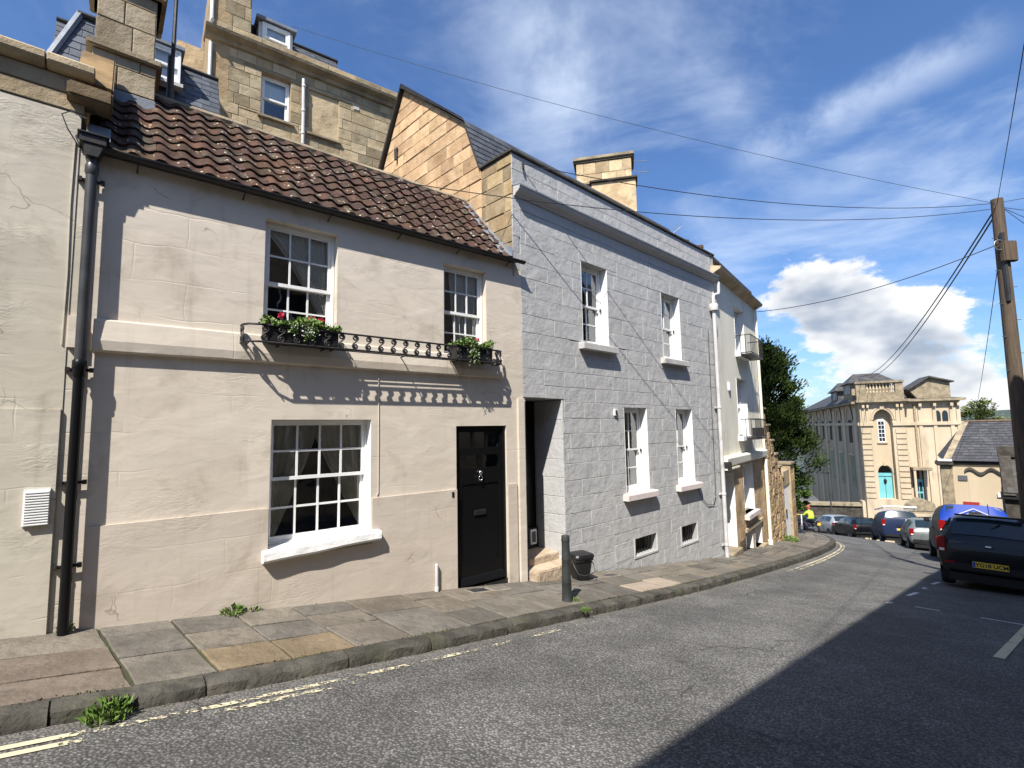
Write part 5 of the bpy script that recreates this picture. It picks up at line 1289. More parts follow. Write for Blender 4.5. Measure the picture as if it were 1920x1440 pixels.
def dormer_house():
    fr = Frame(FB.w(-2, 3.5, 0).xy, DB)
    r = thing('slate_roofed_house', 'blue-grey slate mansard with white dormer between chimney and tall house', 'house', fr.w(-2, 0, 5))
    rf = MB(fr); x0, x1 = -3.4, -1.35; A = (-.15, 6.55); Bq = (.35, 7.68)
    rf.quad((x0, A[0], A[1]), (x1, A[0], A[1]), (x1, Bq[0], Bq[1]), (x0, Bq[0], Bq[1])); rf.quad((x0, Bq[0], Bq[1]), (x1, Bq[0], Bq[1]), (x1, 2.0, 7.75), (x0, 2.0, 7.75)); rf.box(x0, x1, -.14, 2, 2, 6.55); rf.poly([(x0, A[0], A[1]), (x0, Bq[0], Bq[1]), (x0, 2, 7.75), (x0, 2, 6.55)])
    ro = rf.build('mansard_roof', 'slate_roof', r)
    u = Vector((0, .5, 1.13)); L = u.length; u.normalize(); gz = .125; k = 0
    while k * gz < L - .02:
        x = x0 - (k % 2) * .12
        while x < x1:
            a, b = max(x, x0), min(x + .24, x1); yy = A[0] + u.y * gz * k; zz = A[1] + u.z * gz * k; g2 = gz * 1.2
            if b - a > .04 and not (b > -2.30 and a < -1.90 and 7.08 < zz < 7.62): MB(fr).poly([(a + .003, yy - .014, zz), (b - .003, yy - .014, zz), (b - .003, yy + u.y * g2 - .005, zz + u.z * g2), (a + .003, yy + u.y * g2 - .005, zz + u.z * g2)]).build('slate', 'slate', ro, fix=False).color = (1.1, 1.15, 1.2, 1)
            x += .24
        k += 1
    MB(fr).tube([(x0, Bq[0], 7.70), (x1, Bq[0], 7.70)], .04, 6).build('ridge_roll', 'black_iron', ro)
    MB(fr).box(-2.34, -1.93, -.0, .6, 7.09, 7.66).build('dormer', 'white_paint', r); sash(fr, r, -2.335, -1.925, 7.085, 7.645, -.10, 1, (1, 1), fw=.04, lab='small white dormer window in the slate mansard'); MB(fr).box(-2.39, -1.88, -.14, .6, 7.66, 7.71).build('dormer_roof', 'lead', r); MB(fr).box(-2.38, -1.89, -.16, .0, 7.03, 7.085).build('sill', 'grey_sill', r)
    MB(fr).box(-1.9, -1.50, 1.0, 1.6, 7.6, 8.6).build('rear_chimney', 'bath_stone', r).color = (1.1, 1, .85, 1)
    return r
dormer_house()
# ------------------------------------------------------------------ small street things
def pix(x, y, Y):
    """world point that lies Y metres in front of the viewpoint along a sight line (used for far things)"""
    d = ROT @ Vector((x - 960, -(y - 720), -930)); d *= Y / d.y; return Vector((d.x, d.y, d.z + EYE))
def bollard():
    x, y = .64, 6.40; s, o = so((x, y)); z = pav_z(s, o)
    r = thing('bollard', 'dark grey-green cast bollard on the pavement in front of the dark doorway', 'bollard', (x, y, z))
    m = MB(); m.lathe((x, y, z), [(.066, -.03), (.066, .02), (.062, .03), (.060, .22), (.0615, .225), (.0615, .24), (.057, .26), (.054, .50), (.0555, .505), (.0555, .515), (.053, .53), (.050, .72)], 24); m.build('post', 'bollard_paint', r, smooth=40)
    m = MB(); m.lathe((x, y, z), [(.0505, .72), (.055, .735), (.055, .75), (.051, .765), (.051, .79), (.047, .80), (.0, .803)], 24); m.build('cap', 'bollard_paint', r, smooth=40)
bollard()
def caddy():
    x, y = .985, 7.72; s, o = so((x, y)); z = pav_z(s, o); fr = Frame((x, y), heading(62), z0=z)
    r = thing('food_waste_bin', 'small black plastic food waste bin with grey handle by the steps', 'bin', (x, y, z))
    def ring(hw, hd, zz, c=.03): return [(-hw + c, -hd, zz), (hw - c, -hd, zz), (hw, -hd + c, zz), (hw, hd - c, zz), (hw - c, hd, zz), (-hw + c, hd, zz), (-hw, hd - c, zz), (-hw, -hd + c, zz)]
    def loft(R, nm, mat):
        m = MB(fr); ids = [m.pts(q) for q in R]
        for a, b in zip(ids, ids[1:]):
            for k in range(8): m.f.append((a + k, a + (k + 1) % 8, b + (k + 1) % 8, b + k))
        m.f.append(tuple(ids[0] + k for k in range(7, -1, -1))); m.f.append(tuple(ids[-1] + k for k in range(8))); return m.build(nm, mat, r, smooth=35)
    loft([ring(.105, .10, 0), ring(.125, .12, .12), ring(.14, .135, .25), ring(.145, .14, .29), ring(.16, .155, .295), ring(.16, .155, .325), ring(.148, .143, .33)], 'body', 'plastic_black')
    loft([ring(.168, .163, .332), ring(.168, .163, .36), ring(.155, .15, .385), ring(.10, .09, .395)], 'lid', 'plastic_black')
    m = MB(fr); m.box(-.05, .05, -.18, -.163, .33, .385); m.build('latch', 'plastic_black', r, bevel=.004)
    m = MB(fr); m.tube([(.165, -.02, .31), (.172, -.10, .22), (.15, -.165, .13), (.05, -.175, .10), (-.05, -.175, .10), (-.15, -.165, .13), (-.172, -.10, .22), (-.165, -.02, .31)], .007, 6); m.build('handle', 'pipe_grey', r, smooth=True)
caddy()
def stub():
    p = FB.w(-1.40, -.05, 0); s, o = so(p); z = pav_z(s, o)
    m = MB(FB); m.tube([(-1.40, -.05, z - .02), (-1.40, -.05, z + .12), (-1.40, -.05, z + .30)], .022, 10); m.lathe((-1.40, -.05, z + .30), [(.022, 0), (.024, .01), (.012, .03)], 10); m.lathe((-1.40, -.05, z - .01), [(.027, 0), (.027, .06), (.023, .07)], 10)
    tag(m.build('pipe_stub', 'pipe_white', smooth=50), 'short white pipe stub standing against the cottage wall left of the door', 'pipe')
stub()
def weed(s, o, r, h, n, lab, size=.05, mat='leaf_bright', zf=None, grass=False):
    q = xy(s, o); z = (zf or pav_z)(s, o)
    P = []; D = []
    for i in range(n):
        a = rnd(0, 6.28); rr = r * math.sqrt(rnd(0, 1)); k = rnd(0, 1); P.append(Vector((q.x + rr * math.cos(a), q.y + rr * math.sin(a), z + h * k * (1 - .5 * rr / r)))); D.append(Vector((math.cos(a) * .6, math.sin(a) * .6, 1.0)))
    t = thing('weed', lab, 'weed', (q.x, q.y, z)); leaf_cloud(P, size, 'foliage', mat, t, aspect=.35 if grass else .55, dirs=D)
    st = MB()
    for i in range(8): a = rnd(0, 6.28); st.tube([(q.x, q.y, z - .01), (q.x + r * .6 * math.cos(a), q.y + r * .6 * math.sin(a), z + h * .8)], .003, 4)
    st.build('stem', 'stem', t)
weed(-4.55, 1.47, .12, .13, 260, 'clump of green weeds growing from the kerb joint on the near flags', .06, 'leaf_bright', lambda s, o: road_z(s, o), grass=True)
weed(-3.62, .05, .10, .10, 130, 'small leafy weed at the foot of the cottage wall', .04)
weed(-3.45, .04, .08, .06, 60, 'low weed at the wall foot beside the leafy one', .03)
weed(.02, .98, .09, .035, 160, 'patch of bright moss at the foot of the bollard', .025, 'fern')
weed(-.16, 1.37, .07, .05, 70, 'tuft of grass on the kerb near the bollard', .04, grass=True)
weed(-4.80, .05, .05, .10, 60, 'little weed at the foot of the black downpipe', .03)
weed(13.9, -2.02, .35, .22, 200, 'weeds along the foot of the rough stone wall by the white door', .09)
def moss():
    """tiny moss and grass specks in the paving joints: nobody could count them"""
    P = []; D = []
    def put(s, o, k=1.0, zf=pav_z):
        q = xy(s, o); P.append(Vector((q.x, q.y, zf(s, o) + rnd(-.006, .010) * k))); D.append(Vector((rnd(-.5, .5), rnd(-.5, .5), 1)))
    for i in range(1500):                                     # back edge of the kerb
        s = rnd(-6, 9); c = math.sin(s * 5.1) + math.sin(s * 2.3 + 1)
        if c > rnd(-.6, 1.6): put(s, kerb_off(s) - .16 + random.gauss(0, .012))
    for i in range(500):                                      # wall foot
        s = rnd(-5, 6.5)
        if math.sin(s * 3.7) + math.sin(s * 8.1) > rnd(-.2, 1.8): put(s, wall_off(s) + abs(random.gauss(0, .012)), 1.6)
    for i in range(260):                                      # foot of the kerb face
        s = rnd(-6, 8); put(s, kerb_off(s) + .015 + abs(random.gauss(0, .01)), 1.0, road_z)
    o = leaf_cloud(P, .016, 'moss', 'moss', None, aspect=.8, dirs=D); o['kind'] = 'stuff'; tag(o, 'moss and grass specks in the paving joints and along the kerb', 'moss')
moss()

# ------------------------------------------------------------------ telegraph pole and cables
PT = Vector((10.72, 10.5, 6.42))
def pole():
    r = thing('telegraph_pole', 'weathered wooden telegraph pole with climbing steps beside the black hatchback', 'pole', (10.68, 10.5, -1.9))
    m = MB(); m.tube([(10.68, 10.5, -2.2), (10.69, 10.5, 0), (10.70, 10.5, 3), (10.715, 10.5, 6.5)], [.15, .14, .125, .105], 14); m.build('post', 'wood_pole', r, smooth=50)
    m = MB(); m.box(10.60, 10.66, 10.36, 10.42, 4.2, 5.7); m.build('cable_duct', 'pipe_grey', r)
    for i in range(16):
        z = .2 + i * .36; sd = -1 if i % 2 else 1
        MB().tube([(10.70, 10.5, z), (10.70 + sd * .22, 10.46, z + .01)], .009, 5).build('step', 'steel', r)
    m = MB(); m.box(10.56, 10.86, 10.30, 10.42, 5.05, 5.5); m.build('terminal_box', 'wood_pole', r, bevel=.02)
    m = MB(); m.tube([(10.52 + .11 * math.cos(a), 10.36, 5.42 + .11 * math.sin(a)) for a in [i * .4 for i in range(17)]], .012, 6); m.build('insulator_ring', 'steel', r, smooth=True)
pole()
def cable(a, b, sag, lab, r=.0065, group=None, n=28):
    a, b = Vector(a), Vector(b); P = []
    for i in range(n + 1):
        t = i / n; p = a.lerp(b, t); p.z -= sag * 4 * t * (1 - t); P.append(tuple(p))
    o = MB().tube(P, r, 5, caps=False).build('overhead_cable', 'cable', smooth=True); tag(o, lab, 'cable', group)
cable(FG.w(.06, -.04, 5.70), PT, .35, 'overhead cable from the corner bracket of the grey house to the pole')
cable(pix(695, 332, 6.4), PT + Vector((0, 0, -.12)), .42, 'lower overhead cable from the pantile roof past the grey cornice to the pole')
cable(pix(545, 48, 11), PT + Vector((0, 0, -.02)), .30, 'faint overhead cable crossing the sky from the tall house to the pole', r=.0045)
cable(PT + Vector((0, 0, -.05)), pix(1612, 706, 46), 1.0, 'cable from the pole to the far stone hall, the one further along its roof', r=.018)
cable(PT + Vector((.05, 0, -.1)), pix(1630, 708, 45), .8, 'cable from the pole to the far stone hall, the one closer to the balustrade', r=.018)
cable(FF.w(4.72, -.1, 5.25), (10.55, 10.4, 5.45), .25, 'overhead cable from the cream house corner to the pole', r=.010)
cable((10.56, 10.4, 5.3), pix(1826, 782, 38), .3, 'thin cable dropping from the pole towards the slate-roofed lodge', r=.009)
cable(PT, xy(-7, 6.75).to_3d() + Vector((0, 0, 6.55)), .1, 'cable rising from the pole towards the terrace behind the viewer', r=.006)
cable(PT, xy(13, 8.7).to_3d() + Vector((0, 0, 6.9)), .05, 'level cable running from the pole top to the dark terrace', r=.006)
for k, (a, b) in enumerate(((14, 5.2), (16, 3.4), (18, 1.6))):
    cable(PT + Vector((.08, 0, -.1)), xy(a, 8.7).to_3d() + Vector((0, 0, b)), .1, 'cable fanning down from the pole to the dark terrace', r=.006, group='cables fanning down from the pole')

# ------------------------------------------------------------------ the house opposite (behind the viewpoint; casts the big shadow)
def opposite():
    a, b = xy(-15, 6.98), xy(7.4, 6.06); d = (b - a).normalized(); fr = Frame(a, d, Vector((d.y, -d.x))); L = (b - a).length
    r = thing('opposite_house', 'tall stone terrace across the street that throws the shadow on the road', 'house', fr.w(L / 2, 0, 0))
    ops = []
    for zz in (.4, 3.3):
        for i in range(7): ops.append((1.2 + i * 3.0, 2.3 + i * 3.0, zz, zz + 1.8, .15))
    wall(fr, 0, L, -4, 6.38, ops).build('wall', 'bath_stone', r)
    for o in ops: MB(fr).box(o[0], o[1], .15, .2, o[2], o[3]).build('window', 'car_glass', r); MB(fr).box((o[0] + o[1]) / 2 - .03, (o[0] + o[1]) / 2 + .03, .10, .148, o[2], o[3]).build('window_bar', 'white_paint', r)
    MB(fr).box(-.1, L + .1, -.15, .3, 6.38, 6.50).build('cornice', 'bath_stone', r)
    m = MB(fr); m.quad((0, 0, -4), (0, 8, -4), (0, 8, 6.35), (0, 0, 6.35)); m.quad((L, 0, -4), (L, 8, -4), (L, 8, 6.35), (L, 0, 6.35)); m.quad((0, 8, -4), (L, 8, -4), (L, 8, 6.35), (0, 8, 6.35)); m.build('side_wall', 'bath_stone', r)
    m = MB(fr); m.quad((0, .3, 6.35), (L, .3, 6.35), (L, 4, 8.0), (0, 4, 8.0)); m.quad((0, 8, 6.35), (L, 8, 6.35), (L, 4, 8.0), (0, 4, 8.0)); m.build('roof', 'slate_roof', r)
opposite()
def shade_terrace():
    fr = Frame(xy(11, 8.6), DB, -NB)  # unseen building, added to throw shade on the outbuilding
    r = thing('shade_terrace', 'unseen dark stone terrace down the street, added to shade the outbuilding', 'house', fr.w(6, 0, -3))
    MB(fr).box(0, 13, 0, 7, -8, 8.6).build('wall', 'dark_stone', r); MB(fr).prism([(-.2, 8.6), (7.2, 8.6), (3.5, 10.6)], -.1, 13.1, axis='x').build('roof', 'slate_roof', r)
shade_terrace()

# ------------------------------------------------------------------ far stone hall
def hall():
    fr = Frame((31.3, 45), heading(114)); fr.sx = .77
    r = thing('stone_hall', 'big sunlit Bath stone hall with arched turquoise door at the bend', 'building', fr.w(4, 0, -5))
    Zb = -9
    A = (1.22, 2.98)
    def arch(x0, x1, zs, n=14, k=1.0):
        c = (x0 + x1) / 2; rr = (x1 - x0) / 2; return [(c + rr * math.cos(math.pi * i / n), zs + k * rr * math.sin(math.pi * i / n)) for i in range(n + 1)]
    def arched_sheet(mb, X0, X1, Z0, Z1, x0, x1, z0, zs, y, dep):
        """wall sheet with a round-headed recess"""
        ar = arch(x0, x1, zs); P = ar
        for i in range(len(ar) - 1):
            (a, b), (c, d) = ar[i], ar[i + 1]; mb.quad((a, y, b), (c, y, d), (c, y, Z1), (a, y, Z1)); mb.quad((a, y, b), (a, y + dep, b), (c, y + dep, d), (c, y, d))
        mb.quad((X0, y, Z0), (x0, y, Z0), (x0, y, Z1), (X0, y, Z1)); mb.quad((x1, y, Z0), (X1, y, Z0), (X1, y, Z1), (x1, y, Z1)); mb.quad((x0, y, Z0), (x1, y, Z0), (x1, y, z0), (x0, y, z0))
        for x in (x0, x1): mb.quad((x, y, z0), (x, y + dep, z0), (x, y + dep, zs), (x, y, zs))
        mb.quad((x0, y, z0), (x1, y, z0), (x1, y + dep, z0), (x0, y + dep, z0))
    m = MB(fr); arched_sheet(m, 0, 4.2, Zb, 3.35, A[0], A[1], -4.95, 1.95, -.6, .55); m.quad((4.2, -.6, Zb), (4.2, 0, Zb), (4.2, 0, 3.35), (4.2, -.6, 3.35)); m.quad((0, -.6, Zb), (0, .2, Zb), (0, .2, 3.35), (0, -.6, 3.35)); m.build('entrance_bay', 'far_stone', r)
    # inner wall of the recess with door opening and window
    m = MB(fr); arched_sheet(m, A[0], A[1], -5.0, 3.3, 1.42, 2.78, -4.95, -2.75, -.05, .35); m.build('recess_wall', 'far_stone', r)
    d = MB(fr); d.prism([(1.42, -4.95), (2.78, -4.95)] + arch(1.42, 2.78, -2.75), .18, .24); dr = d.build('front_door', 'turquoise', r); dr['label'] = 'turquoise arched double door'
    MB(fr).prism(arch(1.5, 2.7, -2.72), .14, .178).build('fanlight', 'glass_dark', dr); MB(fr).box(1.42, 2.78, .12, .178, -3.02, -2.75).build('transom', 'turquoise', dr); MB(fr).box(2.085, 2.115, .16, .179, -4.95, -3.02).build('door_joint', 'ink', dr); MB(fr).lathe((2.1, .15, -3.45), [(0, -.22), (.14, -.12), (.16, 0), (.14, .12), (0, .22)], 12).build('door_wreath', 'ink', dr)
    sr = MB(fr); ar0 = arch(1.38, 2.82, -2.75); ar1 = arch(1.2, 3.0, -2.75)
    for i in range(len(ar0) - 1): sr.quad((ar0[i][0], -.10, ar0[i][1]), (ar0[i + 1][0], -.10, ar0[i + 1][1]), (ar1[i + 1][0], -.10, ar1[i + 1][1]), (ar1[i][0], -.10, ar1[i][1])); sr.quad((ar1[i][0], -.10, ar1[i][1]), (ar1[i + 1][0], -.10, ar1[i + 1][1]), (ar1[i + 1][0], -.04, ar1[i + 1][1]), (ar1[i][0], -.04, ar1[i][1]))
    sr.build('door_arch', 'far_stone', r); MB(fr).box(1.98, 2.22, -.16, -.05, -2.1, -1.75).build('keystone', 'far_stone', r)
    # round-headed window
    w = MB(fr); w.prism([(1.72, -.02), (2.42, -.02)] + arch(1.72, 2.42, 1.75), -.095, -.055); wn = w.build('arched_window', 'white_paint', r); wn['label'] = 'white round-headed window above the turquoise door'
    for i in range(2):
        for j in range(5): MB(fr).box(1.80 + i * .29, 2.05 + i * .29, -.105, -.0955, .06 + j * .36, .36 + j * .36).build('pane', 'car_glass', wn)
    MB(fr).box(1.58, 2.56, -.16, -.05, -.14, -.03).build('sill', 'far_stone', wn)
    # big archivolt and keystone
    ao = MB(fr)
    for r0, r1, y in ((.0, .14, -.68), (.20, .32, -.66)):
        a0 = arch(A[0] - r0, A[1] + r0, 1.95); a1 = arch(A[0] - r1, A[1] + r1, 1.95)
        for i in range(len(a0) - 1):
            ao.quad((a0[i][0], y, a0[i][1]), (a0[i + 1][0], y, a0[i + 1][1]), (a1[i + 1][0], y, a1[i + 1][1]), (a1[i][0], y, a1[i][1]))
            for aa in (a0, a1): ao.quad((aa[i][0], y, aa[i][1]), (aa[i + 1][0], y, aa[i + 1][1]), (aa[i + 1][0], -.6, aa[i + 1][1]), (aa[i][0], -.6, aa[i][1]))
    ao.build('archivolt', 'far_stone', r); MB(fr).box(1.9, 2.3, -.78, -.6, 2.85, 3.2).build('keystone', 'far_stone', r)
    # rusticated pilaster bands
    for xa, xb in ((-.02, .95), (3.22, 4.22)):
        z = -4.9
        while z < .9:
            MB(fr).box(xa, xb, -.66, -.61, z, z + .40).build('rustic_block', 'far_stone', r, bevel=.03); z += .47
    MB(fr).box(-.1, 1.2, -.74, -.6, 1.42, 1.72).build('string_course', 'far_stone', r); MB(fr).box(3.0, 4.3, -.74, -.6, 1.42, 1.72).build('string_course', 'far_stone', r); MB(fr).box(4.3, 9.4, -.16, 0, 1.42, 1.70).build('string_course', 'far_stone', r)
    for x in (.15, .55, 3.35, 3.75): MB(fr).box(x, x + .28, -.70, -.6, 1.72, 3.0).build('strip', 'far_stone', r); MB(fr).box(x + .02, x + .26, -.92, -.6, 3.02, 3.28).build('corbel', 'far_stone', r)
    # recessed wing
    m = MB(fr); m.quad((4.2, 0, Zb), (9.3, 0, Zb), (9.3, 0, 3.35), (4.2, 0, 3.35)); m.quad((9.3, 0, Zb), (9.3, 14, Zb), (9.3, 14, 3.35), (9.3, 0, 3.35)); m.build('wing_wall', 'far_stone', r)
    for x in (5.6, 6.9, 8.4, 9.0): MB(fr).box(x, x + .32, -.10, 0, Zb, 3.0).build('strip', 'far_stone', r); MB(fr).box(x + .03, x + .29, -.34, 0, 3.02, 3.28).build('corbel', 'far_stone', r)
    for x in (7.1, 7.75): MB(fr).prism([(x, 1.75), (x + .5, 1.75)] + arch(x, x + .5, 2.3, k=1.4), -.06, -.01).build('small_arched_window', 'car_glass', r)
    MB(fr).tube([(5.3, -.08, 3.3), (5.3, -.08, -3.2)], .09, 6).build('downpipe', 'bath_mortar', r)
    pc = MB(fr); pc.box(4.3, 6.0, -1.3, 0, -2.35, -2.15); pc.build('porch_roof', 'sooty_stone', r); MB(fr).box(4.35, 4.55, -1.25, -1.05, -6, -2.35).build('porch_post', 'far_stone', r); MB(fr).box(5.7, 5.9, -1.25, -1.05, -6, -2.35).build('porch_post', 'far_stone', r)
    pd = MB(fr).box(4.6, 5.6, -.04, .02, -5.6, -2.4).build('porch_door', 'room', r); MB(fr).box(4.75, 5.45, -.10, -.045, -5.4, -3.2).build('door_leaf', 'turquoise', pd)
    for i in range(2):
        for j in range(2): MB(fr).box(4.82 + i * .32, 5.06 + i * .32, -.115, -.101, -5.2 + j * .95, -4.4 + j * .95).build('pane', 'car_glass', pd)
    # entablature, cornice
    MB(fr).box(-.12, 4.35, -.78, .3, 3.35, 3.5).build('frieze', 'far_stone', r); MB(fr).box(-.4, 4.7, -1.1, .3, 3.5, 3.72).build('cornice', 'sooty_stone', r); MB(fr).box(4.7, 9.75, -.5, .3, 3.48, 3.68).build('cornice', 'sooty_stone', r)
    MB(fr).box(4.2, 9.4, .0, .4, 3.35, 3.48).build('frieze', 'far_stone', r)
    # attic with balustrade
    at = MB(fr); at.box(-.2, 4.3, -.6, -.2, 3.72, 4.35); at.build('attic', 'sooty_stone', r); MB(fr).box(-.2, .75, -.55, -.2, 4.35, 5.2).build('balustrade_pier', 'sooty_stone', r); MB(fr).box(3.55, 4.3, -.55, -.2, 4.35, 5.2).build('balustrade_pier', 'sooty_stone', r); MB(fr).box(-.3, 4.4, -.65, -.1, 5.2, 5.38).build('balustrade_rail', 'sooty_stone', r)
    for i in range(9): x = .93 + i * .31; MB(fr).lathe((x, -.38, 4.35), [(.10, 0), (.10, .08), (.06, .14), (.11, .34), (.06, .60), (.10, .78), (.10, .85)], 8).build('baluster', 'far_stone', r)
    # roofs
    def hip(x0, x1, y0, y1, z, h, nm='slate_roof_hip'):
        cx, cy = (x0 + x1) / 2, (y0 + y1) / 2; mm = MB(fr); k = min(x1 - x0, y1 - y0) * .28
        mm.poly([(x0, y0, z), (x1, y0, z), (cx + k, cy, z + h), (cx - k, cy, z + h)]); mm.poly([(x1, y0, z), (x1, y1, z), (cx + k, cy, z + h)]); mm.poly([(x1, y1, z), (x0, y1, z), (cx - k, cy, z + h), (cx + k, cy, z + h)]); mm.poly([(x0, y1, z), (x0, y0, z), (cx - k, cy, z + h)]); return mm.build(nm, 'slate_roof', r)
    hip(-.6, 9.6, -.2, 42, 3.7, 1.6)
    MB(fr).box(-.3, 3.6, .8, 4.5, 3.7, 5.35).build('attic_room', 'sooty_stone', r); hip(-.7, 4.1, .4, 5.0, 5.35, 1.0)
    MB(fr).box(-.35, -.30, 1.3, 3.2, 4.5, 5.25).build('attic_window', 'car_glass', r)
    for q in (1.3, 1.95, 2.6, 3.2): MB(fr).box(-.42, -.355, q - .05, q + .05, 4.45, 5.3).build('window_bar', 'white_paint', r)
    MB(fr).box(-.1, 3.4, 8.5, 12.5, 3.7, 5.1).build('attic_room', 'slate_roof', r); hip(-.5, 3.8, 8.1, 13, 5.1, 1.0)
    MB(fr).box(-.16, -.11, 9.0, 10.6, 4.3, 5.0).build('attic_window', 'car_glass', r)
    for q in (9.0, 9.8, 10.6): MB(fr).box(-.23, -.165, q - .06, q + .06, 4.25, 5.05).build('window_bar', 'white_paint', r)
    tb = MB(fr); tb.prism([(6.0, 3.7), (9.0, 3.7), (9.0, 5.1), (7.1, 5.6), (5.2, 4.6)], .8, 3.0); tb.build('roof_tower', 'sooty_stone', r); MB(fr).prism([(5.0, 4.62), (7.1, 5.72), (9.3, 5.2), (9.3, 5.08), (7.1, 5.58), (5.0, 4.5)], .5, 3.2).build('tower_roof', 'slate_roof', r)
    # flank with blind arches; its shade is partly painted by the darker tint
    fl = Frame(fr.w(0, 16, 0).xy, -fr.n, fr.d)
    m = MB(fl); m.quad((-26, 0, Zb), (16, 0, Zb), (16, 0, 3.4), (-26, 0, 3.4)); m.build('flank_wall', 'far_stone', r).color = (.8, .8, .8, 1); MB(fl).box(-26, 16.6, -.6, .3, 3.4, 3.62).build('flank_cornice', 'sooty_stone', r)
    for i in range(7):
        x = 14.2 - i * 5.4; MB(fl).box(x, x + 1.2, -.10, 0, Zb, 3.1).build('pilaster', 'far_stone', r)
        aw = MB(fl); x0, x1 = x - 3.4, x - .8; P = arch(x0, x1, 1.9)
        for k in range(len(P) - 1):
            (a, b), (c, d) = P[k], P[k + 1]; q = lambda u, v: ((u - (x0 + x1) / 2) * 1.22 + (x0 + x1) / 2, (v - 1.9) * 1.22 + 1.9)
            e, f_ = q(a, b), q(c, d); aw.quad((a, -.1, b), (c, -.1, d), (f_[0], -.1, f_[1]), (e[0], -.1, e[1])); aw.quad((a, -.1, b), (c, -.1, d), (c, 0, d), (a, 0, b))
        aw.build('archivolt', 'far_stone', r)
        MB(fl).box(x0 + .35, x1 - .35, -.015, .05, -4.6, -1.4).build('window', 'car_glass', r); MB(fl).box(x0 + .2, x1 - .2, -.1, .0, -1.4, -1.2).build('window_head', 'far_stone', r); MB(fl).box(x0 + .55, x1 - .55, -.012, .05, -.2, 2.0).build('window', 'dark_stone', r)
    MB(fl).box(-26, 16.2, -.14, 0, 1.45, 1.72).build('string_course', 'far_stone', r)
    return r
hall()
def terrace_wall():
    fr = Frame((26.2, 46.5), heading(106)); r = thing('terrace_wall', 'dark sooty retaining wall with copings in front of the stone hall', 'wall', fr.w(4, 0, -8))
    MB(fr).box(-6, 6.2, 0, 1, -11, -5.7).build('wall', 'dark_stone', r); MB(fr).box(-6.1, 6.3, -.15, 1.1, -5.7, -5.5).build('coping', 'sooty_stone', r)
    for x in (-4.5, -2, 1.0, 3.4): MB(fr).box(x, x + 1.1, -.02, .1, -9.5, -6.6).build('dark_opening', 'room', r)
    MB(fr).box(5.0, 5.5, -.3, .3, -9, -5.2).build('pale_pier', 'far_stone', r)
    fb = Frame((32.3, 41.5), heading(97)); 
    MB(fb).box(-.2, 9, 0, .8, -10, -5.6).build('wall', 'sooty_stone', r); MB(fb).prism([(0, -5.6), (2.2, -5.6), (2.0, -4.9), (1.0, -4.5), (.2, -5.0)], -.05, .7).build('scrolled_wing', 'sooty_stone', r, bevel=.05); MB(fb).prism([(3.0, -5.6), (4.6, -5.6), (4.6, -5.0), (3.9, -4.6), (3.2, -5.1)], -.05, .7).build('scrolled_wing', 'sooty_stone', r, bevel=.05)
    MB(fb).box(5.2, 6.2, -.2, .9, -5.6, -4.7).build('gate_pier', 'sooty_stone', r, bevel=.05); MB(fb).box(6.3, 9, -.1, .8, -5.6, -5.0).build('parapet', 'sooty_stone', r); MB(fb).box(-.3, 9.1, -.15, .95, -6.0, -5.8).build('coping', 'far_stone', r)
terrace_wall()
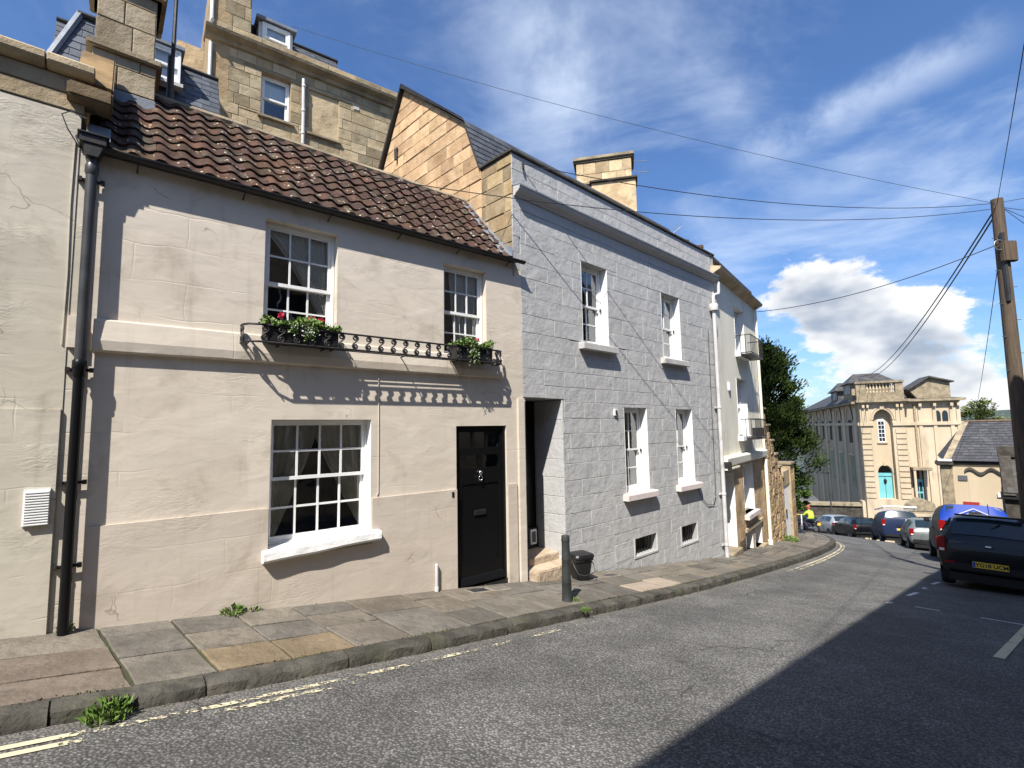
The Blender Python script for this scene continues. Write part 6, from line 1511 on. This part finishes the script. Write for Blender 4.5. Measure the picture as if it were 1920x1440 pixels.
def lodge():
    fr = Frame((24.0, 28), heading(128)); r = thing('slate_roofed_lodge', 'low stone lodge with slate roof and wavy eaves shadow built in dark stone', 'building', fr.w(3, 0, -5))
    x1 = 7.5
    m = MB(fr); m.quad((.35, 0, -8), (x1, 0, -8), (x1, 0, -.62), (.35, 0, -.62)); m.quad((.35, 0, -8), (.35, 5, -8), (.35, 5, -.6), (.35, 0, -.6)); m.build('wall', 'far_stone', r)
    MB(fr).box(.95, x1, -.012, -.002, -8, -1.45).build('panel', 'far_stone', r)
    MB(fr).box(.30, x1, -.12, .1, -.62, -.50).build('eaves_gutter', 'black_iron', r); MB(fr).box(.30, x1, -.05, .05, -.74, -.62).build('eaves_board', 'sooty_stone', r)
    rf = MB(fr); rf.quad((.0, -.22, -.50), (x1, -.22, -.50), (x1, 3.0, 1.62), (1.25, 3.0, 1.62)); rf.quad((1.25, 3.0, 1.62), (x1, 3.0, 1.62), (x1, 6, -.5), (.0, 6, -.5)); rf.poly([(.0, -.22, -.5), (1.25, 3, 1.62), (.0, 6, -.5)]); ro = rf.build('roof', 'slate_roof', r)
    u = Vector((0, 3.22, 2.12)); L = u.length; u.normalize(); gz = .26; k = 0
    while k * gz < L:
        t = k * gz / L; x = 0.0 + 1.25 * t - (k % 2) * .2 + .25
        while x < 6.2:
            yy = -.22 + u.y * gz * k; zz = -.50 + u.z * gz * k
            MB(fr).poly([(x + .006, yy - .02, zz + .03), (x + .394, yy - .02, zz + .03), (x + .394, yy + u.y * gz * 1.15, zz + u.z * gz * 1.15 + .012), (x + .006, yy + u.y * gz * 1.15, zz + u.z * gz * 1.15 + .012)]).build('slate', 'slate', ro, fix=False).color = (1.0, .92, .88, 1); x += .40
        k += 1
    MB(fr).tube([(1.25, 3.0, 1.66), (x1, 3.0, 1.66)], .09, 6).build('ridge', 'terracotta', ro)
    vg = MB(fr); vg.quad((-.05, -.24, -.48), (.28, -.24, -.46), (1.45, 3.0, 1.70), (1.15, 3.0, 1.68)); vg.build('verge_coping', 'sooty_stone', ro, fix=False)
    sp = MB(fr); sp.box(-.15, .35, -.1, .6, -8, -.75); sp.build('side_wall_shade', 'sooty_stone', r); MB(fr).box(-.35, .40, -.3, .8, -.75, -.5).build('pier_head', 'dark_stone', r, bevel=.05); MB(fr).box(-.25, .35, -.35, .0, -.50, -.40).build('hopper', 'white_sill', r)  # stands for the lodge's side wall; sooty stone paints in its shade
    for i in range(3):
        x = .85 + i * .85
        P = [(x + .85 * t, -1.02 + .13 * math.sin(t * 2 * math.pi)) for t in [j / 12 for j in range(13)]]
        MB(fr).prism([(a, b + .07) for a, b in P] + [(a, b - .07) for a, b in reversed(P)], -.10, -.013).build('eaves_shadow_wave', 'dark_stone', r)  # shadow of the scalloped eaves, modelled as dark wavy strips
    MB(fr).box(.55, .93, -.05, -.0, -1.55, -1.28).build('plaque', 'brown_sign', r)
    MB(fr).box(2.05, 2.25, -.09, -.012, -2.35, -2.15).build('alarm_box', 'white_paint', r)
    s = MB(fr); s.box(.60, 1.25, -.8, -.74, -3.15, -2.60); sg = thing('red_sign', 'small red sign with a yellow panel beside the lodge', 'sign', fr.w(.9, -.77, -5.6)); s.build('board', 'sign_red', sg); MB(fr).box(.82, 1.08, -.815, -.80, -2.98, -2.80).build('panel', 'plate_yellow', sg); MB(fr).tube([(.92, -.77, -3.1), (.92, -.77, -5.6)], .04, 6).build('post', 'steel', sg)
lodge()
def dark_shed():
    fr = Frame((18.75, 19.3), heading(133)); r = thing('dark_outbuilding', 'outbuilding with coped gable by the pole, its shade painted as dark stone', 'building', fr.w(2, 0, -3))
    MB(fr).box(.0, 5, 0, 4, -6, -1.25).build('wall', 'dark_stone', r); MB(fr).box(-.1, 5, -.15, .1, -1.30, -1.05).build('eaves', 'car_trim', r)  # dark stone and slate; part of this darkness is painted-in shade
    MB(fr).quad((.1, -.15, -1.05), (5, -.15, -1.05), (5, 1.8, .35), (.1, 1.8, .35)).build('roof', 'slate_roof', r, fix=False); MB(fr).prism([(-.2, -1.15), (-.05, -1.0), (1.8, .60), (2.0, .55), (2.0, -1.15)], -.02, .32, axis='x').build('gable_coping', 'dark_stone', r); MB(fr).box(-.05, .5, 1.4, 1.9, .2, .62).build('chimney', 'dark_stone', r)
dark_shed()

# ------------------------------------------------------------------ trees and shrubs
def blob_tree(name, label, cat, c, rad, hgt, z0, mat, n, size, trunk=True, cone=.5, upd=.6, nl=90, group=None, aspect=.5, seed=1):
    random.seed(seed); c = Vector(c); r = thing(name, label, cat, (c.x, c.y, z0), group)
    cl = []
    for i in range(nl):                                    # clump centres near the crown's surface
        t = rnd(0.02, 1) ** .8; a = rnd(0, 6.283); rr = rad * ((1 - t) ** cone) * (1.0 if t > .18 else (t / .18) ** .4) * (rnd(.6, 1.06) if i % 3 else rnd(.1, .6))
        cl.append((Vector((c.x + rr * math.cos(a), c.y + rr * math.sin(a), z0 + hgt * (.12 + .88 * t))), Vector((math.cos(a), math.sin(a), upd)), rnd(.5, 1.15)))
    P = []; D = []
    for i in range(n):
        p, d, k = random.choice(cl); sp = rad * .20 * k; q = Vector((random.gauss(0, 1), random.gauss(0, 1), random.gauss(0, .8))) * sp * .55
        P.append(p + q + d * rnd(-.05, .28) * rad * .35 * k); D.append(d + q * .3 / max(sp, .01))
    leaf_cloud(P, size, 'crown', mat, r, aspect=aspect, dirs=D)
    if trunk:
        m = MB(); m.tube([(c.x, c.y, z0 - 2.5), (c.x + .05, c.y, z0 + hgt * .3), (c.x, c.y + .1, z0 + hgt * .8)], [rad * .10, rad * .07, rad * .02], 8)
        m.build('trunk', 'bark', r)
        for i in range(9):
            p, d, k = random.choice(cl); MB().tube([(c.x, c.y, z0 + hgt * rnd(.15, .5)), tuple((c + Vector((0, 0, z0 + hgt * .4 - c.z))).lerp(p, .5)), tuple(p)], [rad * .03, rad * .02, rad * .008], 5).build('limb', 'bark', r)
    return r
blob_tree('yew_tree', 'dark green yew tree behind the rough stone wall', 'tree', (11.55, 23.0, 0), 2.05, 7.3, -2.2, 'leaf_yew', 46000, .17, cone=.38, upd=1.1, nl=230, aspect=.36, seed=4)
blob_tree('ivy_bush', 'bright green bush overhanging the end of the stone wall', 'shrub', (12.2, 22.3, 0), .85, 2.6, -2.7, 'leaf_ivy', 6000, .13, cone=.45, upd=.2, nl=70, seed=8, aspect=.6)
blob_tree('red_leaved_bush', 'small reddish bush below the ivy at the road bend', 'shrub', (15.55, 28.2, 0), .4, 1.3, -3.7, 'terracotta', 900, .10, cone=.5, nl=30, seed=9, trunk=False)
blob_tree('garden_tree', 'light green tree beyond the slate-roofed lodge', 'tree', (56.5, 60, 0), 3.4, 6.5, -2.6, 'leaf_pale', 3800, .34, cone=.55, nl=60, seed=12)
blob_tree('garden_tree', 'low green tree behind the lodge ridge, beside the taller one', 'tree', (61.0, 60, 0), 3.4, 4.6, -2.8, 'leaf_pale', 2600, .34, cone=.5, nl=50, seed=13)
blob_tree('wall_shrub', 'pale shrub against the wall of the stone hall by the porch', 'shrub', (37.9, 43.5, 0), .8, 1.7, -5.6, 'leaf_pale', 700, .16, cone=.5, nl=30, seed=14, trunk=False)
random.seed(21)
# ------------------------------------------------------------------ vehicles
class CarFrame(Frame):
    def __init__(s, p, hd, grade=None):
        d = heading(hd); super().__init__(p, d)
        z0 = road_at(*p); q = s.p + s.d * 2.0; s.z0 = z0; s.g = (road_at(q.x, q.y) - z0) / 2.0 if grade is None else grade
    def w(s, x, y, z):
        v = super().w(x, y, z); v.z += s.g * x; return v
class Body:
    """lofted shell: stations (x, zlow, zbelt, ztop, wlow, wbelt, wtop)"""
    def __init__(s, st): s.st = st
    def sec(s, i):
        x, zl, zb, zt, wl, wb, wt = s.st[i]; h = zt - zb
        L = [(wl * .86, zl), (wl, zl + .10), (wb, zl + (zb - zl) * .62), (wb * .985, zb), (wb * .55 + wt * .45, zb + h * .42), (wt * 1.01, zb + h * .86), (wt * .86, zt - h * .03), (wt * .45, zt + .006)]
        pts = [(x, -y, z) for y, z in L] + [(x, 0, zt + .012)] + [(x, y, z) for y, z in reversed(L)]
        return [Vector(p) for p in pts]
    def at(s, u, v):
        i = min(int(u), len(s.st) - 2); f = u - i; a, b = s.sec(i), s.sec(i + 1); j = min(int(v), len(a) - 2); g = v - j
        return (a[j].lerp(a[j + 1], g)).lerp(b[j].lerp(b[j + 1], g), f)
    def shell(s, fr, name, mat, parent):
        m = MB(fr); ids = [m.pts([tuple(p) for p in s.sec(i)]) for i in range(len(s.st))]; n = 17
        for a, b in zip(ids, ids[1:]):
            for k in range(n - 1): m.f.append((a + k, a + k + 1, b + k + 1, b + k))
            m.f.append((a + n - 1, a, b, b + n - 1))
        m.f.append(tuple(ids[0] + k for k in range(n))); m.f.append(tuple(ids[-1] + k for k in range(n - 1, -1, -1)))
        o = m.build(name, mat, parent, smooth=38); sub = o.modifiers.new('sub', 'SUBSURF'); sub.levels = 1; sub.render_levels = 1
        return o
    def patch(s, fr, name, mat, parent, u0, u1, v0, v1, off=.012, nu=5, nv=6, lab=None):
        m = MB(fr); ids = []
        for i in range(nu + 1):
            row = []
            for j in range(nv + 1):
                u = u0 + (u1 - u0) * i / nu; v = v0 + (v1 - v0) * j / nv; e = .02; p = s.at(u, v)
                du = s.at(min(u + e, len(s.st) - 1.001), v) - s.at(max(u - e, 0), v); dv = s.at(u, min(v + e, 15.99)) - s.at(u, max(v - e, 0)); n = du.cross(dv)
                if n.length > 1e-9: n.normalize()
                c = Vector((p.x, 0, .7)); 
                if n.dot(p - c) < 0: n = -n
                row.append(tuple(p + n * off))
            ids.append(m.pts(row))
        for i in range(nu):
            for j in range(nv): m.f.append((ids[i] + j, ids[i] + j + 1, ids[i + 1] + j + 1, ids[i + 1] + j))
        o = m.build(name, mat, parent, smooth=True, fix=False)
        if lab: o['label'] = lab
        return o
def wheel(fr, parent, x, y, rad, wd=.19):
    sg = 1 if y > 0 else -1
    def disc(prof, nm, mat, par):
        m = MB(fr); n = 22; ids = []
        for rr, yy in prof: ids.append(m.pts([(x + rr * math.cos(2 * math.pi * k / n), y + yy * sg, rad + rr * math.sin(2 * math.pi * k / n)) for k in range(n)]))
        for a, b in zip(ids, ids[1:]):
            for k in range(n): m.f.append((a + k, a + (k + 1) % n, b + (k + 1) % n, b + k))
        m.f.append(tuple(ids[-1] + k for k in range(n))); return m.build(nm, mat, par, smooth=40)
    t = disc([(rad * .6, -wd), (rad * .96, -wd), (rad, -wd * .8), (rad, -.03), (rad * .95, 0), (rad * .66, .0), (rad * .64, -.02)], 'wheel', 'tyre', parent)
    disc([(rad * .64, -.05), (rad * .62, -.006), (rad * .5, -.02), (rad * .2, -.012), (.01, -.008)], 'rim', 'alloy', t)
    m = MB(fr)
    for k in range(5):
        a = 2 * math.pi * k / 5; p = lambda r_, da: (x + r_ * math.cos(a + da), y + .004 * sg, rad + r_ * math.sin(a + da))
        m.quad(p(rad * .22, -.5), p(rad * .55, -.22), p(rad * .55, .22), p(rad * .22, .5))
    m.build('rim_slot', 'ink', t, fix=False)
    # wheel arch
    m = MB(fr); P0 = [(x + rad * 1.16 * math.cos(math.pi * k / 12), y - .012 * sg, rad + rad * 1.16 * math.sin(math.pi * k / 12)) for k in range(13)]; P1 = [(x, y - .012 * sg, rad - .05)]
    i = m.pts(P0 + P1)
    for k in range(12): m.f.append((i + k, i + k + 1, i + 13))
    m.build('wheel_arch', 'ink', parent, fix=False)
HATCH = [(0, .40, .60, .68, .70, .74, .62), (.03, .30, .74, .90, .76, .80, .66), (.10, .26, .90, 1.00, .78, .81, .66), (.42, .22, .95, 1.40, .79, .82, .60), (.80, .20, .95, 1.475, .79, .82, .60), (1.6, .20, .94, 1.49, .79, .82, .61), (2.1, .20, .93, 1.45, .79, .82, .60), (2.72, .20, .92, 1.02, .79, .82, .64), (3.25, .22, .84, .90, .78, .79, .62), (3.52, .26, .70, .76, .72, .74, .55), (3.60, .34, .56, .60, .62, .64, .45)]
def scale_st(st, L, Wd, H):
    L0, H0 = st[-1][0], max(q[3] for q in st); W0 = max(q[5] for q in st)
    return [(x / L0 * L, a / H0 * H, b / H0 * H, c / H0 * H, d / W0 * Wd / 2, e / W0 * Wd / 2, f / W0 * Wd / 2) for x, a, b, c, d, e, f in st]
VAN = [(0, .45, .70, .78, .84, .88, .80), (.03, .34, 1.10, 1.30, .88, .91, .82), (.08, .30, 1.16, 1.42, .89, .92, .80), (.28, .26, 1.18, 1.80, .90, .92, .74), (.60, .25, 1.18, 1.84, .90, .92, .74), (2.2, .25, 1.16, 1.85, .90, .92, .74), (3.0, .25, 1.12, 1.78, .90, .92, .72), (3.62, .25, 1.06, 1.16, .89, .91, .74), (4.1, .28, .95, 1.02, .88, .88, .70), (4.35, .32, .78, .84, .80, .82, .60), (4.42, .40, .62, .66, .70, .72, .5)]
def car(name, label, p, hd, paint, st, glass='car_glass', plate=None, van=False, group=None, rad=.29, front=False):
    fr = CarFrame(p, hd); r = thing(name, label, 'van' if van else 'car', fr.w(0, 0, 0), group)
    b = Body(st); b.shell(fr, 'body', paint, r); L = st[-1][0]; Wd = max(q[5] for q in st); H = max(q[3] for q in st)
    if not van:
        b.patch(fr, 'rear_window', glass, r, 2.12, 2.95, 5.9, 10.1)
        for s0, s1 in ((3.0, 8.9),):
            pass
        for side in (0, 1):
            v0, v1 = (3.35, 4.85) if side == 0 else (11.15, 12.65)
            b.patch(fr, 'side_window', glass, r, 3.15, 4.55, v0, v1); b.patch(fr, 'side_window', glass, r, 4.65, 6.35, v0, v1)
        b.patch(fr, 'windscreen', glass, r, 6.12, 6.92, 5.7, 10.3)
    else:
        b.patch(fr, 'rear_window', glass, r, 2.1, 2.92, 5.8, 10.2)
        for side in (0, 1):
            v0, v1 = (3.35, 4.85) if side == 0 else (11.15, 12.65)
            b.patch(fr, 'side_window', glass, r, 5.3, 6.55, v0, v1)
        b.patch(fr, 'windscreen', glass, r, 6.1, 6.92, 5.7, 10.3)
    for x in (L * .185, L * .80):
        for y in (-Wd - .004, Wd + .004): wheel(fr, r, x, y, rad)
    MB(fr).box(.05, L - .1, -Wd * .8, Wd * .8, .14, .30).build('underbody', 'car_trim', r)
    zb = st[1][2]
    for sd in (-1, 1):
        y0, y1 = Wd * .80 * sd, Wd * .985 * sd
        if van: P = (zb - .14, zb + .22)
        else: P = (zb - .06, zb + .24)
        m = MB(fr); m.box(-.012, .16, min(y0, y1), max(y0, y1), P[0], P[1]); m.build('tail_light', 'light_red', r, bevel=.02)
        m = MB(fr); m.box(-.016, -.0125, min(y0, y1) + .03, max(y0, y1) - .04, P[0] + .02, P[0] + .07); m.build('reversing_lamp', 'light_white', r)
        MB(fr).box(L * .56, L * .62, sd * (Wd + .02), sd * (Wd + .17), zb + .16, zb + .32).build('door_mirror', 'car_trim', r, bevel=.02)
        MB(fr).box(L - .16, L - .02, sd * Wd * .55, sd * Wd * .82, st[-2][2] - .08, st[-2][2] + .06).build('headlight', 'light_white', r, bevel=.02)
        MB(fr).box(L * .35, L * .36, sd * (Wd + .001), sd * (Wd + .004), .35, zb).build('door_seam', 'ink', r); MB(fr).box(L * .38, L * .43, sd * (Wd + .0), sd * (Wd + .02), zb - .06, zb - .03).build('door_handle', 'car_trim', r)
    m = MB(fr); m.box(-.035, .05, -Wd * .86, Wd * .86, .36, .50); m.build('bumper', 'car_trim', r, bevel=.02)
    if plate is not None:
        pz = plate.get('z', .56); x = plate.get('x', -.045)
        pl = MB(fr).box(x - .012, x, -.26, .26, pz - .058, pz + .058).build('number_plate', 'plate_yellow', r, bevel=.004)
        MB(fr).box(x - .0135, x - .0122, .215, .255, pz - .052, pz + .052).build('plate_band', 'plate_blue', pl)
        if plate.get('text'): put_text(fr, r, pl, plate['text'], .098, 'plate_lettering', 'ink', x - .0128, -.02, pz, bold=.003)
    return fr, r, b
def put_text(fr, root, parent, txt, size, name, mat, x, y, z, bold=0.0):
    """flat lettering on a surface that faces the rear of a vehicle (-x)"""
    ex = -fr.n; ey = Vector((0, 0, 1)); ez = -fr.d
    o3 = fr.w(x, y, z) - Vector(root.location)
    Mx = Matrix(((ex.x, 0, ez.x, o3.x), (ex.y, 0, ez.y, o3.y), (0, 1, 0, o3.z), (0, 0, 0, 1)))
    return text_mesh(txt, size, name, mat, parent, Mx, depth=.0008, bold=bold)
# black hatchback in the shade
HB = HATCH
fr, kr, kb = car('hatchback_car', 'black hatchback with yellow number plate parked in the shade by the pole', (9.30, 10.0), 46, 'car_black', scale_st(HB, 3.6, 1.60, 1.50), plate={'text': 'YG18 UCM', 'z': .50, 'x': -.038})
m = MB(fr); m.lathe((-.0, 0, .86), [(0, -.03), (.05, -.025), (.07, 0), (.05, .025), (0, .03)], 14); bo = m.build('badge', 'chrome', kr)
put_text(fr, kr, kr, 'PICANTO', .055, 'model_lettering', 'chrome', -.012, .46, .90)
MB(fr).tube([(.14, .0, 1.0), (.20, .05, 1.12), (.30, -.18, 1.33)], .012, 5).build('rear_wiper', 'ink', kr); MB(fr).box(.30, .58, -.5, .5, 1.44, 1.475).build('roof_spoiler', 'car_black', kr, bevel=.012); MB(fr).tube([(1.0, 0, 1.50), (.85, 0, 1.72)], .007, 5).build('roof_aerial', 'ink', kr)
for sd in (-1, 1): MB(fr).box(-.03, .02, sd * .60 - .08, sd * .60 + .08, .44, .52).build('fog_lamp', 'light_red', kr, bevel=.01)
# blue works van with white diamond on the tailgate
fr, vr, vb = car('works_van', 'van with bright blue tailgate and white diamond emblem in front of the black hatchback', tuple(pix(1836, 1055, 16.4).xy), 35, 'van_dark', scale_st(VAN, 4.6, 1.86, 1.98), van=True, rad=.33)
vb.patch(fr, 'blue_tailgate', 'van_blue', vr, 1.02, 3.0, 4.4, 11.6, off=.016)
def diamond(fr, parent, zc, hw, hh, mat, x_off, body, name):
    m = MB(fr); m.poly([(x_off(zc), -hw, zc), (x_off(zc - hh), 0, zc - hh), (x_off(zc), hw, zc), (x_off(zc + hh), 0, zc + hh)]); return m.build(name, mat, parent, fix=False)
xo = lambda z: -.03 + max(0, (z - 1.35)) * .30
H0 = 1.60
for hw, hh, mt, dx in ((.46, .24, 'pipe_white', 0), (.41, .212, 'van_blue', -.004), (.27, .135, 'pipe_white', -.008)): diamond(fr, vr, H0, hw, hh, mt, lambda z, dx=dx: xo(z) + dx - .02, vb, 'diamond_emblem')
MB(fr).box(-.07, -.03, -.16, .14, H0 - .10, H0 + .12).build('emblem_mark', 'pipe_grey', vr)
for q in (-.30, -.22, .22, .30): MB(fr).box(xo(H0) - .034, xo(H0) - .030, q - .02, q + .02, H0 - .03, H0 + .03).build('emblem_mark', 'ink', vr)
dm2 = MB(fr); dm2.poly([(2.0, .935, 1.35), (2.35, .935, 1.62), (2.7, .935, 1.35), (2.35, .935, 1.08)]); dm2.build('side_emblem', 'pipe_white', vr, fix=False)
car('hatchback_car', 'grey-green silver hatchback parked between the two vans', tuple(pix(1752, 1018, 22.3).xy), 31, 'car_green_silver', scale_st(HB, 3.9, 1.68, 1.45))
fr, cr, cb = car('panel_van', 'dark navy panel van with ladder rack and yellow number plate', tuple(pix(1693, 1018, 28.4).xy), 27, 'van_navy', scale_st(VAN, 4.4, 1.80, 1.85), van=True, plate={'z': .78, 'x': -.02}, rad=.32)
rk = MB(fr)
for x in (.5, 1.6, 2.6): rk.box(x, x + .05, -.8, .8, 1.90, 1.94)
for y in (-.75, .72): rk.box(.3, 2.9, y, y + .04, 1.94, 1.99)
rk.build('roof_rack', 'aluminium', cr)
MB(fr).tube([(.25, -.80, 2.05), (.25, .80, 2.05)], .05, 8).build('ladder', 'white_paint', cr)
car('hatchback_car', 'black hatchback parked ahead of the navy van', tuple(pix(1630, 1005, 33.2).xy), 12, 'car_black', scale_st(HB, 4.1, 1.75, 1.46))
car('hatchback_car', 'silver tall hatchback parked past the black one below the terrace wall', tuple(pix(1587, 1001, 37.6).xy), 8, 'car_silver', scale_st(HB, 4.2, 1.78, 1.62), plate={'z': .62})
car('hatchback_car', 'dark car half hidden behind the motorcyclist at the bend', tuple(pix(1525, 1001, 43.5).xy), 0, 'car_black', scale_st(HB, 4.1, 1.75, 1.46))

# ------------------------------------------------------------------ motorcycle and rider
def skin_body(name, joints, edges, mat, parent, fr, sub=2):
    me = bpy.data.meshes.new(name); bl = base_loc(parent)
    me.from_pydata([tuple(fr.w(*j[0]) - bl) for j in joints], edges, [])
    o = bpy.data.objects.new(name + '_tmp', me); COL.objects.link(o)
    sk = o.modifiers.new('skin', 'SKIN'); sk.use_smooth_shade = True
    for v, j in zip(me.skin_vertices[0].data, joints): v.radius = (j[1], j[1]); v.use_root = False
    me.skin_vertices[0].data[0].use_root = True
    ss = o.modifiers.new('sub', 'SUBSURF'); ss.levels = sub; ss.render_levels = sub
    dg = bpy.context.evaluated_depsgraph_get(); nm = bpy.data.meshes.new_from_object(o.evaluated_get(dg)); bpy.data.objects.remove(o)
    nm.materials.clear()
    for q in (mat if isinstance(mat, (list, tuple)) else [mat]): nm.materials.append(MATS[q])
    b = bpy.data.objects.new(name, nm); COL.objects.link(b); b.parent = parent; return b
def motorcycle():
    fr = CarFrame(tuple(pix(1538, 1001, 35.0).xy), -8); r = thing('motorcycle', 'dark motorcycle with yellow plate riding away round the bend', 'motorcycle', fr.w(0, 0, 0))
    for x in (.35, 1.75):
        m = MB(fr); n = 20; rad = .30; ids = []
        for q in range(n):
            a = 2 * math.pi * q / n; ids.append(m.pts([(x + (rad + dr) * math.cos(a), y, rad + .0 + (rad + dr) * math.sin(a)) for dr, y in ((-.08, -.05), (-.01, -.06), (.0, 0), (-.01, .06), (-.08, .05))]))
        for q in range(n):
            a, b = ids[q], ids[(q + 1) % n]
            for k in range(4): m.f.append((a + k, a + k + 1, b + k + 1, b + k))
            m.f.append((a + 4, a, b, b + 4))
        w = m.build('wheel', 'tyre', r, smooth=True)
        MB(fr).tube([(x, -.04, .30), (x, .04, .30)], .20, 14).build('hub', 'alloy', w)
    m = MB(fr); m.tube([(.25, 0, .68), (.6, 0, .80), (1.0, 0, .82), (1.35, 0, .88), (1.6, 0, .80)], [.08, .13, .15, .17, .08], 10); m.build('body', 'car_black', r, smooth=True)
    m = MB(fr); m.box(.7, 1.3, -.16, .16, .25, .62); m.build('engine', 'pipe_grey', r, bevel=.03)
    for q0, q1 in (((.35, -.12, .30), (.9, -.12, .42)), ((.35, .12, .30), (.9, .12, .42))): MB(fr).tube([q0, q1], .03, 6).build('swing_arm', 'steel', r)
    for sd in (-1, 1): MB(fr).tube([(1.75, sd * .09, .3), (1.5, sd * .09, 1.0)], .03, 6).build('fork', 'steel', r)
    MB(fr).tube([(1.40, -.36, 1.08), (1.5, -.1, 1.04), (1.5, .1, 1.04), (1.40, .36, 1.08)], .018, 6).build('handlebar', 'car_trim', r)
    for sd in (-1, 1): MB(fr).box(1.44, 1.47, sd * .42 - .08, sd * .42 + .08, 1.16, 1.28).build('mirror', 'car_trim', r, bevel=.01)
    MB(fr).tube([(.05, .18, .34), (.5, .18, .32), (.9, .15, .30)], .055, 8).build('exhaust', 'alloy', r)
    MB(fr).box(.10, .16, -.06, .06, .70, .78).build('tail_light', 'light_red', r, bevel=.01)
    MB(fr).box(.04, .06, -.12, .12, .52, .70).build('number_plate', 'plate_yellow', r)
    p = thing('person', 'motorcyclist in yellow hi-vis jacket and red helmet, leaning on the handlebars', 'person', fr.w(.75, 0, .85))
    J = [((.70, 0, .93), .16), ((.78, 0, 1.12), .17), ((.90, 0, 1.34), .19), ((.95, 0, 1.46), .10), ((.98, 0, 1.55), .065),
         ((.90, -.20, 1.40), .085), ((1.08, -.32, 1.20), .065), ((1.36, -.33, 1.12), .048), ((.90, .20, 1.40), .085), ((1.08, .32, 1.20), .065), ((1.36, .33, 1.12), .048),
         ((.78, -.13, .90), .12), ((1.15, -.22, .80), .10), ((.92, -.22, .42), .07), ((1.02, -.22, .33), .055), ((.78, .13, .90), .12), ((1.15, .22, .80), .10), ((.92, .22, .42), .07), ((1.02, .22, .33), .055), ((1.0, 0, 1.68), .10)]
    E = [(0, 1), (1, 2), (2, 3), (3, 4), (2, 5), (5, 6), (6, 7), (2, 8), (8, 9), (9, 10), (0, 11), (11, 12), (12, 13), (13, 14), (0, 15), (15, 16), (16, 17), (17, 18), (4, 19)]
    b = skin_body('body', J, E, ['denim', 'hi_vis', 'skin'], p, fr)
    inv = b.data; zc = fr.w(.75, 0, .85).z
    for f in inv.polygons:
        z = f.center.z
        f.material_index = 2 if z > .68 else (1 if z > .12 else 0)
    m = MB(fr); m.lathe((1.0, 0, 1.60), [(.09, -.03), (.125, .02), (.14, .10), (.13, .18), (.09, .24), (0, .265)], 16); m.build('helmet', 'helmet_red', p, smooth=True)
    MB(fr).box(1.08, 1.145, -.09, .09, 1.66, 1.75).build('visor', 'car_glass', p, bevel=.02)
    for sd in (-1, 1):                                   # gloved hands closed on the grips
        for k in range(4): y = sd * (.30 + k * .022); MB(fr).tube([(1.36, y, 1.13), (1.41, y, 1.135), (1.435, y, 1.10), (1.42, y, 1.065)], .012, 5).build('finger', 'car_trim', p)
        MB(fr).tube([(1.36, sd * .29, 1.12), (1.40, sd * .275, 1.08)], .012, 5).build('thumb', 'car_trim', p)
motorcycle()
def corner_rail():
    c = pix(1504, 990, 26); z = pav_z(*so((c.x, c.y))) - .1
    r = thing('guard_rail', 'short pale guard rail at the corner where the pavement turns', 'railing', (c.x, c.y, z))
    a, b = Vector((c.x - .35, c.y + .6, z)), Vector((c.x, c.y, z))
    for q in (a, b): MB().tube([tuple(q - Vector((0, 0, .3))), (q.x, q.y, z + .85)], .03, 8).build('post', 'white_sill', r)
    for h in (.82, .45): MB().tube([(a.x, a.y, z + h), (b.x, b.y, z + h)], .025, 6).build('rail', 'plate_yellow' if h > .5 else 'steel', r)
corner_rail()
def lamp_post():
    c = pix(1560, 970, 40); z = road_at(c.x, c.y)
    r = thing('street_lamp', 'slim grey street lamp in front of the shaded flank of the hall', 'street lamp', (c.x, c.y, z))
    MB().tube([(c.x, c.y, z - .2), (c.x, c.y, z + 2.5), (c.x - .05, c.y, z + 4.9)], [.07, .05, .04], 8).build('post', 'pipe_grey', r); MB().box(c.x - .55, c.x + .05, c.y - .12, c.y + .12, z + 4.85, z + 4.98).build('lamp_head', 'pipe_grey', r, bevel=.03)
lamp_post()
